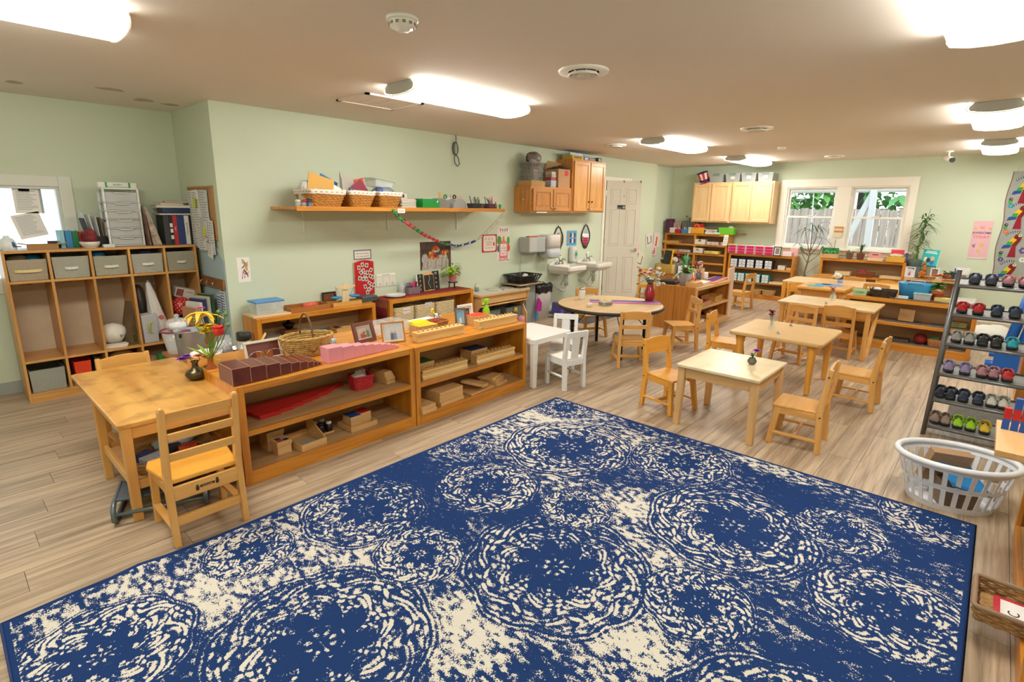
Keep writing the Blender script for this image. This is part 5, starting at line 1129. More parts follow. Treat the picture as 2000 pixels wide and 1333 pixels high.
photo_frame('grey wooden picture frame with a beach portrait between the coloured boxes', (2.985, 3.30, S1), .095, .15, -.5, '#5b5350', .016, .25, .004, ('#6fa6c4', .25, 6), figs=((.4, .6, '#d8d8d4', '#c9a58a'), (.62, .58, '#c9b4a4', '#c9a58a')))
photo_frame('white box picture frame with a group photo beside the grey frame', (3.14, 3.41, S1), .175, .15, .0, '#e8e4dc', .02, .12, .018, ('#6a4a34', .6, 30), figs=((.3, .6, '#b0302c', '#c99474'), (.55, .65, '#c04a3a', '#c99474'), (.75, .6, '#a83a4a', '#c99474')))
t = T('spray_bottle', 'small lime green spray bottle at the end of the shelf top', 'spray bottle', (3.41, 3.42, S1 + .014)); SG = M('#a6d82a', .25, alpha=.6); LG = M('#8fd420', .35)
B().lathe([(.034, 0), (.036, .01), (.034, .05), (.022, .08), (.013, .095), (.013, .105)], n=20).o('bottle', SG, t); B().lathe([(.03, .003), (.031, .03), (0, .032)], n=16).o('liquid', M('#d5e020', .3), t)
b = B(); b.lathe([(.015, .105), (.015, .122), (.012, .125)], n=12).bar((-.028, 0, .14), (.03, 0, .142), .024, .024).bar((-.02, 0, .132), (-.042, 0, .1), .008, .012).o('trigger_head', LG, t, bev=.003)
tray('round-cornered cream dish under the green spray bottle', (3.42, 3.42, S1), .13, .11, .013, M('#d9c89a', .5), t=.006, name='dish', cat='dish')
RR = M('#b81818', .35, coat=.2); rl = [(.70, 3.30), (.64, 3.277), (.60, 3.254), (.56, 3.231), (.50, 3.208), (.42, 3.185), (.36, 3.162), (.27, 3.139), (.16, 3.116), (.08, 3.1)]
ends = [1.865, 1.80, 1.76, 1.735, 1.70, 1.62, 1.56, 1.49, 1.41, 1.32]
for i in range(10):
 ln = ends[i] - 1.155 - .004 * i; tag(B().box(0, ln, -.011, .011, 0, .024).o('red_rod', RR, None, (1.15 + .004 * i, 3.325 - .0235 * i, .3312), bev=.0015, seg=1), ('longest', 'second longest', 'third longest', 'fourth longest', 'fifth longest', 'fifth shortest', 'fourth shortest', 'third shortest', 'second shortest', 'shortest')[i] + ' red wooden rod lying on the middle shelf', 'rod', 'red rods')
t = T('red_basket', 'small square red woven basket of papers on the middle shelf', 'basket', (1.925, 3.185, .331), -.12); wicker(t, .125, .10, .095, .012, M('#c42a30', .6), 10, 20, .004, .02, (.007, M('#b82228', .6)))
for i, a in enumerate((-.4, .1, .5)): B().box(-.045, .045, -.002, .002, 0, .07).o('folded_paper', M(('#dedce0', '#d8d8e0', '#c98a98')[i], .8), t, (-.01 + .02 * i, -.02 + .025 * i, .055), rot=(-.5 + .2 * i, a, .3 * i))
t = T('dovetail_box', 'narrow tapered wooden box at the right of the red basket', 'box', (2.115, 3.22, .331), .1); B().box(-.04, .04, -.11, .1, 0, .05, .0, .0).box(-.04, .04, -.1, .1, .05, .085, .008, .02).o('box_body', BEECH('y'), t, bev=.002); B().box(-.041, .041, -.1115, -.105, .024, .027).o('joint_line', M('#8a6a40', .6), t)
S0 = .0856
for k, (lb, c, s2) in enumerate((('rear wooden lidded box with red and black inset lid, bottom shelf', (1.29, 3.22, S0), (.11, .13, .125)), ('front wooden lidded box with red and blue inset lid, bottom shelf', (1.30, 3.10, S0), (.095, .085, .085)))):
 t = T('inset_lid_box', lb, 'box', c, .02, 'boxes with inset lids'); w, d, h = s2; B().box(-w / 2 + .004, w / 2 - .004, -d / 2 + .004, d / 2 - .004, 0, h - .028).o('box_body', BEECH('x'), t, bev=.002)
 l = B().box(-w / 2, w / 2, -d / 2, d / 2, h - .028, h).o('lid', BEECH('x'), t, bev=.002)
 cols = ('#b02a26', '#2a2626', '#2a2626', '#2a2626') if k == 0 else ('#c0302a', '#2a2626', '#2a2626', '#7f9ec4')
 for i in range(4):
  sx, sy = (-1, 1)[i % 2], (-1, 1)[i // 2]; B().box(sx * w * .19 - w * .16, sx * w * .19 + w * .16, sy * d * .19 - d * .16, sy * d * .19 + d * .16, h, h + .0015).o('lid_square', M(cols[i], .4), l)
t = T('sorting_tray', 'shallow wooden tray with a tall triangular side, bottom shelf', 'tray', (1.46, 3.125, S0), .06); BW = BEECH('x'); B().box(-.085, .085, -.11, .11, 0, .008).o('base', BW, t); B().box(-.085, .085, -.116, -.108, 0, .045).o('front', BW, t, bev=.001); B().box(-.085, .085, .108, .116, 0, .045).o('rear', BW, t); B().box(-.088, -.081, -.11, .11, 0, .045).o('side', BW, t)
b = B(); b.prism([(-.116, 0), (.116, 0), (.116, .125), (.06, .125), (-.1, .045), (-.116, .045)], .081, .088, 'yz'); b.o('side', BW, t); B().box(-.07, .07, -.09, .01, .008, .011).o('grey_sheet', M('#a7a49c', .7), t)
tray('small wooden tray under the four dark jars', (1.615, 3.20, S0), .13, .11, .012, BEECH('x'), t=.006)
for i, (x, y, lb) in enumerate(((1.585, 3.225, 'rear left'), (1.64, 3.235, 'rear right'), (1.60, 3.175, 'front left, lidless dark'), (1.655, 3.17, 'front right'))):
 t = T('small_jar', lb + ' dark bottle with white cap on bottom shelf', 'jar', (x, y, S0 + .006)); B().lathe([(.022, 0), (.024, .01), (.024, .042), (.018, .052), (.016, .056)], n=16).o('jar_body', M('#1f1614', .15), t); B().lathe([(.018, .056), (.018, .07), (.016, .072), (0, .072)], n=16).o('cap', M('#d8d6d0' if i != 2 else '#241b19', .4), t)
tray('square wooden tray holding the blue and red topped boxes', (1.85, 3.13, S0), .21, .17, .035, BEECH('x'), .03)
lid_box('wooden cube box with blue top in the square tray', (1.81, 3.13, S0 + .0066), .085, .10, .085, '#1f4a94', .03); lid_box('wooden cube box with red top in the square tray', (1.898, 3.15, S0 + .0066), .085, .10, .085, '#c21f26', .03)
def slab(label, c, w, d, h, rz=0, rot=None, grp='flat wooden lids and boxes'): return BX('flat_wooden_box', label, 'box', c, (w, d, h), BEECH('x'), rz, grp, .002, rot)
Z0 = .0856
slab('small flat wooden box at the bottom of left front stack', (2.345, 3.03, Z0), .14, .16, .03, .05); slab('small flat wooden box on top of the left front stack', (2.34, 3.035, Z0 + .031), .14, .16, .028, .08)
slab('large flat wooden box, lowest of the big stack', (2.60, 3.10, Z0), .25, .23, .03, .06); slab('large flat wooden box in the middle of the big stack', (2.595, 3.105, Z0 + .031), .25, .23, .05, .04); slab('large flat wooden lid topping the big stack', (2.59, 3.105, Z0 + .082), .255, .235, .032, .07)
slab('thin wooden tray lid lying beside the big stack', (2.95, 3.10, Z0), .3, .2, .014, .1); slab('wooden box lid leaning tilted across the thin lid', (2.94, 3.09, Z0 + .047), .15, .2, .026, .5, (.12, .2, .5))
slab('rounded-corner wooden box, lowest of the right stack', (3.19, 3.10, Z0), .17, .17, .02, .2); slab('wooden box in the middle of the right stack', (3.18, 3.12, Z0 + .021), .16, .16, .03, .35); slab('wooden lid topping the right stack', (3.16, 3.13, Z0 + .052), .17, .15, .02, .3)
# ------------------------------------------------------------------ second row: unit against the wall
Z2 = .6056
t = T('blue_lid_box', 'clear plastic box with blue lid on a board, on the wall shelf unit', 'box', (2.03, 4.90, Z2 + .015)); B().openbox(.235, .15, .105, .003, .012).o('box_body', CLEAR, t); B().box(-.135, .135, -.09, .09, .105, .122).o('lid', M('#4a8fd0', .4), t, bev=.006); crumple('plant_scrap', '', '', (.03, 0, .003), .07, .04, .012, M('#a8b46a', .8), 2, parent=t)
BX('cutting_board', 'thin pale board under blue-lidded box', 'board', (2.03, 4.89, Z2), (.34, .24, .014), PALE('x'), -.04)
tray('long wooden tray with a red dish in it on the wall shelf unit', (2.40, 4.885, Z2), .40, .22, .045, wood('tray_brown', '#b07238', '#925a2a', 'x', .4), -.02)
t = T('red_dish', 'oval orange-red lidded dish in the long wooden tray', 'dish', (2.45, 4.9, Z2 + .007)); B().lathe([(.05, 0), (.075, .015), (.075, .04), (.06, .05), (0, .052)], n=24, sy=.6).o('dish_body', M('#dc5a3e', .45), t)
photo_frame('small black picture frame with a group photo on the wall shelf unit', (2.72, 5.02, Z2), .155, .12, 0, '#1d1d1f', .012, .1, .001, ('#7a4a2a', .7, 50))
t = tray('short wooden tray under the balance scale', (2.80, 4.86, Z2), .32, .14, .04, wood('tray_tan', '#d3a55e', '#b98a44', 'x', .4), -.03)
t = T('balance_scale', 'wooden toy balance scale with blue hanging pans', 'balance scale', (2.81, 4.86, Z2 + .007)); PW = PALE('z')
B().prism([(-.045, 0), (.045, 0), (.018, .205), (0, .222), (-.018, .205)], -.008, .008, 'xz').o('post', PW, t, bev=.002); B().prism([(-.11, .17), (0, .145), (.11, .17), (.11, .186), (-.11, .186)], -.02, -.009, 'xz').o('beam', PW, t, bev=.002)
for sx in (-1, 1):
 x = sx * .10; B().lathe([(.03, .062), (.055, .075), (.055, .082), (.05, .078), (0, .066)], (x, -.015, 0), 20, cap=False).o('pan', M('#2a93d0', .4), t); b = B()
 for k in range(3): a = 2 * PI * k / 3; b.tube([(x, -.015, .172), (x + .05 * math.cos(a), -.015 + .05 * math.sin(a), .08)], .0015, 4)
 STUFF(b.o('pan_string', M('#b03a3a', .6), t))
t = T('grey_case', 'dark grey ridged plastic case in the gap before the red runner', 'case', (3.08, 4.90, Z2)); B().box(-.09, .1, -.07, .07, 0, .06).o('case_body', M('#4b5656', .5), t, bev=.012); B().box(-.08, .09, -.0725, -.07, .025, .03).box(-.08, .09, -.0725, -.07, .04, .045).o('ridge', M('#3d4747', .5), t)
ZS = .331
t = T('coffee_grinder', 'antique hand coffee grinder with crank on the inner shelf', 'grinder', (2.22, 4.90, ZS)); B().box(-.06, .06, -.06, .06, 0, .09).o('wood_base', WALNUT('x'), t, bev=.004); B().box(-.068, .068, -.068, .068, .09, .102).o('wood_top', WALNUT('x'), t, bev=.003)
DKM = M('#2e2722', .35, .8); B().lathe([(.02, .102), (.03, .112), (.055, .145), (.06, .16), (.045, .165), (.02, .17), (.012, .19), (.016, .2), (0, .212)], n=20).o('hopper', DKM, t); B().tube([(0, 0, .2), (-.07, 0, .212), (-.115, 0, .205)], .005, 6).ell((-.118, 0, .222), .014, .014, .02, 10, 8).o('crank', DKM, t)
tray('white slotted plastic basket beside the coffee grinder', (2.38, 4.90, ZS), .16, .13, .06, M('#d6d6d2', .5), .3, t=.004, name='plastic_basket', cat='basket')
tray('wooden tray of small wooden pieces on the inner shelf', (2.80, 4.86, ZS), .33, .18, .06, wood('tray_tan', '#d3a55e', '#b98a44', 'x', .4), .05)
for i in range(5): BX('wood_piece', ('leftmost purple','second','middle','fourth','rightmost')[i] + ' small wooden piece in the inner shelf tray', 'wood piece', (2.70 + i * .05, 4.86 + .02 * (i % 2), ZS + .007), (.04, .1, .045), M(('#3a3260', '#c9a878', '#d0b48a', '#c0a07a', '#d8c09a')[i], .6), .2 * i, 'wood pieces in the tray')
BX('small_container', 'stack of clear lidded containers at left on the inner shelf', 'container', (2.06, 4.93, ZS), (.15, .11, .07), CLEAR, .1); BX('small_container', 'small grey tub before the coffee grinder', 'container', (2.12, 4.84, ZS), (.09, .06, .06), M('#b9bcc4', .4, alpha=.7), 0)
t = T('table_runner', 'deep red patterned runner with tasselled ends over the shelf unit', 'runner', (3.86, 4.87, .6105)); RM = M('#8f1626', .85, noise=.25, scale=30); GM2 = M('#a8623c', .8, noise=.5, scale=55)
B().box(-.625, .61, -.12, .13, 0, .004).o('runner_top', RM, t); B().box(-.605, .61, -.122, -.085, .004, .0055).box(-.605, .61, .10, .13, .004, .0055).o('gold_border', GM2, t)
B().box(-.633, -.627, -.12, .13, -.09, .003).o('runner_drop', GM2, t)
for i in range(22): y = -.118 + i * .0115; B().tube([(-.63, y, -.09), (-.632, y + .001, -.16), (-.631, y, -.225)], .0042, 5).o('tassel', M('#7a1620', .85), t)
for i in range(3):
 t = T('woven_bin', ('cream woven bin labelled for snack under the red runner', 'cream woven bin with a white tag, middle one under the red runner', 'cream woven bin at right under the red runner')[i], 'basket', (3.455 + i * .30, 4.87, .086), 0, 'cream woven bins')
 wicker(t, .245, .25, .42, .008, M('#d6c29a', .8), 26, 22, .0045, .03, (.006, M('#cbb68c', .8)))
 crumple('bag', '', '', (0, 0, .3), .10, .09, .04, M('#b9bfb4', .7), i, parent=t)
t = T('snack_label', 'white card with red word SNACK clipped on a woven bin', 'label', (3.475, 4.732, .43)); B().box(-.05, .05, -.002, 0, 0, .075).o('card', M('#c9c8cf', .7), t); B().box(-.045, .045, -.0026, -.002, .02, .062).o('card_face', PAPER, t); text('SNACK', .027, M('#c03038'), t, (0, -.003, .041), bold=.0006)
BX('blank_tag', 'blank lilac white tag clipped on the middle woven bin', 'label', (3.785, 4.733, .465), (.10, .002, .06), M('#c6c6d2', .7))
ZR = .6155
t = T('plate_stack', 'two white plates stacked at the left of the red runner', 'plates', (3.42, 4.86, ZR))
for k in range(2): B().lathe([(.05, 0), (.09, .008), (.115, .018), (.113, .021), (.09, .012), (0, .006)], (.004 * k, 0, .009 * k), 36, cap=False).o('plate', M('#e4e4e2', .25), t)
for i, z in enumerate((0, .055)):
 t = T('drinking_glass', ('lower of two stacked clear glasses behind the plates', 'upper of two stacked clear glasses behind the plates')[i], 'glass', (3.60, 4.98, ZR + z)); B().lathe([(.042, 0), (.04, .002), (.033, .09), (.03, .09), (.037, .006)], n=22, cap=False).o('glass_body', M('#dfe6e2', .06, alpha=.3, spec=.8), t)
t = T('scissor_caddy', 'grey plastic caddy of scissors and markers beside the snack board', 'caddy', (3.71, 4.94, ZR)); B().openbox(.16, .10, .075, .003, .006).o('caddy_body', M('#8d7f84', .4, alpha=.8), t)
for k in range(2): B().box(-.025 + k * .05, -.02 + k * .05, -.054, -.05, .0, .07).o('rib', M('#6f6468', .4), t)
for i, (x, c) in enumerate(((-.055, '#2f5a9a'), (-.03, '#5a3a8a'), (-.012, '#b02a3a'))):
 s = B()
 for k in (-1, 1): s.tube([(x + .014 * k + .012 * math.cos(a), 0, .105 + .018 * math.sin(a)) for a in [2 * PI * j / 14 for j in range(14)]], .003, 5, True)
 s.o('scissor_handles', M(c, .4), t); B().bar((x, 0, .02), (x, 0, .09), .012, .004).o('blades', STEEL, t)
for i, (x, c) in enumerate(((.02, '#e0307a'), (.032, '#d8388a'), (.05, '#5a2a2a'), (.062, '#8a2a30'))): B().bar((x, .01, .01), (x + .02, .01, .125), .014, .012).o('marker', M(c, .4), t)
t = T('snack_board', 'black folding menu board with chalk lettering and wooden front panel', 'menu board', (3.98, 4.96, ZR), .05, rot=(-.1, 0, .06)); BB = M('#201d1b', .6)
B().box(-.165, -.085, -.004, .006, 0, .205).o('left_panel', BB, t); B().box(-.185, -.167, -.004, .006, 0, .205).o('white_edge', M('#d9d4cc', .6), t); B().box(.075, .175, -.004, .006, 0, .225).o('right_panel', BB, t)
CH = M('#d8d2cc', .8)
for k, chh in enumerate('Snac'): text(chh, .042, CH, t, (-.125, -.0045, .178 - k * .05))
for k, chh in enumerate('Menu'): text(chh, .046, CH, t, (.125, -.0045, .195 - k * .052))
B().prism([(-.085, 0), (.075, 0), (.075, .19), (.035, .225), (-.035, .225), (-.085, .19)], -.02, -.006, 'xz').o('wood_back', BEECH('z'), t); B().box(-.078, .068, -.0225, -.02, .008, .188).o('chalk_panel', M('#2c2a24', .7, noise=.5, scale=50), t); B().tube([(-.005 + .012 * math.sin(k * .9), -.024, .182 - k * .017) for k in range(10)], .0025, 5).o('cord', M('#c9bfa4', .7), t); B().prism([(-.04, -.0), (.05, -.0), (.02, .012), (-.02, .012)], -.026, -.021, 'xz').o('yellow_paper', M('#d9a63a', .7), t)
t = T('plant_stand', 'small round black plant stand on the red runner', 'stand', (4.33, 4.93, ZR)); B().lathe([(.06, .068), (.062, .072), (.06, .078), (0, .078)], n=24).o('stand_top', M('#25221f', .4), t)
for k in range(3): a = k * 2.1 + .4; B().bar((.045 * math.cos(a), .045 * math.sin(a), 0), (.04 * math.cos(a), .04 * math.sin(a), .07), .009, .009).o('leg', M('#25221f', .4), t)
t = T('pothos_plant', 'bright lime pothos plant in a pink clay pot on the black stand', 'plant', (4.33, 4.93, ZR + .0785)); B().lathe([(.038, 0), (.055, .095), (.058, .1), (.052, .1), (.04, .07)], n=24, cap=False).o('pot', M('#c07a6c', .6, noise=.15, scale=20), t); B().lathe([(.05, .088), (0, .09)], n=16).o('soil', M('#3a2d22', .9), t)
rn = random.Random(11); b = B(); b2 = B(); s = B()
for i in range(44):
 a = rn.uniform(0, 2 * PI); el = rn.uniform(-.25, 1.1); R2 = rn.uniform(.04, .135); p = Vector((R2 * math.cos(a) * math.cos(el), R2 * math.sin(a) * math.cos(el) * .55, .115 + R2 * math.sin(el) * 1.0)); s.tube([(0, 0, .09), p * .6 + Vector((0, 0, .06)), p], .0018, 4)
 (b if i % 3 else b2).leaf(p, (math.cos(a), math.sin(a) * .6 - .25, rn.uniform(-.5, .25)), rn.uniform(.06, .085), rn.uniform(.035, .048), .3, 4)
STUFF(b.o('lime_leaf', M('#a9cf22', .45), t)); STUFF(b2.o('green_leaf', M('#5f9a22', .45), t)); STUFF(s.o('vine', M('#7fae30', .5), t))
t = T('play_sink', 'wooden play kitchen with two round steel basins and towel rail', 'play kitchen', (4.53, 4.64, 0)); w, d, h = .96, .40, .53; KB = BEECH
b = B(); b.prism([(p[0] + w / 2, p[1] + d / 2) for p in rrect(w, d, .03, 4)], h - .03, h - .004); b.o('counter_core', KB('x'), t, bev=.003); b = B(); b.prism([(p[0] + w / 2, p[1] + d / 2) for p in rrect(w, d, .03, 4)], h - .004, h); b.o('counter_top', M('#cfcabb', .4), t)
for x in (.03, w - .05): b = B(); b.prism([(.03, 0), (d - .02, 0), (d - .02, h - .03), (.015, h - .03), (.015, h - .12), (.1, .3), (.03, .18)], x, x + .02, 'yz'); b.o('side_panel', KB('z'), t, bev=.003)
B().box(.05, w - .05, .03, .045, h - .13, h - .03).o('apron', KB('x'), t, bev=.002); B().tube([(.03, .04, h - .155), (w - .03, .04, h - .155)], .012, 10).o('towel_rail', BIRCH('x'), t); B().box(.05, w - .05, .05, d - .02, .06, .078).o('lower_shelf', KB('x'), t); B().box(.05, w - .05, d - .025, d - .02, .06, h - .03).o('back_panel', M('#8d8d80', .7), t)
for x, y in ((.47, .22), (.76, .25)): B().lathe([(.0, .003), (.07, .004), (.10, .02), (.108, .032), (.125, .034), (.127, .038), (.112, .04), (.1, .034)], (x, y, h - .034 + .0), 32, cap=False).o('basin', STEEL, t)
t = T('soap_bottle', 'small soap pump bottle with grey band on the play sink', 'bottle', (4.74, 4.93, .5305)); B().lathe([(.03, 0), (.03, .05)], n=18).o('grey_band', M('#7f8a8c', .5), t); B().lathe([(.031, .05), (.03, .08), (.012, .09), (.01, .105), (.018, .108), (0, .112)], n=18).o('bottle_body', M('#d9cfbf', .35), t)
for i, (x, s2) in enumerate(((4.80, .2), (5.20, .36))):
 t = T('fabric_cube', ('grey fabric cube bin at left under the play sink', 'grey fabric cube bin with yellow card under the play sink')[i], 'bin', (x + .06, 4.86, .079)); B().openbox(.25 + .05 * i, .24, .21, .006, .004).o('bin_body', M('#6f7371', .9, noise=.2, scale=60), t, bev=.004); B().bar((-.05, -.13, .15), (.05, -.13, .15), .004, .03).o('handle', M('#5c605e', .9), t)
 if i: B().prism([(-.02, .14), (.06, .13), (.05, .19), (-.0, .2)], -.134, -.131, 'xz').o('yellow_card', M('#d9b51a', .6), t)
t = T('pink_tub', 'small pink plastic tub by the right leg of the play sink', 'tub', (5.36, 4.70, 0)); B().lathe([(.05, 0), (.055, .1), (.05, .15), (.045, .15), (.045, .01), (0, .006)], n=20, cap=False).o('tub_body', M('#d9949a', .5), t)
t = T('dish_rack', 'black plastic dish basket on a folded striped cloth by the sinks', 'basket', (5.58, 4.87, .575)); DB = M('#191a1a', .45)
def slotted(par, w, d, h, fl, mat, n):
 b = B()
 for k in range(2): b.tube([(p.x, p.y, (0.006, h)[k]) for p in (Vector(q) for q in rrect(w + 2 * fl * k, d + 2 * fl * k, .04, 4))], .008, 6, True)
 a, c = resamp(rrect(w, d, .04, 4), n), resamp(rrect(w + 2 * fl, d + 2 * fl, .04, 4), n)
 for i in range(n): b.bar((a[i].x, a[i].y, .006), (c[i].x, c[i].y, h), .03 if i % 4 else .05, .004, ref=(-a[i].y, a[i].x, 0) if False else (a[i].x, a[i].y, 0))
 b.prism([(p[0], p[1]) for p in rrect(w, d, .04, 4)], 0, .005); return b.o('basket_body', mat, par)
slotted(t, .36, .26, .11, .05, DB, 34); crumple('pump_part', '', '', (.05, 0, .03), .05, .04, .045, M('#d0d4d4', .4), 3, parent=t)
tag(B().box(-.25, .25, -.19, .19, 0, .012).o('striped_cloth', wood('stripe_cloth', '#c9b48a', '#7a4638', 'x', .9, 90, .02), None, (5.56, 4.86, .562), bev=.004), 'striped orange and grey cloth under the black dish basket', 'cloth')
BX('cloth_stand', 'narrow grey stand carrying the dish basket by the waste bin', 'stand', (5.64, 4.90, 0), (.2, .26, .561), M('#8f9690', .6))
t = T('waste_bin', 'tall white waste bin with black liner below the towel dispensers', 'bin', (5.965, 4.90, 0)); b = B(); lp = [[(p[0], p[1], z) for p in rrect(ww, dd, .04, 4)] for z, ww, dd in ((0, .26, .22), (.46, .36, .27))]; b.loops(lp, cap=(True, False)); b.o('bin_body', M('#d3d4d2', .4), t)
b = B(); n = 48; base = resamp(rrect(.375, .285, .05, 4), n); lp = []
for z, k in ((.40, 1.0), (.46, 1.02), (.50, 1.03), (.515, .97), (.48, .9)): lp.append([(p.x * k * (1 + .015 * math.sin(i * 2.3 + z * 50)), p.y * k * (1 + .015 * math.sin(i * 1.7)), z + .014 * math.sin(i * 1.1)) for i, p in enumerate(base)])
b.loops(lp, cap=(False, False)); b.o('bin_liner', M('#1c1c1d', .3, bump=.5, bscale=30), t); B().box(-.1, -.02, -.137, -.133, .40, .43).o('sticker', M('#6a4a5a', .5), t)
t = T('dust_pan', 'magenta dustpan with blue brush hung beside the waste bin', 'dustpan', (5.70, 4.72, .16), rot=(0, .2, -.3)); B().prism([(0, 0), (.09, .02), (.07, .14), (.02, .19), (0, .2)], -.01, .02, 'xz').o('pan', M('#b01f8a', .4), t, bev=.004); B().ell((.02, .0, -.05), .022, .018, .09, 10, 8).o('brush', M('#2a7fc4', .4), t)
# ------------------------------------------------------------------ things on the long green wall
def wallthing(name, label, cat, x, z): return T(name, label, cat, (x, YA, z))
def rectp(par, nm, x0, x1, z0, z1, y, mat, th=.001): return B().box(x0, x1, -y - th, -y, z0, z1).o(nm, mat, par)
t = wallthing('child_drawing', 'small child drawing in red yellow and green by the wall corner', 'drawing', 1.92, .90); rectp(t, 'sheet', -.055, .055, 0, .225, 0, PAPER); rn = random.Random(2)
for i, c in enumerate(('#d8b43a', '#c86a7a', '#c04a3a', '#6a9a5a', '#d0506a', '#d8c43a', '#5a3a2a')):
 a = rn.uniform(-.02, .02), rn.uniform(.06, .17); B().tube([(a[0] + rn.uniform(-.03, .03), -.0015, a[1] + rn.uniform(-.045, .045)) for k in range(6)], .003, 4).o('crayon_stroke', M(c, .8), t)
t = wallthing('snack_sign', 'grey framed sign asking about snack above the red magnet board', 'sign', 3.155, 1.03); rectp(t, 'grey_border', -.11, .11, 0, .105, 0, M('#7b7585', .6)); rectp(t, 'sign_face', -.095, .095, .014, .091, .001, M('#e3ddd0', .7)); text('Have you had snack?', .0185, INK, t, (0, -.0025, .066)); text('\u00bfHas comido merienda?', .0165, INK, t, (0, -.0025, .036))
t = wallthing('magnet_board', 'red rounded magnet board covered in small photo cards', 'board', 3.155, .638); n = 10; RB = M('#b81a1c', .35)
top = [(.12 - .24 * i / n, .365 + .022 * math.sin(PI * i / n)) for i in range(n + 1)]; bot = [(-.12 + .24 * i / n, .012 - .02 * math.sin(PI * i / n)) for i in range(n + 1)]
B().prism(bot + top, -.02, 0, 'xz').o('board_panel', RB, t, bev=.006)
B().tube([(x, -.012, z) for x, z in bot + top], .006, 6, True).o('board_rim', M('#c8a08a', .4), t)
for i, (x, z, a) in enumerate(((-.065, .31, 0), (-.02, .34, .3), (.03, .33, -.15), (-.045, .255, .55), (-.012, .275, .3), (.035, .25, -.1), (.08, .275, -.4), (.005, .225, -.2), (-.06, .195, -.15), (-.02, .185, .12), (.02, .18, .2), (.07, .21, -.5), (.1, .195, -.55), (.055, .135, .9), (.0, .1, .15), (.11, .11, .1), (.045, .065, .3), (.075, .085, -.5), (.025, .035, .05), (.045, .06, .6))[:19]):
 c = B().box(-.018, .018, -.0015, 0, -.022, .022).o('photo_card', M('#dcd2cc', .6), t, (x, -.0205 - .0012 * (i % 4), z), rot=(0, -a, 0)); B().box(-.009, .009, -.0025, -.0015, -.013, .012).o('card_print', M(('#4a3a3a', '#6a5248', '#2f2d34')[i % 3], .6), c)
t = wallthing('turn_chart', 'small white dry-erase chart with three columns headed in black', 'chart', 3.435, .715); rectp(t, 'chart_panel', -.125, .13, 0, .14, 0, M('#dcd8cc', .4), .008); rectp(t, 'title_band', -.12, .127, .117, .137, .008, PAPER); text("WHO'S NEXT?", .016, INK, t, (0, -.0095, .127))
rectp(t, 'rule', -.12, .127, .114, .117, .008, M('#8e948e', .6))
for x in (-.04, .045): rectp(t, 'rule', x - .001, x + .001, .003, .114, .008, M('#8e948e', .6))
for x, k in ((-.08, '1'), (.003, '2'), (.085, '3')): B().tube([(x + .014 * math.cos(a), -.009, .024 + .014 * math.sin(a)) for a in [2 * PI * j / 16 for j in range(16)]], .001, 4, True).o('circle', INK, t); text(k, .016, INK, t, (x, -.0095, .024))
t = wallthing('still_life_print', 'dark fruit still life print partly behind the paper chain', 'print', 4.17, .85); W3, H3 = .48, .335
rectp(t, 'print_sheet', -W3 / 2, W3 / 2, 0, H3, 0, M('#5a3d36', .55, noise=.65, scale=18))
def shp(nm, poly, y, c): B().prism(poly, -y - .0006, -y, 'xz').o(nm, M(c, .55, noise=.35, scale=35), t)
shp('cloth_shape', [(-.22, .0), (.2, .0), (.2, .1), (.16, .19), (.05, .17), (-.03, .13), (-.12, .14), (-.2, .09)], .0012, '#b9b0a2'); shp('jug_shape', circ(.05, 16, (-.17, .13), sy=1.3), .002, '#b4b0b0'); shp('bowl_shape', circ(.06, 18, (.0, .235), sy=.5), .002, '#d8d2cc')
for i, (x, z) in enumerate(((-.03, .25), (.0, .268), (.03, .25), (.01, .245), (-.09, .2), (-.06, .18), (-.1, .165), (-.05, .215), (-.03, .19), (-.07, .15), (-.04, .14), (.03, .15), (.11, .2), (.13, .215), (.15, .195), (.18, .21), (.12, .18))): shp('fruit', circ(.021, 12, (x, z)), .0028 + .0002 * (i % 3), ('#d8601c', '#c8481c', '#d8882a', '#b83a1c', '#d8a83a')[i % 5])
for x in (-.15, -.02, .08, .15): shp('fold_shape', [(x, .02), (x + .012, .02), (x + .03, .15), (x + .02, .15)], .0022, '#8f8a86')
t = wallthing('verse_card', 'square red bordered card with a small schoolhouse, by chain end', 'card', 5.095, 1.01); rectp(t, 'red_border', -.14, .14, 0, .235, 0, M('#b8202e', .6), .004); B().prism([(p[0], p[1] + .118) for p in rrect(.235, .205, .03, 4)], -.0055, -.004, 'xz').o('card_face', M('#e6dace', .7), t); text('THE DAY', .026, M('#5a6a4a'), t, (-.01, -.006, .13)); text('SCHOOL', .026, M('#c8606a'), t, (-.01, -.006, .10))
for i in range(9): rectp(t, 'printed_line', -.09 + .06 * (i % 3), -.055 + .06 * (i % 3), (.185, .165, .055)[i // 3], (.19, .17, .06)[i // 3], .0055, M('#5a5058', .7))
b = B(); b.prism([(.065, .085), (.095, .085), (.095, .12), (.08, .14), (.065, .12)], -.007, -.0055, 'xz'); b.o('schoolhouse', M('#c04a3a', .6), t)
t = wallthing('school_poster', 'tall white poster of a pink schoolhouse with trees and bunting', 'poster', 5.37, .86); rectp(t, 'poster_sheet', -.125, .125, 0, .49, 0, M('#e2ddd4', .7))
def sh2(nm, poly, y, c): B().prism(poly, -y - .0006, -y, 'xz').o(nm, M(c, .6), t)
for x, z, rx, rz2, c in ((-.085, .30, .045, .06, '#4a9a3a'), (.095, .29, .03, .06, '#5aa23c'), (-.095, .19, .032, .05, '#2a7a7a'), (.105, .19, .025, .05, '#d8501f')): sh2('tree', circ(1, 18, (x, z), sx=rx, sy=rz2), .001, c)
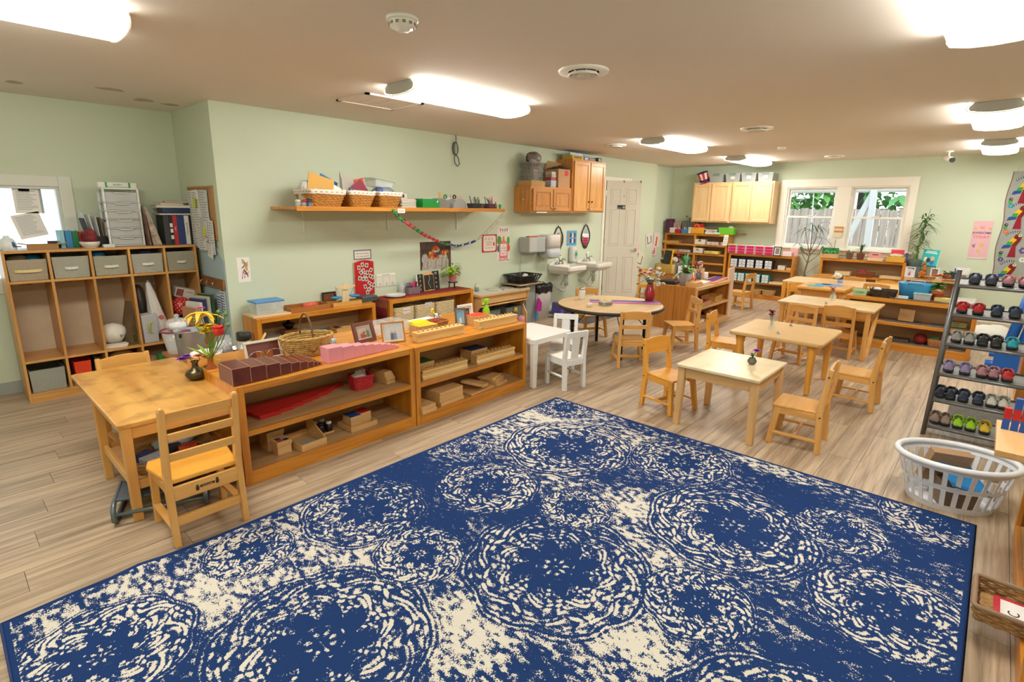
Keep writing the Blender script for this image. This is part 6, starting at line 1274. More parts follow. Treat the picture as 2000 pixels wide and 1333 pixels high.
sh2('schoolhouse', [(-.085, .05), (.085, .05), (.085, .23), (.02, .30), (-.02, .30), (-.085, .23)], .0018, '#e0788c'); sh2('roof_edge', [(-.1, .225), (0, .302), (.1, .225), (.1, .235), (0, .315), (-.1, .235)], .0026, '#e0683a'); sh2('bell_tower', [(-.02, .30), (.02, .30), (.02, .34), (0, .36), (-.02, .34)], .0018, '#d8983a'); sh2('notice', [(-.06, .09), (.06, .09), (.06, .25), (-.06, .25)], .0026, '#ece4da')
for k, (s, c) in enumerate((('LET', '#c9a03a'), ('GO IN', '#2a8a5a'), ('TO THE', '#c86a9a'), ('PARTY', '#d0503a'))): text(s, .03, M(c), t, (0, -.0035, .228 - .037 * k), bold=.0008)
for i in range(9): sh2('flower', circ(.011, 8, (-.1 + .025 * i, .025 + .012 * (i % 2))), .003, ('#e0b03a', '#d8603a', '#5a9a3a')[i % 3])
B().tube([(-.12 + .03 * i, -.002, .475 - .028 * math.sin(PI * i / 8)) for i in range(9)], .0012, 4).o('bunting_string', INK, t)
for i, c in enumerate(('#d86a7a', '#d8602a', '#3a8aa0', '#2a7a5a')): sh2('flag', [(-.075 + .045 * i, .445 + .006 * abs(i - 1.5)), (-.05 + .045 * i, .445 + .006 * abs(i - 1.5)), (-.062 + .045 * i, .405)], .0018, c)
t = T('paper_chain', 'paper link chain in green, red, blue and cream swagged below the wall shelf', 'paper chain', (0, 0, 0))
ctrl = [Vector(p) for p in ((3.194, 4.515, 1.555), (3.240, 4.515, 1.495), (3.423, 4.560, 1.405), (3.772, 4.750, 1.282), (4.216, 4.970, 1.163), (4.491, 5.000, 1.119), (4.709, 4.950, 1.165), (4.789, 4.800, 1.284), (4.806, 4.620, 1.433), (4.840, 4.515, 1.552))]
ln = [0]
for a, c in zip(ctrl, ctrl[1:]): ln.append(ln[-1] + (c - a).length)
NL = 44
def onc(s):
 s *= ln[-1]
 for i in range(len(ctrl) - 1):
  if s <= ln[i + 1] + 1e-9: return ctrl[i].lerp(ctrl[i + 1], (s - ln[i]) / (ln[i + 1] - ln[i]))
 return ctrl[-1]
for i in range(NL):
 p, q = onc(i / NL), onc((i + 1) / NL); m = (p + q) / 2; d = (q - p).normalized(); L2 = (q - p).length * .72; s = (Vector((0, 0, 1)) if i % 2 else Vector((0, 1, 0))); s = (s - d * s.dot(d)).normalized(); n2 = d.cross(s); b = B(); k = 12; c = i / NL
 col = '#2f8a4a' if c < .07 else '#d0404e' if c < .16 else '#2f8a4a' if c < .25 else '#cc3a46' if c < .47 else '#3a9a5a' if c < .55 else '#3a4a92' if c < .74 else '#d9d2bc'
 vs = []
 for j in range(k):
  a = 2 * PI * j / k; cc = m + d * (L2 * math.cos(a)) + s * (.017 * math.sin(a)); vs += [cc - n2 * .009, cc + n2 * .009]
 b.add(vs, [(2 * j, 2 * j + 1, (2 * j + 3) % (2 * k), (2 * j + 2) % (2 * k)) for j in range(k)]); b.o('paper_link', M(col, .8), t)
t = T('shelf_tag', 'small white tag lettered in red on the wall shelf front', 'label', ((3.302, 4.528, 1.550)[0], 4.529, (3.302, 4.528, 1.550)[2] - .022), rot=(.03, 0, 0)); B().box(-.045, .045, -.001, 0, 0, .044).o('tag_card', PAPER, t); text('East', .034, M('#d06a60'), t, (0, -.0015, .022))
t = T('cable_coil', 'grey coiled cable hanging from the ceiling edge of the green wall', 'cable', (4.49, YA - .03, 2.08)); b = B(); GC = M('#5a5d58', .5)
b.tube([(0, 0, .36), (.002, 0, .30), (0, 0, .27)], .005, 6)
for k in range(4): b.tube([((.03 + .006 * k) * math.cos(a) - .0, .004 * k, .205 + .075 * math.sin(a)) for a in [2 * PI * j / 20 for j in range(20)]], .005, 6, True)
b.tube([(0, 0, .14), (-.03, 0, .1), (-.02, 0, .04), (.02, 0, .0), (.055, 0, .03), (.04, 0, .09), (.0, 0, .14)], .006, 6); b.o('cable', GC, t)
# ------------------------------------------------------------------ wall shelf contents
ZW = 1.5845
def lined_basket(label, x0, x1):
 t = T('lined_basket', label, 'basket', ((x0 + x1) / 2, 4.70, ZW), 0, 'lined wicker baskets on the wall shelf'); w = x1 - x0
 wicker(t, w - .09, .25, .135, .045, M('#c98a3a', .6, noise=.35, scale=50), 9, 26, .005, .03)
 b = B(); base = rrect(w + .004, .345, .04, 5); n = len(base)
 lp = [[(p[0] * k * (1 + .006 * math.sin(i * 1.9)), p[1] * k, z + .004 * math.sin(i * 2.7)) for i, p in enumerate(base)] for z, k in ((.108, 1.0), (.132, 1.02), (.148, 1.015), (.15, .97), (.12, .93))]
 b.loops(lp, cap=(False, False)); b.o('cloth_liner', M('#ddd6ce', .9, bump=.3, bscale=35), t); return t
lined_basket('largest lined wicker basket at left on wall shelf, manila envelope in it', 2.345, 2.70); lined_basket('middle lined wicker basket on wall shelf, plastic bag of papers in it', 2.735, 3.02); lined_basket('right lined wicker basket on the wall shelf, clear tray on top', 3.06, 3.34)
def card(name, label, cat, c, w, h, rot, mat, th=.006): return tag(B().box(-w / 2, w / 2, -th / 2, th / 2, 0, h).o(name, mat, None, c, rot=rot, bev=.001), label, cat)
card('manila_envelope', 'manila envelope standing tilted in the largest shelf basket', 'envelope', (2.50, 4.66, ZW + .07), .27, .21, (-.15, .25, .1), M('#d6a552', .7)); card('white_envelope', 'white envelope beside manila envelope in the largest basket', 'envelope', (2.63, 4.68, ZW + .09), .17, .12, (-.2, .45, .0), PAPER); card('blue_folder', 'blue folder behind the manila envelope', 'folder', (2.58, 4.74, ZW + .07), .2, .21, (-.1, .42, .1), M('#2f6aa8', .5)); card('teal_book', 'teal booklet low in front of the manila envelope', 'book', (2.545, 4.61, ZW + .10), .14, .06, (-.5, .1, .1), M('#2f7a86', .6, noise=.3, scale=40))
crumple('plastic_bag', 'crumpled white plastic bag at left in the largest basket', 'bag', (2.395, 4.72, ZW + .09), .05, .06, .07, M('#cfd0cc', .4), 3); crumple('green_tinsel', 'green plastic bits behind the manila envelope', 'scrap', (2.545, 4.76, ZW + .235), .035, .03, .02, M('#2f8a4a', .6), 2, .35)
t = T('zip_bag', 'clear zip bag of printed papers standing in the middle basket', 'bag', (2.84, 4.70, ZW + .08), rot=(-.12, .18, .1)); b = B(); b.loops([[(-.1, -.02, 0), (.12, -.02, 0), (.12, .02, 0), (-.1, .02, 0)], [(-.12, -.018, .15), (.12, -.018, .13), (.12, .02, .13), (-.12, .02, .15)], [(-.14, -.002, .225), (.11, -.002, .175), (.11, .002, .175), (-.14, .002, .225)]], smooth=False); b.o('bag_body', M('#c6bfb6', .25, alpha=.75), t); B().box(-.09, .09, -.012, -.008, .01, .13).o('printed_sheet', M('#b3a8a0', .7, noise=.4, scale=60), t)
t = T('maroon_book', 'maroon book leaning at an angle in the middle basket', 'book', (2.985, 4.66, ZW + .06), rot=(-.1, -.62, .1)); B().box(-.075, .075, -.014, -.010, 0, .2).o('cover', M('#8a2440', .5), t); B().box(-.07, .07, -.010, .008, .003, .197).o('pages', M('#e8e2da', .8), t)
card('red_folder', 'bright red-orange folder tip behind the maroon book', 'folder', (2.975, 4.70, ZW + .09), .1, .18, (-.05, -.2, 0), M('#d8431f', .5)); card('blue_booklet', 'blue booklet edge low in the middle basket', 'book', (2.87, 4.62, ZW + .1), .16, .055, (-.3, .2, 0), M('#2a7fae', .5))
t = T('clear_tray', 'clear sectioned plastic tray tilted over the right basket', 'tray', (3.17, 4.72, ZW + .19), rot=(0, .12, .1)); B().box(-.15, .15, -.1, .1, .07, .075).o('tray_lid', M('#c3ccc2', .2, alpha=.55), t); B().openbox(.2, .16, .065, .003, .01).o('tray_body', CLEAR, t); B().box(-.03, -.027, -.07, .07, 0, .06).box(.03, .033, -.07, .07, 0, .06).o('tray_divider', CLEAR, t)
crumple('craft_scraps', 'mixed plastic craft bits heaped in the right basket', 'craft bits', (3.21, 4.68, ZW + .1), .10, .11, .05, M('#8a97a8', .5, noise=.5, scale=40), 5, .3); crumple('ribbon_spool', 'blue and grey ribbon spool in the right basket', 'spool', (3.14, 4.64, ZW + .13), .05, .04, .03, M('#4a5f9a', .6), 6)
for i, (x, c) in enumerate(((2.265, '#b8d4c2'), (2.325, '#b02838'))):
 t = T('salt_shaker', ('glass shaker with pale green cap at the left shelf end', 'glass shaker with red cap at left shelf end')[i], 'shaker', (x, 4.62, ZW)); B().lathe([(.02, 0), (.022, .03), (.018, .034)], n=14).o('shaker_body', CLEAR, t); B().lathe([(.022, .034), (.024, .045), (.018, .055), (0, .058)], n=14).o('cap', M(c, .5), t)
tag(B().lathe([(.0, 0), (.02, .0), (.02, .004), (.0, .04)][1:], n=10).o('blue_cone', M('#2f6ab8', .4), None, (2.35, 4.58, ZW)), 'tiny blue cone by the red-capped shaker', 'toy')
BX('speckled_canister', 'tall white speckled canister at left shelf end', 'canister', (2.40, 4.72, ZW), (.10, .10, .175), M('#d2cdbb', .6, noise=.3, scale=130), .2, bev=.008)
t = T('glue_bottle', 'amber glue bottle with dark pointed cap before the speckled canister', 'bottle', (2.375, 4.60, ZW)); B().lathe([(.025, 0), (.028, .01), (.028, .075), (.015, .1), (.01, .115)], n=16).o('bottle_body', M('#b87a2a', .3), t); B().lathe([(.0285, .03), (.0285, .07)], n=16, cap=False).o('label_band', M('#4a4e58', .6, noise=.5, scale=80), t); B().lathe([(.012, .115), (.01, .125), (.003, .14), (0, .142)], n=10).o('cap', M('#3a2f28', .4), t)
for i, c in enumerate(('#d6d0c0', '#8a8f92', '#c0b4a0', '#5a5266', '#d8cfc0', '#b4a49c', '#c9a6a0')): flat_book(('lowest', 'second', 'third', 'middle', 'fifth', 'sixth', 'topmost')[i] + ' booklet of the flat stack right of the shelf baskets', (3.44 + .008 * math.sin(i * 3), 4.68, ZW + i * .0125), .19, .2, .0115, c, .06 * math.sin(i * 2), 'booklet stack on the wall shelf', 'booklet')
t = T('tissue_box', 'white and teal small box on top of the booklet stack', 'box', (3.46, 4.80, ZW + .089)); B().box(-.09, .09, -.04, .04, 0, .055).o('box_body', M('#dcdcd0', .6), t, bev=.002); B().lathe([(.022, 0), (.022, .001)], n=14).o('teal_spot', M('#2f9a8a', .5), t, (-.05, -.0405, .03), rot=(PI / 2, 0, 0)); B().box(.03, .055, -.0412, -.04, .012, .045).o('dark_square', INK, t)
t = T('green_box', 'bright green card box with white arrow on the wall shelf', 'box', (3.71, 4.63, ZW)); B().box(-.115, .115, -.08, .08, 0, .092).o('box_body', M('#128a34', .5), t, bev=.002); b = B(); b.prism([(.07, .06), (.10, .085), (.085, .05), (.1, .055), (.075, .05)][:3], -.082, -.08, 'xz'); b.o('white_arrow', PAPER, t)
for i, (x, w2, h2) in enumerate(((3.95, .21, .115), (4.18, .20, .12), (4.34, .17, .15))): card('paper_sheaf', ('white papers', 'white cut papers', 'tan and white papers')[i] + ' standing behind the grey organiser', 'papers', (x, 4.86, ZW), w2, h2, (-.1, .05 * (i - 1), 0), M(('#dcd8cf', '#e2dfd8', '#d2c4ae')[i], .8), .02)
for i, (x, c, a) in enumerate(((3.92, '#8e8a86', .0), (4.18, '#a6a6a6', .1))):
 t = T('desk_organizer', ('dark grey mesh desk organiser on the wall shelf', 'round grey plastic organiser on the wall shelf')[i], 'organiser', (x, 4.68, ZW), a); b = B(); n = 12; pts = [(.11 * math.cos(PI * j / n), .02 + .085 * math.sin(PI * j / n)) for j in range(n + 1)]; b.prism([(-.11, 0), (.11, 0)][::1] + pts, -.06, -.055, 'xz').prism([(-.11, 0), (.11, 0)] + pts, .055, .06, 'xz'); b.box(-.11, .11, -.055, .055, 0, .004); b.o('organiser_body', M(c, .4, alpha=.85), t)
b = B()
t = T('toy_stack', 'wooden peg figure standing behind the mesh organiser', 'toy', (3.99, 4.74, ZW)); b.lathe([(.016, 0), (.018, .09), (.014, .12), (.018, .14), (.016, .17), (0, .18)], n=12); b.o('peg_body', BEECH('z'), t)
for i, (x, c) in enumerate(((4.12, '#1f8a3c'), (4.26, '#2b2b2d'))): t = T('tape_roll', ('green tape roll', 'black tape roll')[i] + ' perched on papers on the wall shelf', 'tape', (x, 4.80, ZW)); B().box(-.03, .03, -.03, .03, 0, .105).o('tape_stand', M('#d8d6d2', .6), t); b = B(); b.tube([(.02 * math.cos(a), 0, .126 + .02 * math.sin(a)) for a in [2 * PI * j / 18 for j in range(18)]], .008, 6, True); b.o('roll', M(c, .4), t)
for i, (x, y, cl) in enumerate(((4.41, 4.62, '#33363a'), (4.52, 4.66, '#6a5a4a'), (4.66, 4.62, '#5a3a44'))):
 t = T('pencil_tray', ('dark tray', 'woven cup', 'patterned cup')[i] + ' of pens and markers near right end of the wall shelf', 'pencil holder', (x, y, ZW)); B().openbox((.13, .09, .10)[i], .09, .055, .004, .008).o('holder_body', M(cl, .7, noise=.4, scale=60), t); rn = random.Random(i + 20)
 for k in range(7): p = Vector((rn.uniform(-.04, .04), rn.uniform(-.03, .03), .012)); B().bar(p, p + Vector((rn.uniform(-.06, .06), rn.uniform(-.02, .02), rn.uniform(.08, .13))), .009, .009).o('marker', M(('#d8a02a', '#c0408a', '#2f8a4a', '#7ab83a', '#b03040', '#3a5ab0', '#d86a9a')[(k + i) % 7], .5), t)
t = T('candle', 'white pillar candle at right end of the wall shelf', 'candle', (4.745, 4.68, ZW)); B().lathe([(.022, 0), (.022, .135), (.018, .138), (.004, .138), (.003, .15), (0, .15)], n=16).o('candle_body', M('#e4dfd0', .5), t)
t = T('bud_bottle', 'small tan bottle beside the candle on wall shelf', 'bottle', (4.79, 4.64, ZW)); B().lathe([(.018, 0), (.02, .045), (.008, .06), (.008, .08), (0, .08)], n=14).o('bottle_body', M('#a8864a', .3), t)
t = T('green_cup', 'tiny green cup at right end of the wall shelf', 'cup', (4.825, 4.60, ZW)); B().lathe([(.015, 0), (.018, .05), (.016, .05), (.013, .004), (0, .003)], n=14, cap=False).o('cup_body', M('#2a9a4a', .5), t)
# ------------------------------------------------------------------ cabinets top
ZC = 1.8852
BX('flat_carton', 'flat brown cardboard carton under the grey lattice basket', 'box', (5.75, 4.885, ZC), (.30, .24, .075), M('#b98f56', .8), .02)
t = T('lattice_basket', 'grey plastic lattice basket heaped with bags on the oak cabinet', 'basket', (5.755, 4.885, ZC + .0755)); LG2 = M('#8e8a84', .5); w, d, h, f = .26, .20, .235, .018
b = B()
for k, z in enumerate((.006, h * .25, h * .5, h * .75, h)): b.tube([(p[0], p[1], z) for p in rrect(w + 2 * f * z / h, d + 2 * f * z / h, .025, 3)], .004 if z < h else .007, 5, True)
N = 44; a0, a1 = resamp(rrect(w, d, .025, 3), N), resamp(rrect(w + 2 * f, d + 2 * f, .025, 3), N)
for i in range(N):
 for s3 in (-5, 5): b.bar((a0[i].x, a0[i].y, 0), (a1[(i + s3) % N].x, a1[(i + s3) % N].y, h), .006, .003, ref=(a0[i].x, a0[i].y, 0))
b.prism([(p[0], p[1]) for p in rrect(w, d, .025, 3)], 0, .005); STUFF(b.o('lattice', LG2, t))
b = B().box(-.06, .02, -.08, -.02, .008, .16).o('card_box', M('#d8d2c4', .6), t); B().box(-.07, .01, -.085, -.078, .15, .175).o('red_label', M('#a83a30', .5), t)
crumple('plastic_bag', 'clear plastic bag of grey items heaped in the lattice basket', 'bag', (5.79, 4.87, ZC + .27), .11, .08, .095, M('#8f837e', .3, noise=.5, scale=30), 7, .25); crumple('plastic_bag', 'small white and blue packet in the lattice basket', 'bag', (5.71, 4.84, ZC + .28), .06, .05, .04, M('#b4b4b8', .4, noise=.5, scale=40), 9, .3)
t = T('magnifier', 'black round paddle sticking out of the lattice basket', 'paddle', (5.645, 4.86, ZC + .30), rot=(0, -.3, 0)); B().ell((0, 0, .06), .022, .012, .03, 14, 10).bar((0, 0, -.08), (0, 0, .04), .01, .008).o('paddle_body', BLACK, t)
t = T('moving_box', 'brown cardboard box with open flap and red tag against tall cabinet', 'box', (6.34, 4.90, ZC)); b = B().openbox(.28, .26, .26, .004, 0).o('box_body', M('#b48a62', .85), t); CB = M('#c09a6c', .85)
B().bar((0, .13, .262), (-.2, .13, .345), .004, .0).o('flap', CB, t) if False else B().add([(-.14, .13, .26), (.14, .13, .26), (.1, .0, .345), (-.2, .02, .37)], [(0, 1, 2, 3)]).add([(-.14, .134, .26), (.14, .134, .26), (.1, .004, .349), (-.2, .024, .374)], [(3, 2, 1, 0)]).o('flap', CB, t); B().add([(.14, -.13, .26), (.14, .13, .26), (.075, .1, .33), (.075, -.1, .33)], [(0, 1, 2, 3)]).o('flap', CB, t)
B().box(.01, .09, -.1315, -.13, .17, .24).o('red_tag', M('#c8283c', .6), t); crumple('dark_contents', '', '', (0, 0, .2), .12, .11, .05, M('#23261f', .6), 4, parent=t)
for i, (z, h2, c) in enumerate(((0, .02, '#a8b4bc'), (.021, .075, '#b9bfc2'), (.097, .04, '#b04a54'), (.138, .035, '#b8a898'), (.174, .04, '#c9c2b8'))): BX('small_carton', ('lowest', 'second', 'middle', 'fourth', 'topmost')[i] + ' of the small cartons stacked beside the moving box', 'carton', (6.10 + .006 * (i % 2), 4.83, ZC + z), (.13, .10, h2), M(c, .6, noise=.35, scale=50), .05 * i, 'cartons on the oak cabinet')
ZT = 2.3055
for i, (lb, x, s2, z, c) in enumerate((('yellow printed game box on the tall cabinet, bottom left', 6.66, (.30, .18, .05), 0, '#c8a21e'), ('pale blue printed box on the yellow game boxes, left', 6.60, (.2, .15, .035), .051, '#a9c4dc'), ('white and blue box on the yellow game box, right', 6.76, (.17, .14, .042), .051, '#5f9ad0'), ('blue and white snowflake box on tall cabinet', 6.90, (.13, .15, .05), 0, '#4a6ab8'), ('blue box with rainbow print on tall cabinet', 7.06, (.18, .15, .048), 0, '#2a74b8'), ('dark green crayon box at the right end of the tall cabinet', 7.27, (.13, .13, .065), 0, '#27492f'))):
 t = T('game_box', lb, 'box', (x, 4.86, ZT + z), (.04, -.05, .08, .03, -.04, .15)[i]); B().box(-s2[0] / 2, s2[0] / 2, -s2[1] / 2, s2[1] / 2, 0, s2[2]).o('box_body', M(c, .5), t, bev=.002)
 B().box(-s2[0] * .38, s2[0] * .3, -s2[1] / 2 - .001, -s2[1] / 2, s2[2] * .2, s2[2] * .8).o('printed_panel', M(('#8a7a1a', '#e0e4ea', '#e4e8ee', '#e2e6ee', '#d88a2a', '#d8dcd0')[i], .5, noise=.6, scale=60), t)
# ------------------------------------------------------------------ wash area
t = wallthing('towel_dispenser', 'grey square paper towel dispenser above the waste bin', 'dispenser', 5.87, .975); b = B(); b.box(-.185, .185, -.2, 0, 0, .22); b.o('dispenser_body', M('#a9adac', .4), t, bev=.02, seg=3); B().box(-.18, -.02, -.2025, -.199, .02, .205).o('front_panel', M('#b9bcba', .35), t, bev=.004); B().tube([(-.15, -.02, 0), (-.155, -.015, -.25), (-.16, -.015, -.40)], .004, 5).o('power_cord', M('#b9bcac', .5), t); text('Tork', .018, M('#8a8f90'), t, (.1, -.2015, .15)) if False else None
BX('orange_strip', 'orange strip lying on top of the grey towel dispenser', 'strip', (5.84, 4.93, 1.196), (.2, .06, .012), M('#d8502a', .5))
t = wallthing('roll_dispenser', 'white rounded roll towel dispenser with clear lower half', 'dispenser', 6.24, .885); b = B(); prof = rrect(.30, .24, .07, 5); lp = [[(p[0] * k, p[1] * k - .125, z) for p in prof] for z, k in ((.14, 1), (.30, 1), (.325, .97), (.335, .9))]; b.loops(lp); b.o('upper_shell', M('#dcd8d2', .35), t); b = B(); lp = [[(p[0] * k, p[1] * k - .125, z) for p in prof] for z, k in ((0, .88), (.015, .96), (.05, .985), (.139, .99))]; b.loops(lp); b.o('lower_shell', M('#b9bfc2', .3), t)
B().box(-.03, .05, -.2, -.13, -.018, 0).o('paper_exit', M('#c6c6c2', .5), t)
def scallop(rx, rz, n=64):
 pts = []
 for i in range(n):
  a = 2 * PI * i / n; k = 1 + .09 * math.cos(4 * a) if False else 1 - .10 * abs(math.sin(2 * a)) ** 3
  pts.append((rx * k * math.cos(a), rz * k * math.sin(a)))
 return pts
for i, (x, z) in enumerate(((6.59, 1.133), (7.325, 1.151))):
 t = wallthing('wall_mirror', ('small scalloped black-framed mirror above the left sink', 'small scalloped black-framed mirror above the right sink')[i], 'mirror', x, z); pts = scallop(.115, .185); B().prism(pts, -.012, -.004, 'xz').o('glass', M('#e8ece8', .03, 1), t); B().tube([(p[0], -.012, p[1]) for p in pts], .011, 8, True).o('frame', M('#2b2a29', .4), t); B().tube([(0, -.006, .19), (0, -.006, .215)], .004, 6).o('hanger', M('#2b2a29', .4), t)
t = wallthing('hand_poster', 'blue hand washing picture poster between the two mirrors', 'poster', 6.955, 1.02); rectp(t, 'poster_sheet', -.135, .135, 0, .235, 0, M('#4f9fd0', .5))
for i in range(8): rectp(t, 'photo_cell', -.1 + .052 * (i % 4), -.056 + .052 * (i % 4), (.13, .04)[i // 4], (.20, .11)[i // 4], .001, M(('#c98a7a', '#3a4a5a', '#e0e0e0', '#5a4a48')[i % 4], .5, noise=.4, scale=40))
POR = M('#e2ded5', .18, coat=.4)
for i, x in enumerate((6.58, 7.32)):
 t = T('wall_sink', ('white wall-hung porcelain sink at left, nearer the bin', 'white wall-hung porcelain sink at right by the door')[i], 'sink', (x, YA, .0)); b = B(); W4, D4 = .45, .43
 def rl(w2, y0, y1, z): return [(-w2 / 2, y0, z), (-w2 / 2, y1 + .03, z), (-w2 / 2 + .03, y1, z), (w2 / 2 - .03, y1, z), (w2 / 2, y1 + .03, z), (w2 / 2, y0, z)][::-1]
 b.loops([rl(W4 - .12, 0, -D4 + .1, .62), rl(W4 - .03, 0, -D4 + .02, .67), rl(W4, 0, -D4, .685), rl(W4, 0, -D4, .745), rl(W4 - .05, -.10, -D4 + .03, .75), rl(W4 - .09, -.12, -D4 + .05, .70), rl(W4 - .2, -.17, -D4 + .1, .655)], smooth=False); b.o('basin', POR, t, bev=.012, seg=3)
 B().prism([(-.22, .74), (.22, .74), (.22, .765), (.13, .80), (-.13, .80), (-.22, .765)], -.035, 0, 'xz').o('splash_back', POR, t, bev=.006); B().box(-.22, .22, -.11, -.035, .738, .75).o('tap_deck', POR, t)
 fb = B(); fb.lathe([(.028, 0), (.026, .03), (.018, .05)], (0, -.07, .75), 14).tube([(0, -.07, .79), (0, -.12, .84), (0, -.17, .835), (0, -.175, .815)], .013, 8).tube([(0, -.065, .80), (-.02, -.05, .87), (-.03, -.1, .895)], .009, 7); fb.box(-.08, .08, -.09, -.05, .75, .762)
 for sx in (-1, 1): fb.lathe([(.02, .76), (.018, .79), (.024, .80), (0, .81)], (sx * .065, -.07, 0), 10)
 fb.o('faucet', CHROME, t)
 pb = B(); pb.tube([(0, -.2, .64), (0, -.2, .45)], .02, 10).lathe([(.03, 0), (.03, .02)], (0, -.2, .58), 12).lathe([(.032, 0), (.034, .1), (.03, .12)], (0, -.2, .44), 12); pb.tube([(0, -.2, .46), (0, -.2, .40), (-.02, -.19, .36), (-.06, -.16, .36), (-.09, -.12, .40), (-.1, -.03, .44), (-.1, 0, .44)], .02, 10); pb.o('drain_trap', M('#cfcdc6', .4), t)
 B().tube([(.1, -.02, .42), (.09, -.08, .5), (.08, -.1, .62)], .007, 6).o('supply_pipe', STEEL, t)
t = wallthing('soap_dispenser', 'white wall soap dispenser with green label between the sinks', 'dispenser', 6.93, .755); b = B(); prof = rrect(.13, .10, .04, 5); b.loops([[(p[0] * k, p[1] * k - .052, z) for p in prof] for z, k in ((0, .8), (.03, .95), (.18, 1), (.24, .95), (.255, .8))]); b.o('dispenser_body', M('#d3d4d2', .3), t); B().prism(circ(.033, 20, (.02, .13), sy=2.2), -.108, -.1, 'xz').o('front_window', M('#a9b0ae', .3), t, bev=.002); B().box(-.01, .045, -.1095, -.108, .11, .165).o('green_label', M('#3a9a72', .5), t)
t = T('floor_mat', 'dark charcoal floor mat in front of the sinks', 'mat', (6.75, 4.55, 0)); B().box(-.62, .62, -.42, .3, .0005, .008).o('mat_body', M('#4a4a4e', .95), t, bev=.003)
t = T('step_stool', 'small black and purple step stool under the left sink', 'stool', (6.55, 4.86, .008)); B().box(-.16, .16, -.10, .10, .10, .13).o('step', M('#1f1f24', .5), t, bev=.006)
for sx in (-1, 1): b = B(); b.loops([[(sx * .16 - .04, -.1, 0), (sx * .16 + .04, -.1, 0), (sx * .16 + .04, .1, 0), (sx * .16 - .04, .1, 0)], [(sx * .15 - .03, -.09, .18), (sx * .15 + .03, -.09, .18), (sx * .15 + .03, .09, .18), (sx * .15 - .03, .09, .18)]], smooth=False); b.o('leg', M('#5a52a8', .4), t, bev=.01)
# ------------------------------------------------------------------ round table things
ZR2 = .5458
t = T('jar_lidded', 'white jar with steel lid on the round table', 'jar', (5.14, 3.55, ZR2)); B().lathe([(.036, 0), (.038, .01), (.038, .1), (.03, .115)], n=22).o('jar_body', M('#dedbd4', .2), t); B().lathe([(.033, .115), (.034, .135), (.03, .138), (0, .138)], n=20).o('lid', STEEL, t)
t = T('small_cup', 'small white lidded cup on the near side of the round table', 'cup', (4.78, 3.20, ZR2)); B().lathe([(.028, 0), (.032, .03), (.034, .034), (.03, .044), (0, .046)], n=22).o('cup_body', M('#e6e0d2', .4), t)
t = T('fabric_runner', 'blue and pink striped runner across round table', 'runner', (5.33, 3.06, ZR2), -.935)
for i, (c, a, bb) in enumerate((('#3a6ea8', .07, .12), ('#5a78b0', .035, .07), ('#b8386a', .0, .035), ('#d98ab8', -.06, 0), ('#8a4a8a', -.075, -.06))): B().box(-.42, .38, a, bb, 0, .003).o('stripe', M(c, .9), t)
t = T('dotted_box', 'small white and black dotted trinket box on the striped runner', 'box', (4.99, 3.13, ZR2 + .0032), -.3); b = B(); b.prism([(p[0], p[1]) for p in rrect(.12, .10, .02, 3)], 0, .038); b.o('box_body', M('#d9d4c4', .5), t); b = B(); b.prism([(p[0], p[1]) for p in rrect(.122, .102, .02, 3)], .039, .052); b.o('lid', M('#d3c9b0', .5), t); d2 = B()
for p in resamp(rrect(.122, .102, .02, 3), 24):
 for z in (.012, .028): d2.cb((p.x, p.y, z), .009, .009, .008)
STUFF(d2.o('black_dots', INK, t)); B().lathe([(.03, .052), (.025, .062), (0, .066)], n=16).o('lid_knob', M('#d9c49a', .5), t)
t = T('red_vase', 'glossy red vase of white, red and purple flowers on round table', 'vase', (5.60, 2.92, ZR2)); b = B(); b.lathe([(.045, 0), (.055, .02), (.064, .07), (.058, .12), (.042, .16), (.036, .185), (.042, .2), (.036, .2), (.03, .17)], n=32, cap=False); b.o('vase_body', M('#9a1020', .12, coat=.6), t)
st = B(); w1 = B(); r1 = B(); p1 = B(); rn = random.Random(5)
for i in range(46):
 a = rn.uniform(0, 2 * PI); rr = .15 * rn.random() ** .6; p = Vector((rr * math.cos(a), rr * math.sin(a), rn.uniform(.24, .43) - rr * .3)); side = p.x * .66 - p.y * .75
 st.tube([(0, 0, .15), (p.x * .4, p.y * .4, .26), p], .0016, 4)
 if side < -.03 and i % 2: bloom(r1, p, .03, 8, 3, .9, i, .6)
 elif i % 5 == 0: bloom(p1, p, .026, 7, 2, .7, i, .5)
 else:
  for k in range(3): w1.ell(p + Vector((rn.uniform(-.02, .02), rn.uniform(-.02, .02), rn.uniform(-.015, .015))), .012, .012, .009, 7, 5)
STUFF(st.o('stems', M('#5f7d48', .6), t)); STUFF(w1.o('white_flower', M('#e4e2dc', .7), t)); STUFF(r1.o('red_flower', M('#b8141f', .5), t)); STUFF(p1.o('purple_flower', M('#3a2a86', .5), t))
t = T('white_fan', 'small white electric device with coiled cord on the floor below the round table', 'appliance', (5.42, 3.22, 0)); B().lathe([(.07, 0), (.075, .02), (.05, .05), (.03, .06)], n=20).ell((0, 0, .10), .06, .05, .06, 14, 10).o('device_body', M('#c9ccce', .4), t); b = B(); b.tube([(-.1 + .07 * math.cos(a) , -.08 + .05 * math.sin(a), .006 + .002 * a / 6) for a in [j * .5 for j in range(30)]], .004, 5); b.o('cord', M('#d6d6d2', .5), t)
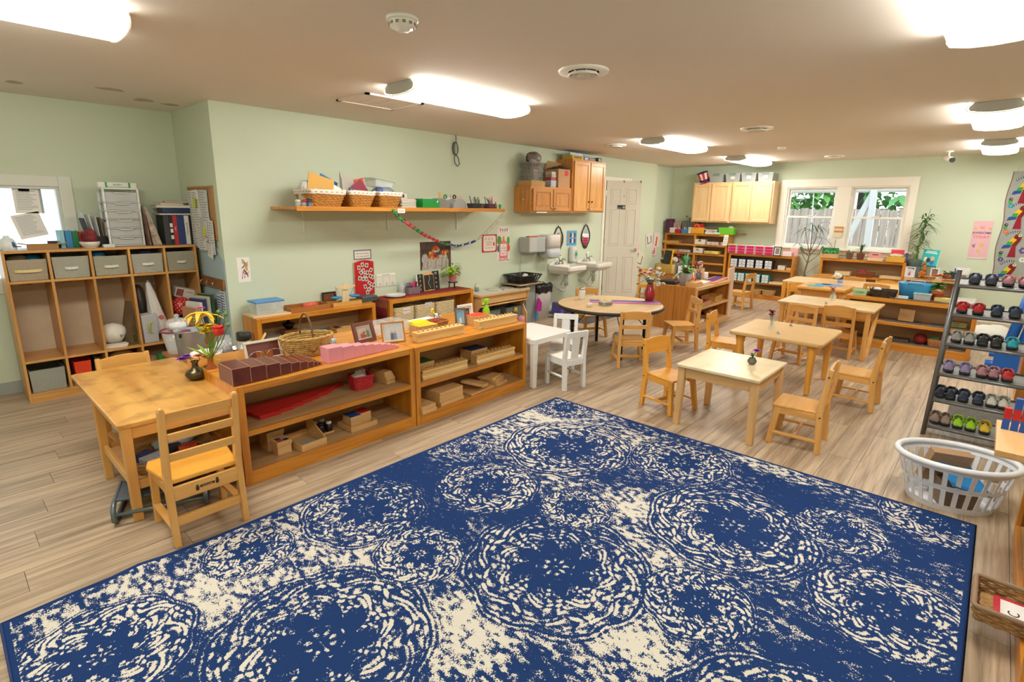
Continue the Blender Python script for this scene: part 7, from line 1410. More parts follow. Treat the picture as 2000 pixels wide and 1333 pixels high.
# ------------------------------------------------------------------ back wall things (local x runs to -Y, local -y faces the room)
BR = -PI / 2
def bt(name, label, cat, y, z, x=10.3, group=None): return T(name, label, cat, (x, y, z), BR, group)
def bbx(name, label, cat, y, z, s, col, x=10.32, group=None, bev=.003, rz=0, **k):
 return BX(name, label, cat, (x, y, z), s, M(col, .5, **k), BR + rz, group, bev)
ZB = 1.1505
bbx('puzzle_box', 'tall purple printed box at left end of the tall bookcase top', 'box', 5.03, ZB, (.10, .2, .27), '#5a2348', noise=.4, scale=30)
t = bt('card_box', 'orange and white printed box behind the small tubs on the tall bookcase', 'box', 4.90, ZB, 10.40); B().box(-.10, .08, -.03, .03, 0, .2).o('box_body', M('#c9a8a0', .5, noise=.5, scale=25), t, bev=.002)
bbx('small_tub', 'white tub with printed label on the tall bookcase', 'tub', 4.93, ZB, (.11, .1, .10), '#d8d4cc', 10.27)
for i, (y, c) in enumerate(((4.80, '#b81c22'), (4.67, '#2f86c4'))): t = bt('small_tub', ('red', 'blue')[i] + ' plastic tub of pens on the tall bookcase', 'tub', y, ZB, 10.26); B().openbox(.10, .09, .075, .003, .012).o('tub_body', M(c, .4), t); B().bar((0, 0, .02), (-.03, .01, .12), .01, .008).bar((.02, 0, .02), (.0, .02, .11), .01, .008).o('pen', M('#d8d2c8', .5), t)
bbx('glue_pack', 'small red white and blue bottle pack on the tall bookcase', 'bottle', 4.57, ZB, (.06, .06, .12), '#d0d4e0', 10.26, noise=.5, scale=40)
t = bt('patterned_box', 'grey patterned storage box with white arrows on the tall bookcase', 'box', 4.62, ZB, 10.42); B().box(-.17, .17, -.08, .08, 0, .23).o('box_body', M('#5b5a55', .6), t, bev=.003); b = B()
for i in range(6):
 for j in range(5): b.prism([(-.14 + .055 * i - .016, .02 + .042 * j), (-.14 + .055 * i, .036 + .042 * j), (-.14 + .055 * i + .016, .02 + .042 * j), (-.14 + .055 * i, .027 + .042 * j)], -.0815, -.08, 'xz')
STUFF(b.o('white_arrows', M('#d2d0c8', .6), t))
bbx('grey_box', 'plain grey box on top of the patterned storage box', 'box', 4.56, ZB + .2305, (.2, .14, .07), '#6f716a', 10.42)
t = bt('bud_vase', 'small glass vase with green sprig on the patterned storage box', 'vase', 4.73, ZB + .2305, 10.42); B().lathe([(.02, 0), (.015, .05), (.02, .08)], n=12).o('vase_body', M('#d8d4b8', .2, alpha=.7), t); b = B()
for a in (0, 1.5, 3, 4.5): b.leaf((0, 0, .08), (math.cos(a), math.sin(a), .9), .07, .025)
b.o('sprig', M('#5a6a3a', .6), t)
t = bt('yellow_tote', 'yellow felt tote with red insert on the tall bookcase', 'bag', 4.42, ZB, 10.3); B().box(-.13, .13, -.07, .07, 0, .115).o('tote_body', M('#d89a22', .9), t, bev=.006); B().prism([(-.12, .0), (.12, .0), (.10, .19), (-.09, .19)], -.03, .03, 'xz').o('red_insert', M('#b02438', .7), t); B().tube([(-.04, -.074, .10), (-.035, -.076, .16), (0, -.076, .18), (.035, -.076, .16), (.04, -.074, .10)], .007, 6).o('handle', M('#d89a22', .9), t)
for i, (c, w) in enumerate((('#cfc8c0', .26), ('#8a5a48', .24), ('#dcd8d0', .2), ('#3f2f2a', .23))): flat_book(('pale', 'brown', 'white', 'dark brown')[i] + ' folder in the heap right of the yellow tote', (10.33, 4.13 + .01 * i, ZB + i * .023), w * .8, w, .022, c, .1 * (-1) ** i, 'folders on the tall bookcase', 'folder', 'folder')
t = bt('green_basket', 'lime green plastic basket at the right end of the tall bookcase top', 'basket', 3.86, ZB + .0, 10.33); B().openbox(.26, .14, .13, .004, .015).o('basket_body', M('#6cbf2e', .5), t, bev=.004); B().ell((.06, 0, .13), .05, .04, .03, 10, 8).o('white_contents', M('#d8d8d0', .7), t)
BX('basket_board', 'dark strip of wood lying on the tall bookcase by green basket', 'board', (10.5, 3.72, ZB), (.04, .3, .02), WALNUT('y'), 0)
bbx('mint_dish', 'small mint and cream dishes before the green basket', 'dish', 4.02, ZB, (.1, .06, .035), '#a9cfc0', 10.25)
for i, (z, y, w, s) in enumerate(((.9405, 4.35, .2, .1), (.7705, 4.38, .18, .1))):
 t = bt('white_box', ('white plastic box with dark red latch', 'white plastic box with a yellow latch')[i] + ' on a right bookcase shelf', 'box', y, z, 10.33); B().box(-w / 2, w / 2, -.08, .08, 0, s).o('box_body', M('#d6d0c6', .4), t, bev=.006); B().box(-.03, .03, -.084, -.08, s - .04, s - .025).o('latch_bar', M('#4a2a26', .5), t); B().box(-.012, .012, -.086, -.08, s - .03, s).o('latch', M(('#b0302c', '#d8c02a')[i], .5), t)
bbx('striped_case', 'white and red striped low case on a bookcase shelf', 'case', 4.10, .9405, (.22, .16, .06), '#d2c0b8', noise=.5, scale=24); bbx('striped_case', 'small white and red box on bookcase shelf near the paper flyer', 'case', 3.91, .9405, (.07, .12, .06), '#c9a8a4', noise=.4, scale=24)
bbx('yellow_tray', 'yellow and white tray of cards on a bookcase shelf', 'tray', 4.10, .7705, (.28, .16, .055), '#d8c46a', noise=.5, scale=14)
for i, (z, y, w) in enumerate(((.9405, 4.98, .34), (.7705, 4.98, .36), (.4205, 4.95, .3))): tray(('upper', 'middle', 'lower')[i] + ' shallow wooden tray on a left bookcase shelf', (10.35, y, z), w, .2, .05, wood('tray_tan', '#d3a55e', '#b98a44', 'x', .4), BR, 'trays in the tall bookcase')
bbx('white_red_tray', 'white and red tray of small parts on left bookcase shelf', 'tray', 4.66, .7705, (.22, .16, .05), '#c9b8b4', noise=.5, scale=26); bbx('paper_tray', 'pale grey tray of paper on a left bookcase shelf', 'tray', 4.95, .5905, (.34, .2, .045), '#c9c6c4', noise=.15, scale=12)
t = bt('flyer', 'white flyer with coloured lines taped at the bookcase right corner', 'flyer', 3.86, .945, 10.252); B().prism([(-.045, 0), (.045, 0), (.06, .2), (-.02, .2)], -.001, 0, 'xz').o('sheet', PAPER, t)
for k, c in enumerate(('#6a9ac0', '#d0805a', '#8a86c4', '#6a9ac0')): B().box(-.03 + .005 * k, .035 + .005 * k, -.0016, -.001, .04 + .035 * k, .05 + .035 * k).o('print_line', M(c, .7), t)
ZL = .8155
def drawers(label, y, z, w, h, body, face, knob, group, x=10.3, dp=.16, acc=None):
 t = bt('drawer_box', label, 'drawer box', y, z, x, group); fm = M(body, .4); B().box(-w / 2, w / 2, -dp / 2 + .004, dp / 2, 0, h).o('box_body', fm, t, bev=.002)
 for k in range(3):
  z0 = h * (k + .07) / 3; z1 = h * (k + .93) / 3; d = B().box(-w / 2 + .008, w / 2 - .008, -dp / 2 - .002, -dp / 2 + .01, z0, z1).o('drawer', M(face, .45), t, bev=.002); B().box(-.012, .012, -dp / 2 - .006, -dp / 2 - .002, (z0 + z1) / 2 - .003, (z0 + z1) / 2 + .004).o('knob', M(knob, .4), d)
for i, y in enumerate((3.70, 3.535, 3.375, 3.21, 3.05)): drawers(('first', 'second', 'third', 'fourth', 'fifth')[i] + ' white tower of three pink drawers from the left on the low back unit', y, ZL, .15, .155, '#e6d4d8', '#c21a5c', '#7a1038', 'pink drawer towers')
for i, y in enumerate((3.645, 3.495, 3.345, 3.19, 3.03)): drawers(('first', 'second', 'third', 'fourth', 'fifth')[i] + ' navy box of three white drawers from left on the upper shelf', y, .5655, .13, .15, ('#2a3a68', '#2a3a68', '#2f4a6a', '#26304e', '#20242e')[i], '#d5dadd', '#202226', 'navy drawer boxes')
for i, y in enumerate((3.62, 3.49, 3.35, 3.21, 3.06)): drawers(('first', 'second', 'third', 'fourth', 'fifth')[i] + ' teal box of three white drawers from left on the middle shelf', y, .3055, .122, .15, '#2a8c94', '#d3dcde', '#202226', 'teal drawer boxes')
flat_book('lime green folder lying on the first pink drawer tower', (10.3, 3.72, ZL + .156), .14, .2, .012, '#a8d020', .1, name='folder', cat='folder')
photo_frame('black frame with a small picture at the right of pink drawers', (10.22, 2.905, ZL), .13, .165, BR - .15, '#1a1a1c', .012, .15, .018, ('#8a7a80', .6, 40))
bbx('pink_box', 'pink and white box beside the black frame on the low back unit', 'box', 2.745, ZL, (.15, .12, .075), '#e4cfcf', 10.30); bbx('pink_card', 'pale pink card standing behind the pink box', 'card', 2.68, ZL, (.13, .01, .14), '#e8b8b8', 10.42)
tray('white tapered tub on the upper shelf of the low back unit', (10.32, 2.82, .5655), .12, .1, .075, M('#dcdad4', .4), BR, t=.004, name='tub', cat='tub'); BX('wood_pieces', 'small wooden pieces by the white tub', 'wood piece', (10.3, 2.70, .5655), (.08, .06, .045), BEECH('x'), BR)
tray('flat pale wooden tray on the middle shelf of the low back unit', (10.3, 2.83, .3055), .30, .2, .035, PALE('x'), BR)
for i, (y, w) in enumerate(((3.2, .15), (2.99, .19))): t = bt('round_basket', ('tan round basket with a bow, left on the bottom shelf', 'wider tan woven basket, right on the bottom shelf')[i], 'basket', y, .0855, 10.3); oval_basket(t, w / 2, .07, .085, .2, 7, 28, M('#c9a067', .7, noise=.3, scale=50))
ZM = 2.1155
for i, y in enumerate((4.15, 3.845, 3.555, 3.265)):
 t = bt('storage_tub', ('first', 'second', 'third', 'fourth')[i] + ' clear lidded storage tub from the left on the maple cabinets', 'tub', y, ZM, 10.40, 'clear storage tubs'); B().openbox(.235, .22, .14, .003, .014).o('tub_body', M('#c6ccca', .2, alpha=.5), t, bev=.008); B().box(-.135, .135, -.128, .128, .14, .155).o('lid', M('#c9d2d0', .25, alpha=.7), t, bev=.005); B().box(-.06, .06, -.136, -.126, .125, .16).o('latch', M('#7b8484', .4), t)
 if i: B().box(-.03, .045, -.1285, -.127, .05, .1).o('label_card', M('#dcd2c4', .7), t)
 crumple('tub_contents', '', '', (0, 0, .006), .10, .095, .05, M(('#8a8f88', '#b0a0a4', '#8a8aa4', '#b8a898')[i], .7, noise=.6, scale=25), i, .2, parent=t)
t = T('striped_top_hat', 'tilted red white and blue striped top hat at the left end of the maple cabinets', 'hat', (10.36, 4.40, ZM + .012), rot=(.35, -.2, BR)); B().lathe([(0, .0), (.145, .0), (.15, .012), (.13, .02), (0, .02)], n=28).o('brim', M('#a31c24', .8), t); B().lathe([(.088, .02), (.09, .065)], n=28, cap=False).o('blue_band', M('#22305f', .8), t); B().lathe([(.105, .188), (.1, .194), (0, .195)], n=28).o('crown_top', M('#22407f', .8), t)
for k in range(14):
 a0, a1 = 2 * PI * k / 14, 2 * PI * (k + 1) / 14; b = B(); b.add([(r * math.cos(a), r * math.sin(a), z) for r, z in ((.09, .065), (.107, .19)) for a in (a0, (a0 + a1) / 2, a1)], [(0, 1, 4, 3), (1, 2, 5, 4)], True); b.o('stripe', M('#c01f2a' if k % 2 else '#e4d8cc', .8), t)
BX('hat_prop', 'small printed card box under the top hat', 'box', (10.33, 4.46, ZM), (.07, .07, .012), M('#d8c8c0', .6), 0)
t = T('indoor_tree', 'thin tall indoor tree with drooping long leaves between the back units', 'plant', (10.3, 2.405, 0)); B().lathe([(.11, 0), (.14, .2), (.145, .22), (.13, .22), (.12, .2)], n=24, cap=False).o('pot', M('#8a8d88', .6), t); B().lathe([(.128, .19), (0, .195)], n=20).o('soil', M('#3a2d22', .9), t)
TK = M('#7a6248', .7, noise=.3, scale=60); b = B(); lf = B(); rn = random.Random(9)
b.tube([(0, 0, .19), (.01, .04, .55), (0, -.01, .9)], [.014, .012, .011], 8)
for k, (dy, tz, st) in enumerate(((.24, 1.05, .82), (.14, 1.30, .9), (.02, 1.38, .95), (-.1, 1.33, .9), (-.2, 1.16, .85), (.2, .98, .7), (-.24, 1.02, .72))):
 q = [(0, -.01 + .01 * k % .02, st), (.01, dy * .55 - .01, st + (tz - st) * .5), (.0, dy * .8, tz)]; b.tube(q, [.007, .005, .0035], 6); n = 9 if tz > 1.1 else 5
 for j in range(n): a = rn.uniform(0, 2 * PI); lf.leaf(q[2], (math.cos(a) * .4 - .15, math.sin(a), rn.uniform(-.2, .55)), rn.uniform(.13, .24), .02, .7, 5)
for dy, z in ((-.25, .75), (.22, .68), (.18, .62)): b.tube([(0, 0, z - .2), (0, dy * .6, z - .06), (0, dy, z)], .003, 5)
lf.leaf((0, -.05, 1.36), (-.1, -.8, .55), .28, .024, .3, 5); b.o('trunk', TK, t); STUFF(lf.o('long_leaf', M('#43602f', .5, noise=.3, scale=30), t))
ZU = .8305
t = bt('green_folder_box', 'wood box holding green folders on the window shelf unit', 'box', 2.09, ZU, 10.3); B().box(-.13, .13, -.07, .07, 0, .07).o('box_body', BEECH('x'), t, bev=.002); B().box(-.12, .12, -.02, .02, .07, .17).o('green_folder', M('#1f8a44', .5), t); B().tube([(.045, -.03, .02), (.06, -.03, .31)], .004, 6).o('black_rod', M('#3a4a44', .5), t); b = B()
for k in (-.05, .05): b.tube([(k + .03 * math.cos(a), -.0225, .09 + .028 * math.sin(a)) for a in [PI * j / 10 for j in range(11)]], .004, 5)
b.o('white_ring', WHITE, t)
t = bt('wooden_sign', 'small cream and orange paddle sign hung on the window mullion', 'sign', 2.06, 1.17, 10.538); B().box(-.055, .055, -.008, 0, 0, .19).o('sign_panel', M('#e4d8c0', .6), t)
for z in (.085, .15): B().box(-.065, .065, -.014, -.008, z, z + .03).o('slat', M('#c98a4a', .6), t)
def potted(label, y, z, x, pr, ph, pc, n, L2, w, col, up=.6, seed=0, stemh=0):
 t = bt('potted_plant', label, 'plant', y, z, x); B().lathe([(pr * .75, 0), (pr, ph * .92), (pr * 1.05, ph), (pr * .92, ph), (pr * .85, ph * .85)], n=20, cap=False).o('pot', M(pc, .7, noise=.2, scale=30), t); B().lathe([(pr * .9, ph * .9), (0, ph * .92)], n=14).o('soil', M('#3a2d22', .9), t)
 rn = random.Random(seed); b = B(); s = B()
 for i in range(n):
  a = rn.uniform(0, 2 * PI); hh = ph + rn.uniform(.2, 1) * stemh; r = rn.uniform(.0, .6) * pr; p = (r * math.cos(a), r * math.sin(a), hh)
  if stemh: s.tube([(0, 0, ph * .85), p], .003, 4)
  b.leaf(p, (math.cos(a), math.sin(a), rn.uniform(.1, 1.6) * up), L2 * rn.uniform(.6, 1), w, .3, 4)
 STUFF(b.o('leaf', M(col, .5), t)); 
 if stemh: STUFF(s.o('stem', M('#5a6a3a', .6), t))
 return t
potted('small spiky green plant in a brown pot on the window unit, left of two', 1.80, ZU, 10.28, .055, .11, '#7a5a4c', 22, .11, .014, '#7f9a5c', .9, 1); potted('jade-leaved green plant in a brown pot on the window unit, right of two', 1.645, ZU, 10.28, .06, .105, '#7a4a38', 30, .10, .022, '#3f7a3a', .8, 2, .12)
t = bt('pink_toy_box', 'pale wood tray with pink box on the window unit', 'box', 1.43, ZU, 10.28); B().box(-.105, .105, -.07, .07, 0, .05).o('wood_tray', PALE('x'), t, bev=.002); B().box(-.1, .06, -.03, .05, .05, .115).o('pink_box', M('#e0909c', .5), t, bev=.004); B().box(-.05, .03, -.032, -.03, .09, .105).o('label', M('#5a3a2a', .6), t)
t = bt('yellow_box', 'yellow wooden box with red folder on the window unit', 'box', 1.165, ZU, 10.28); B().openbox(.23, .15, .085, .006, 0).o('box_body', M('#d8a432', .5), t, bev=.002); B().box(-.08, .09, .02, .03, .06, .19).o('red_folder', M('#d8404e', .5), t); crumple('cream_cloth', '', '', (0, 0, .06), .09, .06, .035, M('#d4c4a4', .85, noise=.4, scale=30), 3, parent=t)
t = bt('cd_case', 'blue and white sleeve standing behind the yellow box', 'sleeve', 1.045, ZU, 10.4); B().box(-.02, .015, -.01, .01, 0, .14).o('sleeve_body', M('#4a5a9a', .5), t)
for i, (y, w, c, lb) in enumerate(((1.86, .22, '#d8b88a', 'pale slotted wooden rack inside the window unit'), (1.20, .28, '#d0a868', 'flat wooden tray inside the window unit'))): tray(lb, (10.3, y, .5605), w, .15, .06 - .02 * i, PALE('x'), BR)
t = bt('red_brown_basket', 'reddish brown woven basket inside the window unit', 'basket', 1.55, .5605, 10.3); wicker(t, .22, .13, .07, .012, M('#a0562e', .7, noise=.3, scale=40), 5, 18, .004, .02, (.005, M('#8a4a26', .7))); crumple('red_cloth', '', '', (-.03, 0, .03), .06, .05, .04, M('#9a2a3c', .8), 2, parent=t)
ZP = .6105
t = bt('lucky_bamboo', 'tall bamboo plant with drooping leaves in dark green pot on a stool-like riser', 'plant', .93, ZP, 10.33); B().box(-.09, .09, -.08, .08, 0, .17).o('riser', M('#5b6a70', .6), t, bev=.004); B().lathe([(.085, .171), (.1, .26), (.095, .27), (.085, .25)], n=24, cap=False).o('pot', M('#4a5c58', .4), t); B().lathe([(.088, .25), (0, .252)], n=16).o('soil', M('#4a3a2a', .9), t)
b = B(); lf = B(); rn = random.Random(3); zz = .25; p = Vector((0, 0, .25)); pts = [p]
for k in range(16): p = Vector((.015 * math.cos(k * 2.1) + .004 * k, .015 * math.sin(k * 2.1), .25 + .045 * k)); pts.append(p)
b.tube(pts, [.02] * 3 + [.014] * 14, 8); b.tube([q + Vector((.03 * math.sin(i * 1.1), .03 * math.cos(i * .9), .0)) for i, q in enumerate(pts[1:13])], .008, 7)
for i in range(85): q = pts[rn.randint(5, 16)] + Vector((rn.uniform(-.05, .05), rn.uniform(-.04, .04), 0)); a = rn.uniform(0, 2 * PI); lf.leaf(q, (math.cos(a), math.sin(a) * .6, rn.uniform(.0, 1.0)), rn.uniform(.12, .24), .022, rn.uniform(.4, .9), 5)
lf.leaf(pts[-1], (.1, 0, 1), .16, .03, .05, 5); b.o('stalk', M('#5f8040', .5), t); STUFF(lf.o('long_leaf', M('#2f5e2a', .45, noise=.3, scale=25), t))
t = T('picture_book', 'turquoise picture book standing on a dark easel', 'book', (10.36, .76, ZP + .19), rot=(-.12, .08, BR)); B().box(-.10, .10, -.006, .006, 0, .245).o('cover', M('#1fb6b8', .4), t); B().box(-.098, .104, .006, .012, .003, .242).o('pages', M('#e6e2d6', .8), t); B().box(-.075, .075, -.0072, -.006, .185, .2).box(-.06, .06, -.0072, -.006, .21, .222).o('title_block', M('#e4ecec', .6), t)
for x, h2, c in ((-.05, .11, '#e8d8b8'), (-.015, .1, '#2f3a3a'), (.03, .13, '#d8a890'), (.035, .07, '#2f6ac0')): B().prism(circ(.026, 12, (x, h2 - .02), sy=1.4), -.0076, -.006, 'xz').o('cover_figure', M(c, .6), t)
t = bt('book_easel', 'dark metal easel holding the turquoise picture book', 'easel', .76, ZP, 10.36); B().tube([(-.1, -.02, 0), (-.1, -.02, .16), (-.09, -.02, .187)], .006, 6).tube([(.1, -.02, 0), (.1, -.02, .16), (.09, -.02, .187)], .006, 6).box(-.1, .1, -.03, .02, .175, .187).o('easel_frame', M('#34484e', .5), t)
photo_frame('white picture frame with a child in red and blue on the pale unit', (10.23, .955, ZP), .13, .165, BR + .05, '#c8c6c8', .018, .2, .01, ('#c9c2c0', .2, 10), figs=((.5, .8, '#b03a5a', '#d8b090'), (.35, .4, '#5a6ab0', '#5a6ab0')))
t = bt('toy_giraffe', 'plush giraffe sitting on the pale unit beside the turquoise book', 'toy', .79, ZP, 10.24); GF = M('#b8702a', .9, noise=.6, scale=38); b = B(); b.ell((-.01, 0, .06), .055, .05, .06, 14, 10).tube([(0, 0, .09), (.01, 0, .15), (0, -.005, .21)], [.032, .022, .018], 10).ell((-.012, -.01, .225), .03, .02, .018, 10, 8).tube([(-.03, -.03, .04), (-.05, -.07, .01)], .015, 8).tube([(.03, -.03, .04), (.04, -.07, .01)], .015, 8).ell((.015, 0, .235), .006, .012, .012, 8, 6).tube([(-.0, .0, .235), (.0, .0, .26)], .004, 6); b.o('giraffe_body', GF, t)
photo_frame('small white picture frame right of the giraffe', (10.33, .66, ZP), .11, .16, BR, '#e0e2e2', .016, .1, .004, ('#8a6a5a', .5, 30))
t = bt('round_basket', 'small tan basket in front of the small white frame', 'basket', .69, ZP, 10.23); oval_basket(t, .05, .045, .035, .15, 4, 20, M('#b08a5a', .7))
potted('green succulent in a grey conical pot on the pale unit', .485, ZP, 10.3, .07, .10, '#55504e', 14, .10, .035, '#2f6a3c', .9, 7)
t = bt('shell_tray', 'flat tan tray of shells and red stones on the pale unit', 'tray', .43, ZP, 10.22); B().box(-.12, .12, -.04, .04, 0, .02).o('tray_body', M('#b98a58', .7, noise=.4, scale=40), t, bev=.006); B().ell((-.1, 0, .03), .03, .02, .015, 10, 6).o('red_stone', M('#7a2a3a', .6), t); B().ell((.1, 0, .035), .02, .018, .018, 8, 6).o('shell', M('#a86a3a', .6), t)
photo_frame('silver picture frame with a group in blue behind the shoe rack post', (10.36, .385, ZP), .13, .19, BR, '#c4cccf', .012, .12, .004, ('#5a6a9a', .5, 25)); t = bt('flag_cup', 'brown cup holding paper fans at the right end of pale unit', 'cup', .36 - .03, ZP, 10.22)
B().lathe([(.035, 0), (.045, .09), (.04, .09), (.03, .005)], n=16, cap=False).o('cup_body', M('#6a5a48', .6), t)
for k in (-1, 0, 1): B().prism([(k * .03 - .03, .1), (k * .03 + .03, .1), (k * .05 + .035, .19), (k * .05, .205), (k * .05 - .035, .19)], .004 * k, .004 * k + .002, 'xz').bar((0, .004 * k, .01), (k * .03, .004 * k, .12), .005, .003).o('paper_fan', M('#dfe0dc', .7), t)
t = T('awesome_poster', 'glossy pink motivational poster with stars on the far wall', 'poster', (XW1, .215, .945), BR); B().box(-.11, .11, -.006, 0, 0, .54).o('poster_panel', M('#e3b4be', .18), t); YE = M('#d8bc3a', .4)
for x, z, r in ((.02, .19, .034), (-.0, .10, .03), (-.075, .43, .022), (.085, .43, .024)): B().prism(star(r, r * .45, 5, (x, z)), -.0075, -.006, 'xz').o('star', YE, t)
for s, z, c, sz in (('BE', .44, '#e08a6a', .05), ('AWESOME', .365, '#5a5a70', .045), ('TODAY', .305, '#d86a6a', .055)): text(s, sz, M(c, .4), t, (0, -.0065, z), bold=.001)
b = B()
for i in range(40): b.cb((random.uniform(-.1, .1), -.0064, random.uniform(.02, .52)), .005, .0008, .003, (0, random.uniform(0, 3), 0))
STUFF(b.o('confetti', M('#a86a8a', .5), t)); B().box(-.1125, .1125, -.009, .0, -.012, 0).o('bottom_edge', M('#e6e6e0', .4), t); B().prism([(-.085, .17), (-.04, .195), (-.045, .205), (-.088, .182)], -.0075, -.006, 'xz').prism(circ(.014, 10, (-.06, .165)), -.0075, -.006, 'xz').o('whistle', M('#7a6a9a', .5), t)
t = T('parrot_banner', 'grey cloth banner of felt parrots and flowers hanging on the far wall', 'banner', (XW1 - .012, -.15, .58), BR); n = 12; le = [(-.165 + .014 * math.sin(i * 1.2), 1.60 * i / n) for i in range(n + 1)]; re = [(.20, 1.60 * i / n) for i in range(n + 1)]; B().prism([(.2, 0)] + re[1:] + le[::-1], -.004, 0, 'xz').o('banner_cloth', M('#9ea39c', .95, noise=.1, scale=40), t); B().tube([(p[0], -.003, p[1]) for p in le], .006, 5).o('bound_edge', M('#8a5a5a', .9), t); B().tube([(-.12, 0, 1.60), (-.09, 0, 1.72), (-.06, 0, 1.60)], .003, 5).o('hanging_cord', M('#cfd0c4', .6), t)
def felt(nm, poly, c, y=.006): B().prism(poly, -y, -y + .003, 'xz').o(nm, M(c, .95), t)
for k, z in enumerate((1.28, .92, .52, .1)):
 x = -.0 + .005 * k; felt('parrot_body', [(x - .03, z + .06), (x + .02, z + .03), (x + .06, z + .12), (x + .07, z + .19), (x + .03, z + .22), (x - .01, z + .19)], '#7a1f22', .007); felt('parrot_face', circ(.022, 12, (x + .045, z + .19)), '#d8d0a0', .009); felt('parrot_eye', circ(.007, 8, (x + .045, z + .193)), '#221a1a', .011); felt('parrot_wing', [(x - .09, z + .05), (x - .02, z + .06), (x + .02, z + .13), (x - .03, z + .16)], '#e0b820', .010); felt('wing_band', [(x - .1, z + .03), (x - .03, z + .05), (x - .015, z + .1), (x - .07, z + .1)], '#3a9a4a', .012); felt('wing_tip', [(x - .13, z + .0), (x - .04, z + .02), (x - .03, z + .05), (x - .11, z + .05)], '#274a9a', .013); felt('parrot_tail', [(x - .05, z - .12), (x + .04, z - .12), (x + .02, z + .05), (x - .02, z + .05)], '#8f1f30', .008)
 for j in range(7): a = PI * .45 + j * .17; felt('crest_stripe', [(x + .01 + r * math.cos(a + s), z + .1 + r * math.sin(a + s)) for r, s in ((.13, -.02), (.16, -.02), (.16, .03), (.13, .03))], '#2a2f62')
 for dx, dz, r, c in ((-.11, -.16, .03, ('#2f9ab0', '#e06a3a', '#5a3a8a', '#d8503a')[k]), (.11, -.02, .045, ('#5a3a8a', '#c02a2e', '#6a4a9a', '#e08a2a')[k]), (.12, -.15, .035, ('#3a9a8a', '#2fa0b0', '#e0e0dc', '#c8382e')[k]), (-.12, .02 - .08, .022, '#c04a8a')): felt('felt_flower', [(x + dx + r * (1 + .18 * math.cos(6 * a)) * math.cos(a), z + dz + r * (1 + .18 * math.cos(6 * a)) * math.sin(a)) for a in [2 * PI * j / 24 for j in range(24)]], c); felt('flower_centre', circ(r * .4, 10, (x + dx, z + dz)), '#9ea39c', .008)
 felt('felt_leaf', circ(.022, 10, (x - .125, z - .09), sy=2.2), '#4a9a54')
WL2 = YA + .1
for i, (x, z, w, h2, a, lb, c) in enumerate(((9.0, 1.10, .18, .3, .05, 'pink and orange child drawing half hidden by the door', '#d8b0a8'), (9.07, .86, .2, .24, 0, 'orange scribble drawing beside the door', '#e0c8b8'), (9.5, 1.03, .24, .27, -.2, 'tilted paper with a black scribbled square', '#dcd6d0'), (9.78, 1.0, .13, .24, 0, 'drawing with pink marks', '#e0c4c8'), (9.99, 1.0, .26, .30, .06, 'white drawing with an orange crayon tower', '#e2ddd6'), (9.9, .78, .2, .18, .1, 'white paper with red marks by the orange tower', '#e2d4d0'), (9.15, .68, .3, .3, .35, 'large paper with black scribbled frame', '#d9d8c4'))):
 t = T('child_art', lb + ', on the far left wall', 'drawing', (x, (YA if x < 9.66 else WL2) - .002 * (i + 1), z), rot=(0, a, 0)); B().box(-w / 2, w / 2, -.001, 0, -h2 / 2, h2 / 2).o('sheet', M(c, .85), t)
 if i in (2, 6): b = B(); q = w * .3; b.tube([(-q, -.002, q), (-q * .9, -.002, -q), (q, -.002, -q * .9), (q, -.002, q * .8)], .008, 5); b.o('black_mark', M('#26242a', .8), t)
 elif i == 4: B().prism([(-.04, -.12), (.02, -.12), (.03, .08), (-.02, .06)], -.002, -.001, 'xz').o('orange_mark', M('#e0501a', .8), t)
 else: B().tube([(.05 * math.sin(k * 2.2), -.002, .07 * math.cos(k * 1.7)) for k in range(8)], .006, 5).o('crayon_mark', M(('#c86a9a', '#e08050', '#000000', '#c83a7a', '', '#d03a4a')[i], .8), t)
t = T('cloth_table', 'small table under a shiny gold cloth near the bookcase', 'table', (9.72, 4.70, 0)); B().box(-.2, .2, -.18, .18, .03, .55).o('table_body', CAB('z'), t); b = B(); lp = []
for z, k in ((.62, .0), (.621, .9), (.612, 1.0), (.45, 1.08)): base = resamp(rrect(.44, .40, .05, 4), 48); lp.append([(p.x * k * (1 + (.04 * math.sin(i * 1.3) if z < .5 else 0)), p.y * k * (1 + (.05 * math.cos(i * 1.1) if z < .5 else 0)), z - .04) for i, p in enumerate(base)])
b.loops(lp[::-1], cap=(False, False)); b.o('gold_cloth', M('#a9853a', .45, bump=.2, bscale=30), t)
book('yellow and black thin book standing on the gold cloth table', (9.62, 4.66, .583), .03, .16, .27, '#d8a81c', .1, rot=(0, .1, -.5)); book('black folder leaning on the gold cloth table', (9.56, 4.7, .583), .03, .18, .26, '#1d1b1e', rot=(0, .25, -.5))
t = T('pebble_vase', 'speckled white vase with a red paper rose on the gold cloth table', 'vase', (9.86, 4.64, .583)); b = B(); blob(b, (-.04, 0, .06), .09, .06, .06, 3, .2); b.o('speckled_cloth', M('#cfcac2', .8, noise=.7, scale=30), t); B().lathe([(.03, 0), (.035, .06), (.02, .1)], (.06, -.02, 0), 14).o('vase_body', M('#6a3a2a', .4), t); b = B(); bloom(b, (.06, -.02, .14), .055, 9, 4, 1.0, 4, .7); b.ell((.06, -.02, .14), .03, .03, .025, 10, 8); b.o('red_rose', M('#c01a20', .6), t)
dup(c_pan, (8.75, 4.62, 0), face(.9, .4), 'orange chair mostly hidden behind the white door')
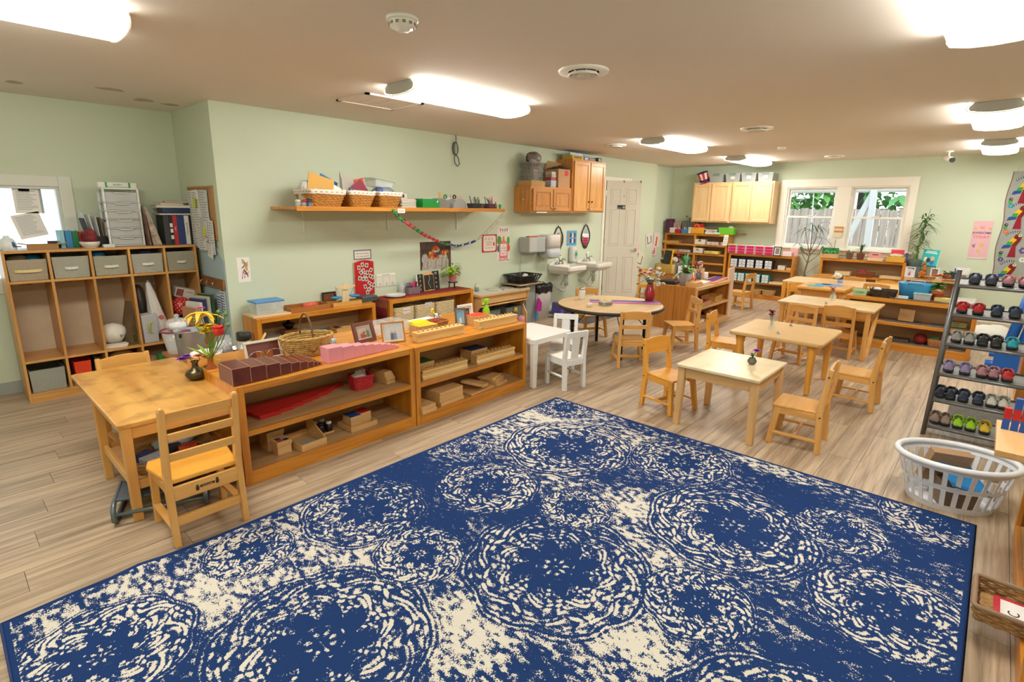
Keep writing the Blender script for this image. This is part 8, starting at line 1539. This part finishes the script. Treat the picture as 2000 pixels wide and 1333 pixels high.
# ------------------------------------------------------------------ room divider top
ZD = .6005
t = T('black_tray', 'black plastic paper tray with a red flower on room divider', 'tray', (6.85, 3.28, ZD), .1); B().box(-.12, .16, -.12, .12, 0, .045).o('tray_body', M('#161617', .4), t, bev=.008); B().box(-.10, .14, -.10, .10, .045, .05).o('lid_panel', M('#202022', .3), t); b = B(); bloom(b, (.10, -.06, .06), .04, 8, 3, .8, 3, .7); b.o('red_flower', M('#c81a24', .6), t)
t = T('potted_plant', 'green leafy plant with paper flowers in a square grey pot on the room divider', 'plant', (6.80, 3.04, ZD)); b = B(); b.loops([[(p[0], p[1], z) for p in rrect(w2, w2, .02, 3)] for z, w2 in ((0, .105), (.165, .15), (.17, .15), (.17, .14), (.15, .13))], cap=(True, False)); b.o('pot', M('#a7abb0', .5), t); B().lathe([(.068, .15), (0, .152)], n=14).o('soil', M('#3a2d22', .9), t); rn = random.Random(8); b = B(); b3 = B()
for i in range(34): a = rn.uniform(0, 2 * PI); (b if i % 3 else b3).leaf((0, 0, .15), (math.cos(a), math.sin(a), rn.uniform(.4, 2.2)), rn.uniform(.16, .27), .045, rn.uniform(.3, .9), 5)
STUFF(b.o('green_leaf', M('#4f9a2c', .45), t)); STUFF(b3.o('variegated_leaf', M('#9dbb7a', .5, noise=.4, scale=40), t))
for p, c in (((-.06, -.02, .22), '#c02a7a'), ((.10, -.05, .21), '#e8d01a'), ((-.03, -.06, .18), '#3a8ac0')): b = B(); bloom(b, p, .038, 7, 2, .8, 2, .7); b.o('paper_flower', M(c, .7), t)
t = T('crayon_holder', 'row of rainbow coloured cups on room divider', 'holder', (7.2, 3.10, ZD), .3)
for i, c in enumerate(('#d84a1c', '#e08a1a', '#e8c41a', '#1f8a5a', '#1a4f9a', '#3a3a8a', '#c06a7a', '#8a3a5a')): B().lathe([(.022, 0), (.022, .075), (.015, .085), (.008, .13 + .01 * (i % 3)), (0, .14)], ((-.14 + .045 * i) , .02 * (i % 2), 0), 10).o('colour_cup', M(c, .4), t)
t = T('brush_cup', 'dark cup full of wooden paint brushes on the room divider', 'cup', (7.6, 3.2, ZD)); B().lathe([(.04, 0), (.045, .09), (.04, .09), (.03, .004)], n=16, cap=False).o('cup_body', M('#4a4a4e', .5), t); rn = random.Random(2)
for i in range(12): a = rn.uniform(0, 6.28); B().tube([(0, 0, .01), (.05 * math.cos(a), .05 * math.sin(a), .19 + .03 * rn.random())], .005, 5).o('brush', M(('#8a5a3a', '#d8c8b0', '#b03a3a')[i % 3], .5), t)
BX('white_jug', 'white plastic jug beside the brush cup', 'jug', (7.70, 3.13, ZD), (.06, .06, .10), M('#dcdcda', .4), .2, bev=.012); BX('divider_box', 'low wooden box at the near corner of the room divider', 'box', (6.83, 2.93, ZD), (.22, .14, .06), BEECH('x'), .05)
flat_book('pale paper pad in front of the rainbow cups', (7.12, 2.93, ZD), .3, .12, .035, '#d8d4c4', .1, name='paper_pad', cat='paper')
def beadmat(label, c, rz): 
 t = T('bead_mat', label, 'bead mat', c, rz); B().box(-.36, .36, -.10, .10, 0, .022).o('wood_tray', BEECH('x'), t, bev=.002); B().box(-.34, .34, -.085, .085, .022, .026).o('pink_mat', M('#d8566a', .8), t)
 for i in range(7): B().bar((-.28 + i * .09, -.06, .029), (-.25 + i * .09, .06, .029), .035, .006, ref=(0, 0, 1)).o('blue_strip', M('#2f3a86', .6), t)
beadmat('pink mat with blue strips in a wooden tray on the divider top', (7.62, 2.96, ZD), .12); beadmat('pink mat with blue strips leaning on the divider middle shelf', (7.08, 2.97, .3205), .12)
tray('brown wooden tray on the divider middle shelf', (7.62, 2.98, .3205), .36, .2, .07, wood('tray_tan', '#d3a55e', '#b98a44', 'x', .4), .1); tray('wooden tray under the boat basket on divider bottom shelf', (7.5, 2.97, .0855), .4, .2, .055, wood('tray_brown', '#b07238', '#925a2a', 'x', .4), .1)
t = T('boat_basket', 'boat-shaped basket with pointed paper pieces on the divider bottom shelf', 'basket', (7.58, 2.97, .094), .1); oval_basket(t, .11, .06, .06, .3, 5, 24, M('#b98a58', .7))
for k in range(4): B().bar((-.05 + .035 * k, 0, .02), (-.08 + .06 * k, .0, .12), .02, .01, .004, .004).o('paper_piece', M('#c9a8a0', .8), t)
flat_book('white box lid on the divider bottom shelf', (7.02, 2.95, .0855), .26, .18, .03, '#d4d2cc', .1, name='flat_box', cat='box')
t = T('flower_planter', 'wooden planter of mixed paper flowers at the far end of the divider', 'planter', (8.03 - .32, 3.27, ZD), .1); B().box(-.13, .13, -.07, .07, 0, .14).o('planter_box', PALE('x'), t, bev=.003); rn = random.Random(6)
for i in range(26): b = B(); bloom(b, (rn.uniform(-.12, .12), rn.uniform(-.06, .06), .16 + rn.uniform(0, .09)), .032, 6, 2, .8, i, .7); b.o('paper_flower', M(('#d8503a', '#e0c0b0', '#c02a4a', '#6a4a9a', '#e0b83a', '#e4e2dc')[i % 6], .7), t)
b = B()
for i in range(24): a = rn.uniform(0, 6.28); b.leaf((rn.uniform(-.1, .1), rn.uniform(-.05, .05), .13), (math.cos(a), math.sin(a), 1), .10, .03)
STUFF(b.o('leaf', M('#4f8a3a', .6), t)); potted('tall dark green plant in a charcoal pot behind the brushes', 3.33, ZD, 7.45, .075, .13, '#4a4d54', 16, .26, .035, '#2f6a34', 2.0, 4, .1); BX('grey_screen', 'grey board with white papers standing on the turned divider unit', 'board', (7.42, 3.40, ZD), (.34, .02, .24), M('#70757a', .6)); BX('paper_stack', 'white papers slumped on the grey board', 'papers', (7.4, 3.345, ZD), (.26, .07, .2), M('#dcd8d6', .8), .05)
# ------------------------------------------------------------------ on the tables
t = T('small_vase', 'small grey stone pot with one purple flower on the small pale-topped table', 'vase', (3.989, 1.217, .4755)); B().lathe([(.018, 0), (.03, .015), (.032, .03), (.022, .045), (.024, .05), (.018, .05), (.018, .03)], n=20, cap=False).o('vase_body', M('#6a675c', .6, noise=.3, scale=60), t); b = B(); bloom(b, (.02, -.018, .105), .036, 16, 5, 1.3, 2, .35); b.o('purple_flower', M('#a34fc0', .6), t); B().tube([(0, 0, .04), (.01, -.008, .08), (.02, -.018, .10)], .003, 5).leaf((0, 0, .05), (-.4, .4, .8), .05, .03).leaf((0, 0, .05), (-.2, .1, 1), .06, .03).o('stem', GREEN, t)
def glassvase(label, c, prof, cols, n, hh, sp): 
 t = T('glass_vase', label, 'vase', c); B().lathe(prof, n=20, cap=False).o('glass_body', M('#e2e8e2', .05, alpha=.35, spec=.8), t); rn = random.Random(n); s = B()
 for i in range(n): a = rn.uniform(0, 6.28); r = sp * rn.random() ** .5; p = (r * math.cos(a), r * math.sin(a), hh + rn.uniform(-.02, .02)); s.tube([(0, 0, .02), (p[0] * .5, p[1] * .5, hh * .6), p], .0018, 4); b = B(); bloom(b, p, .026, 8, 3, .8, i, .6); b.o('flower', M(cols[i % len(cols)], .6), t)
 s.leaf((0, 0, .1), (.5, .5, .6), .06, .02).leaf((0, 0, .1), (-.6, -.2, .6), .06, .02); STUFF(s.o('stems', M('#5f7a3a', .6), t))
VP = [(.028, 0), (.03, .03), (.016, .08), (.014, .10), (.024, .13)]
glassvase('slim glass vase of red and purple flowers on the tan table', (5.259, 1.466, .4905), VP, ('#a01838', '#8a2f8a', '#b02040'), 7, .165, .035); glassvase('round-bellied glass vase of salmon flowers on the long school table', (7.131, 1.353, .5605), [(.022, 0), (.035, .03), (.036, .06), (.014, .09), (.02, .115)], ('#d8705a', '#e08a70'), 7, .14, .05)
t = T('glass_vase', 'small blue cup with white hydrangea on the far back table', 'vase', (9.08, 1.66, .5605)); B().lathe([(.035, 0), (.038, .05), (.034, .05), (.03, .004)], n=18, cap=False).o('cup_body', M('#7f98c8', .3), t); b = B(); blob(b, (0, .04, .10), .06, .05, .045, 3, .25); b.o('white_flower', M('#e0ddcc', .8, noise=.3, scale=60), t)
for i, (c, lb) in enumerate(((( 5.146, 1.370, .4905), 'clear card holder nearest the slim vase on the tan table'), ((5.597, 1.384, .4905), 'clear card holder farther right on the tan table'), ((6.833, 1.353, .5605), 'clear card holder by the vase on the long school table'))): t = T('card_holder', lb, 'card holder', c, .4); B().box(-.03, .03, -.014, .014, 0, .004).box(-.03, .03, -.002, .001, .004, .02).box(-.03, .03, .004, .007, .004, .02).o('holder_body', M('#b9bdb8', .2, alpha=.7), t)
t = T('puzzle_board', 'yellow wooden puzzle board with a blue printed map on the square work table', 'board', (8.18, 1.66, .5755)); B().box(-.32, .31, -.29, .28, 0, .03).o('board', HONEY('y'), t, bev=.003)
for cx, cy, rx, ry, c in ((.12, -.02, .17, .17, '#6a94c0'), (-.12, .1, .12, .10, '#4fa0a4'), (.16, .02, .05, .06, '#8ab8d0')): B().prism(circ(1, 22, (cx, cy), sx=rx, sy=ry), .03, .032).o('map_print', M(c, .6, noise=.4, scale=20), t)
# ------------------------------------------------------------------ right unit
Z6 = .6005
t = T('green_bin', 'small pale green lettered bin on the right unit', 'bin', (7.60, 1.16, Z6), BR); B().openbox(.13, .09, .07, .003, .01).o('bin_body', M('#a9cfa4', .4, alpha=.9), t, bev=.004); text('LETTERS', .022, M('#4a5a4c'), t, (0, -.0545, .04))
crumple('wood_shavings', 'small heap of tan wooden shapes behind the green bin', 'wood piece', (7.72, 1.10, Z6), .07, .09, .03, M('#d3a574', .8, noise=.4, scale=40), 2, .3)
t = T('dark_basket', 'dark brown and green woven basket on the right unit', 'basket', (7.65, .935, Z6), BR); wicker(t, .22, .13, .085, .018, M('#4a3a28', .7, noise=.7, scale=30), 6, 20, .005, .02, (.007, M('#3f3022', .7))); crumple('white_paper', '', '', (-.06, 0, .05), .04, .03, .03, M('#d8d8d4', .8), 2, parent=t)
t = T('blue_tub', 'big sky blue oval plastic tub with grey grips on the right unit', 'tub', (7.74, .64, Z6 + .012), BR); b = B(); b.loops([[(p[0] * k, p[1] * k, z) for p in rrect(.34, .2, .09, 6)] for z, k in ((0, .86), (.16, 1), (.175, 1.06), (.175, 1.0), (.01, .83))], cap=(True, True)); b.o('tub_body', M('#3f9fd8', .4, alpha=.92), t)
for sy in (-1, 1): B().tube([(-.07, sy * .108, .165), (-.06, sy * .115, .19), (.06, sy * .115, .19), (.07, sy * .108, .165)], .007, 6).o('grip', M('#a8b8c8', .4), t)
def gtray(label, y, z, w, d, x=7.66): 
 t = T('serving_tray', label, 'tray', (x, y, z), BR); b = B(); b.loops([[(p[0] * k, p[1] * k, zz) for p in rrect(w, d, .04, 5)] for zz, k in ((0, .94), (.012, 1), (.014, 1), (.014, .96), (.004, .92))]); b.o('tray_body', M('#8f8c88', .35, .2), t)
gtray('grey serving tray under the blue tub and clear box', .66, Z6, .40, .23, 7.65); gtray('grey serving tray at the right end of the right unit top', .26, Z6, .38, .24, 7.65)
t = T('clear_box', 'clear lidded box of small blue-green parts before the blue tub', 'box', (7.605, .555, Z6 + .0145), BR); B().openbox(.15, .09, .065, .003, .006).o('box_body', CLEAR, t); B().box(-.085, .085, -.055, .055, .065, .075).o('lid', M('#bfe0da', .3, alpha=.7), t, bev=.003); crumple('small_parts', '', '', (0, 0, .004), .07, .04, .028, M('#5a7a7a', .6, noise=.8, scale=60), 3, .2, parent=t); BX('label_stand', 'small white and blue label stand on the grey tray', 'label', (7.56, .73, Z6 + .0145), (.10, .03, .03), M('#c9d4dc', .5), BR)
t = T('marigold_pot', 'orange marigolds in a terracotta pot on the right unit', 'plant', (7.70, .435, Z6), BR); B().lathe([(.045, 0), (.06, .09), (.066, .092), (.066, .11), (.058, .11), (.05, .09)], n=24, cap=False).o('pot', M('#a8502e', .7, noise=.15, scale=20), t); b = B(); blob(b, (0, 0, .125), .06, .055, .03, 2, .15); b.o('straw', M('#c09a68', .9), t); rn = random.Random(3); b = B(); f = B()
for i in range(30): a = rn.uniform(0, 6.28); b.leaf((0, 0, .13 + .002 * i), (math.cos(a), math.sin(a), rn.uniform(.2, 1)), .10, .045)
STUFF(b.o('leaf', M('#3f8a2c', .5), t))
for k, (x, y, z) in enumerate(((-.055, 0, .285), (.0, -.01, .30), (.06, 0, .295), (.03, .03, .28), (-.02, .03, .29))): b = B(); bloom(b, (x, y, z), .045, 12, 4, 1.0, k, .5); b.o('marigold_flower', M('#e8780f', .6), t)
BX('wood_puzzle', 'yellow wooden box with a white label on the right grey tray', 'box', (7.63, .37, Z6 + .0145), (.15, .10, .04), M('#c9b36a', .5), BR); t = T('craft_box', 'clear box of paper craft shapes on the right grey tray', 'box', (7.67, .19, Z6 + .0145), BR); B().openbox(.19, .13, .05, .003, .004).o('box_body', CLEAR, t); B().box(-.08, .08, -.05, .05, .003, .02).o('paper_shapes', M('#d8d0c0', .8, noise=.5, scale=40), t)
gtray('grey tray holding wooden square board on the middle shelf of the right unit', .70, .3255, .36, .2); gtray('grey tray with olive box on the middle shelf of the right unit', .29, .3255, .36, .2); gtray('grey tray left end on the middle shelf of the right unit', 1.1, .3255, .3, .2)
BX('square_board', 'square wooden board standing on a grey tray', 'board', (7.64, .675, .3405), (.15, .02, .14), BEECH('x'), BR - .1, rot=(-.2, 0, BR - .1)); t = T('olive_box', 'olive green box with black print on a grey tray', 'box', (7.67, .215, .3405), BR); B().box(-.09, .09, -.05, .05, 0, .06).o('box_body', M('#8a8248', .6), t, bev=.002); text('PUZZLE', .018, INK, t, (0, -.0515, .045)); text('SOLIDS', .014, INK, t, (0, -.0515, .02))
gtray('grey tray with a flat dark board on the bottom shelf of the right unit', .66, .0855, .38, .22); gtray('grey tray with red checked basket on the bottom shelf of the right unit', .31, .0855, .4, .22)
BX('flat_board', 'dark slate on a wooden block, bottom shelf of the right unit', 'board', (7.64, .71, .1005), (.2, .14, .03), M('#5a5048', .7), BR); t = T('red_ball', 'dark red fabric ball between trays on the bottom shelf', 'ball', (7.62, .505, .1005), BR); B().ell((0, 0, .062), .066, .066, .062, 18, 12).o('ball', M('#8f1a1e', .7, noise=.3, scale=15), t)
t = T('checked_basket', 'tan basket with red checks holding green and pink scarves', 'basket', (7.63, .335, .1005), BR); wicker(t, .17, .11, .075, .015, M('#c98f54', .7), 5, 18, .004, .02, (.006, M('#c08a50', .7)))
for i in range(5): B().box(-.075 + i * .033, -.058 + i * .033, -.068, -.063, .025, .05).o('red_check', M('#b02a26', .7), t)
for x, c in ((-.04, '#5a9a5a'), (.03, '#a02a6a'), (.06, '#3a6a3a')): crumple('scarf', '', '', (x, 0, .045), .05, .05, .03, M(c, .8), int(abs(x) * 100), .3, parent=t)
t = T('shoe_rack', 'grey metal six-tier shoe rack at the right edge', 'shoe rack', (4.72, .2, 0), BR); RK = M('#77787a', .35, .6); ZRK = [.07, .27, .465, .685, .895, 1.10]
for x in (0, .72):
 for y in (0, .24): B().tube([(x, y, 0), (x + .03, y, 1.21 - y * .3)], .015, 10).o('post', RK, t)
for z in ZRK:
 B().tube([(.01, 0, z), (.73, 0, z)], .013, 8).o('front_rail', RK, t); B().tube([(.01, .24, z + .03), (.73, .24, z + .03)], .01, 8).o('rear_rail', RK, t); B().add([(.01, .005, z + .004), (.73, .005, z + .004), (.73, .235, z + .028), (.01, .235, z + .028)], [(0, 1, 2, 3)]).o('tier_sheet', M('#8a8884', .6), t)
def shoe(label, y, z, col, sole='#3a3a3c', rz=0, strap=None, band=None):
 s = T('shoe', label, 'shoe', (4.815, y, z + .022), BR + rz, 'shoes on the rack'); m = M(col, .6, noise=.1, scale=60)
 b = B(); b.loops([[(p[0] * k * (1.0 if p[1] < 0 else .85), p[1] * k, zz) for p in rrect(.062, .15, .03, 5)] for zz, k in ((0, .96), (.014, 1), (.018, .97))]); b.o('sole', M(sole, .6), s)
 b = B(); lp = []
 for i in range(7): v = -.072 + i * .014; w = .029 * math.sin(PI * min(1, .25 + i * .12)) ; h = .018 + .04 * math.sin(PI * min(.55, .12 + i * .075)); lp.append([(w * math.cos(a), v, .016 + (h - .014) * math.sin(a)) for a in [PI * j / 8 for j in range(9)]])
 b.loops(lp, closed=False); b.o('upper', m, s); B().tube([(.027, .0, .03), (.027, .04, .045), (.015, .068, .05), (-.015, .068, .05), (-.027, .04, .045), (-.027, 0, .03)], .008, 6, sq=1.6).o('heel_strap', M(strap or col, .6), s)
 B().box(-.022, .022, -.01, .062, .018, .021).o('insole', M(band or '#55504c', .8), s)
for z, lst in ((5, (('navy fur-lined clog', .085, '#2e3450'), ('navy fur-lined clog', .0, '#2e3450'), ('dusty pink holed clog', -.085, '#a8707a'), ('dusty pink holed clog', -.165, '#a8707a'))), (4, (('red white-dotted slip-on', .12, '#b8141c'), ('red white-dotted slip-on', .035, '#b8141c'), ('navy plaid slipper', -.06, '#26364a'), ('navy plaid slipper', -.15, '#26364a'))), (3, (('grey canvas sandal', .12, '#9a9890'), ('grey canvas sandal', .05, '#9a9890'), ('black strappy sandal', -.02, '#232326'), ('black strappy sandal', -.09, '#232326'), ('turquoise slip-on', -.17, '#1fa0b0'))), (2, (('lilac clog', .13, '#8f82a8'), ('lilac clog', .04, '#8f82a8'), ('rose metallic flat', -.05, '#a8747c'), ('rose metallic flat', -.11, '#a8747c'), ('red and navy sandal', -.18, '#c02a2e'))), (1, (('dark navy sandal', .15, '#23283a'), ('dark navy sandal', .09, '#23283a'), ('navy suede shoe', .02, '#28344e'), ('navy suede shoe', -.06, '#28344e'), ('white rainbow-soled sandal', -.13, '#d0ccc0'), ('white rainbow-soled sandal', -.19, '#d0ccc0'))), (0, (('tan baby shoe', .15, '#9a8474'), ('tan baby shoe', .09, '#9a8474'), ('lime green clog', .02, '#9ad01e'), ('lime green clog', -.05, '#9ad01e'), ('yellow and blue clog', -.125, '#e0c02a')))):
 for k, (n, y, c) in enumerate(lst): shoe(('left ' if k == 0 or lst[k - 1][0] != n else 'right ') + n + ' on the ' + ('lowest', 'second', 'third', 'fourth', 'fifth', 'top')[z] + ' tier of the shoe rack', y, ZRK[z], c)
t = T('laundry_basket', 'white slotted plastic laundry basket of scrap paper by the rug corner', 'basket', (3.66, -.01, 0), -1.25); WB = M('#dde0e6', .35); RX, RY, n = .27, .20, 26
def rg(k, z): return [(RX * k * math.cos(2 * PI * i / (2 * n)), RY * k * math.sin(2 * PI * i / (2 * n)), z) for i in range(2 * n)]
b = B(); b.tube([Vector(p) for p in rg(1.0, .27)], .017, 8, True)
for z0, z1, k0, k1 in ((0, .035, .72, .76), (.125, .155, .84, .875), (.235, .27, .95, 1)): b.loops([rg(k0, z0), rg(k1, z1)], cap=(False, False)); b.loops([rg(k0 - .015, z0), rg(k1 - .015, z1)][::-1], cap=(False, False))
b.prism([p[:2] for p in rg(.72, 0)], 0, .004)
for z0, z1, k0, k1 in ((.03, .13, .755, .845), (.15, .24, .87, .955)):
 A, C = rg(k0, z0), rg(k1, z1)
 for i in range(0, 2 * n, 2): b.bar(A[i], C[i], .022, .004, ref=(A[i][0], A[i][1], 0))
b.o('basket_shell', WB, t)
for lb, c, s2, col, rot in (('big flat blue board tilted in the laundry basket', (3.64, -.03, .19), (.30, .20, .006), '#1678b8', (.25, -.3, .5)), ('brown paper bag in the laundry basket', (3.70, .06, .10), (.2, .05, .2), '#a98662', (.3, .1, -1.0)), ('spotted brown paper at the bottom of laundry basket', (3.64, -.02, .01), (.2, .15, .13), '#8a7058', (0, 0, .4)), ('torn brown paper strip in the laundry basket', (3.60, -.16, .20), (.1, .04, .02), '#b08a62', (.2, .3, .4))): BX('scrap_paper', lb, 'paper', c, s2, M(col, .7, noise=.15, scale=90), 0, rot=rot)
t = T('woven_tray', 'rectangular woven seagrass tray with red card on the right shelf', 'basket', (2.56, -.30, .087), PI / 2); wicker(t, .30, .22, .06, .01, M('#b58a52', .8, noise=.5, scale=50), 4, 18, .006, .02, (.01, M('#8f7458', .8))); B().box(-.08, .10, -.1, .06, .008, .011).o('red_card', M('#c8303a', .6), t); B().box(-.06, .08, -.08, .04, .011, .013).o('white_card', PAPER, t); text('C', .05, INK, t, (.04, 0, .0135), rot=(0, 0, -1.5))
t = T('rod_tray', 'wooden tray of red and blue number rods on the right shelf top', 'tray', (3.1, -.28, .6005)); B().box(-.25, .2, -.15, .16, 0, .03).o('wood_tray', BEECH('x'), t, bev=.003)
for k in range(5):
 for j in range(2 + k): B().box(.06 + .0, .085, .12 - .03 * k, .145 - .03 * k, .03 + .05 * j, .08 + .05 * j).o('rod_segment', M('#1a4fa8' if j % 2 == 0 else '#b8141c', .4), t)
t = T('blue_stand', 'blue plastic tube stand leaning behind the shoe rack', 'stand', (7.35, -.2, 0), BR); BL = M('#1560b8', .3)
for x in (0, .10): B().tube([(x, 0, .05), (x + .16, .1, 1.12)], .045, 12).o('tube', BL, t)
B().tube([(.02, .08, 1.1), (.3, .1, 1.12)], .045, 10).o('cross_bar', BL, t); B().box(-.06, .2, -.1, .1, 0, .2).tube([(-.12, -.02, .05), (0, -.02, .05)], .04, 10).tube([(-.1, .03, .15), (0, .03, .15)], .03, 10).o('foot', BL, t)
BX('wood_cabinet', 'wooden cabinet at the right edge behind the shoe rack', 'cabinet', (6.3, -.55, 0), (.4, .5, .6), CAB('z')); tag(B().box(-.3, .3, -.25, .25, .0005, .008).o('doormat', M('#6a6660', .95, noise=.4, scale=60), None, (5.55, -.15, 0)), 'grey textured doormat on the floor behind the shoe rack', 'mat')
crumple('fluffy_rug', 'white fluffy folded rug on the floor behind the shoe rack', 'rug', (8.6, -.1, 0), .25, .25, .13, M('#d0cfc6', .95, bump=.8, scale=40), 4, .25)
ST(B().box(10.75, 40, -15, 20, -.4, -.3).o('outside_ground', M('#b9b4a4', .9, noise=.2, scale=2)))
fe = T('fence', 'weathered wooden plank fence outside the double window', 'fence', (16, 2.6, -.3)); FW = wood('fence', '#a89a88', '#7f7264', 'z', .8, 14)
for i in range(56): B().box(0, .03, -5 + i * .18, -4.83 + i * .18, 0, 1.95 + .02 * (i % 3)).o('plank', FW, fe)
t = T('swing_set', 'pale wooden swing set outside the double window', 'swing set', (13.2, 2.2, -.3)); SW = M('#b9b6ae', .7)
B().tube([(0, -4, 2.35), (0, 4, 2.35)], .06, 10).o('beam', SW, t)
for y0, y1 in ((-.15, -.22), (-.15, .65)): B().bar((-.2, y1, 0), (0, y0, 2.65 if y1 < 0 else 2.3), .11, .11).o('post', SW, t)
for y in (-1.2, -1.0, .95): B().tube([(0, y, 2.3), (-.05, y - .1, .4)], .012, 5).o('swing_rope', SW, t)
for i, (x, y, r, z) in enumerate(((20, 1, 2.4, 2.6), (20, -2, 2.6, 2.8), (21, 6.5, 2.4, 2.4), (19, 9, 2, 2.4), (22, 3.6, 1.8, 4.4))):
 t = T('tree', ('leafy tree behind the fence, seen in the right window', 'leafy tree at far right behind the fence', 'leafy tree behind the fence, seen in the left window', 'leafy tree at far left behind the fence', 'tall leafy tree arching over both windows')[i], 'tree', (x, y, -.3)); B().tube([(0, 0, 0), (0, .1, z)], [.25, .18], 8).o('trunk', M('#5a5048', .9), t); b = B(); rn = random.Random(i)
 for k in range(1500):
  v = Vector((rn.gauss(0, 1), rn.gauss(0, 1), rn.gauss(0, 1))).normalized() * r * rn.uniform(.6, 1); b.leaf(v + Vector((0, 0, z)), (rn.uniform(-1, 1), rn.uniform(-1, 1), rn.uniform(-.5, .6)), .42, .26, .3, 2)
 STUFF(b.o('foliage', M(('#5f9a52', '#4a8a58', '#6faa52', '#6a9a50', '#84b45a')[i], .6, noise=.3, scale=3), t))
ST(B().box(-4, 4, 9.5, 9.6, -.3, 4).o('outside_wall', M('#dfe4e0', .8)))
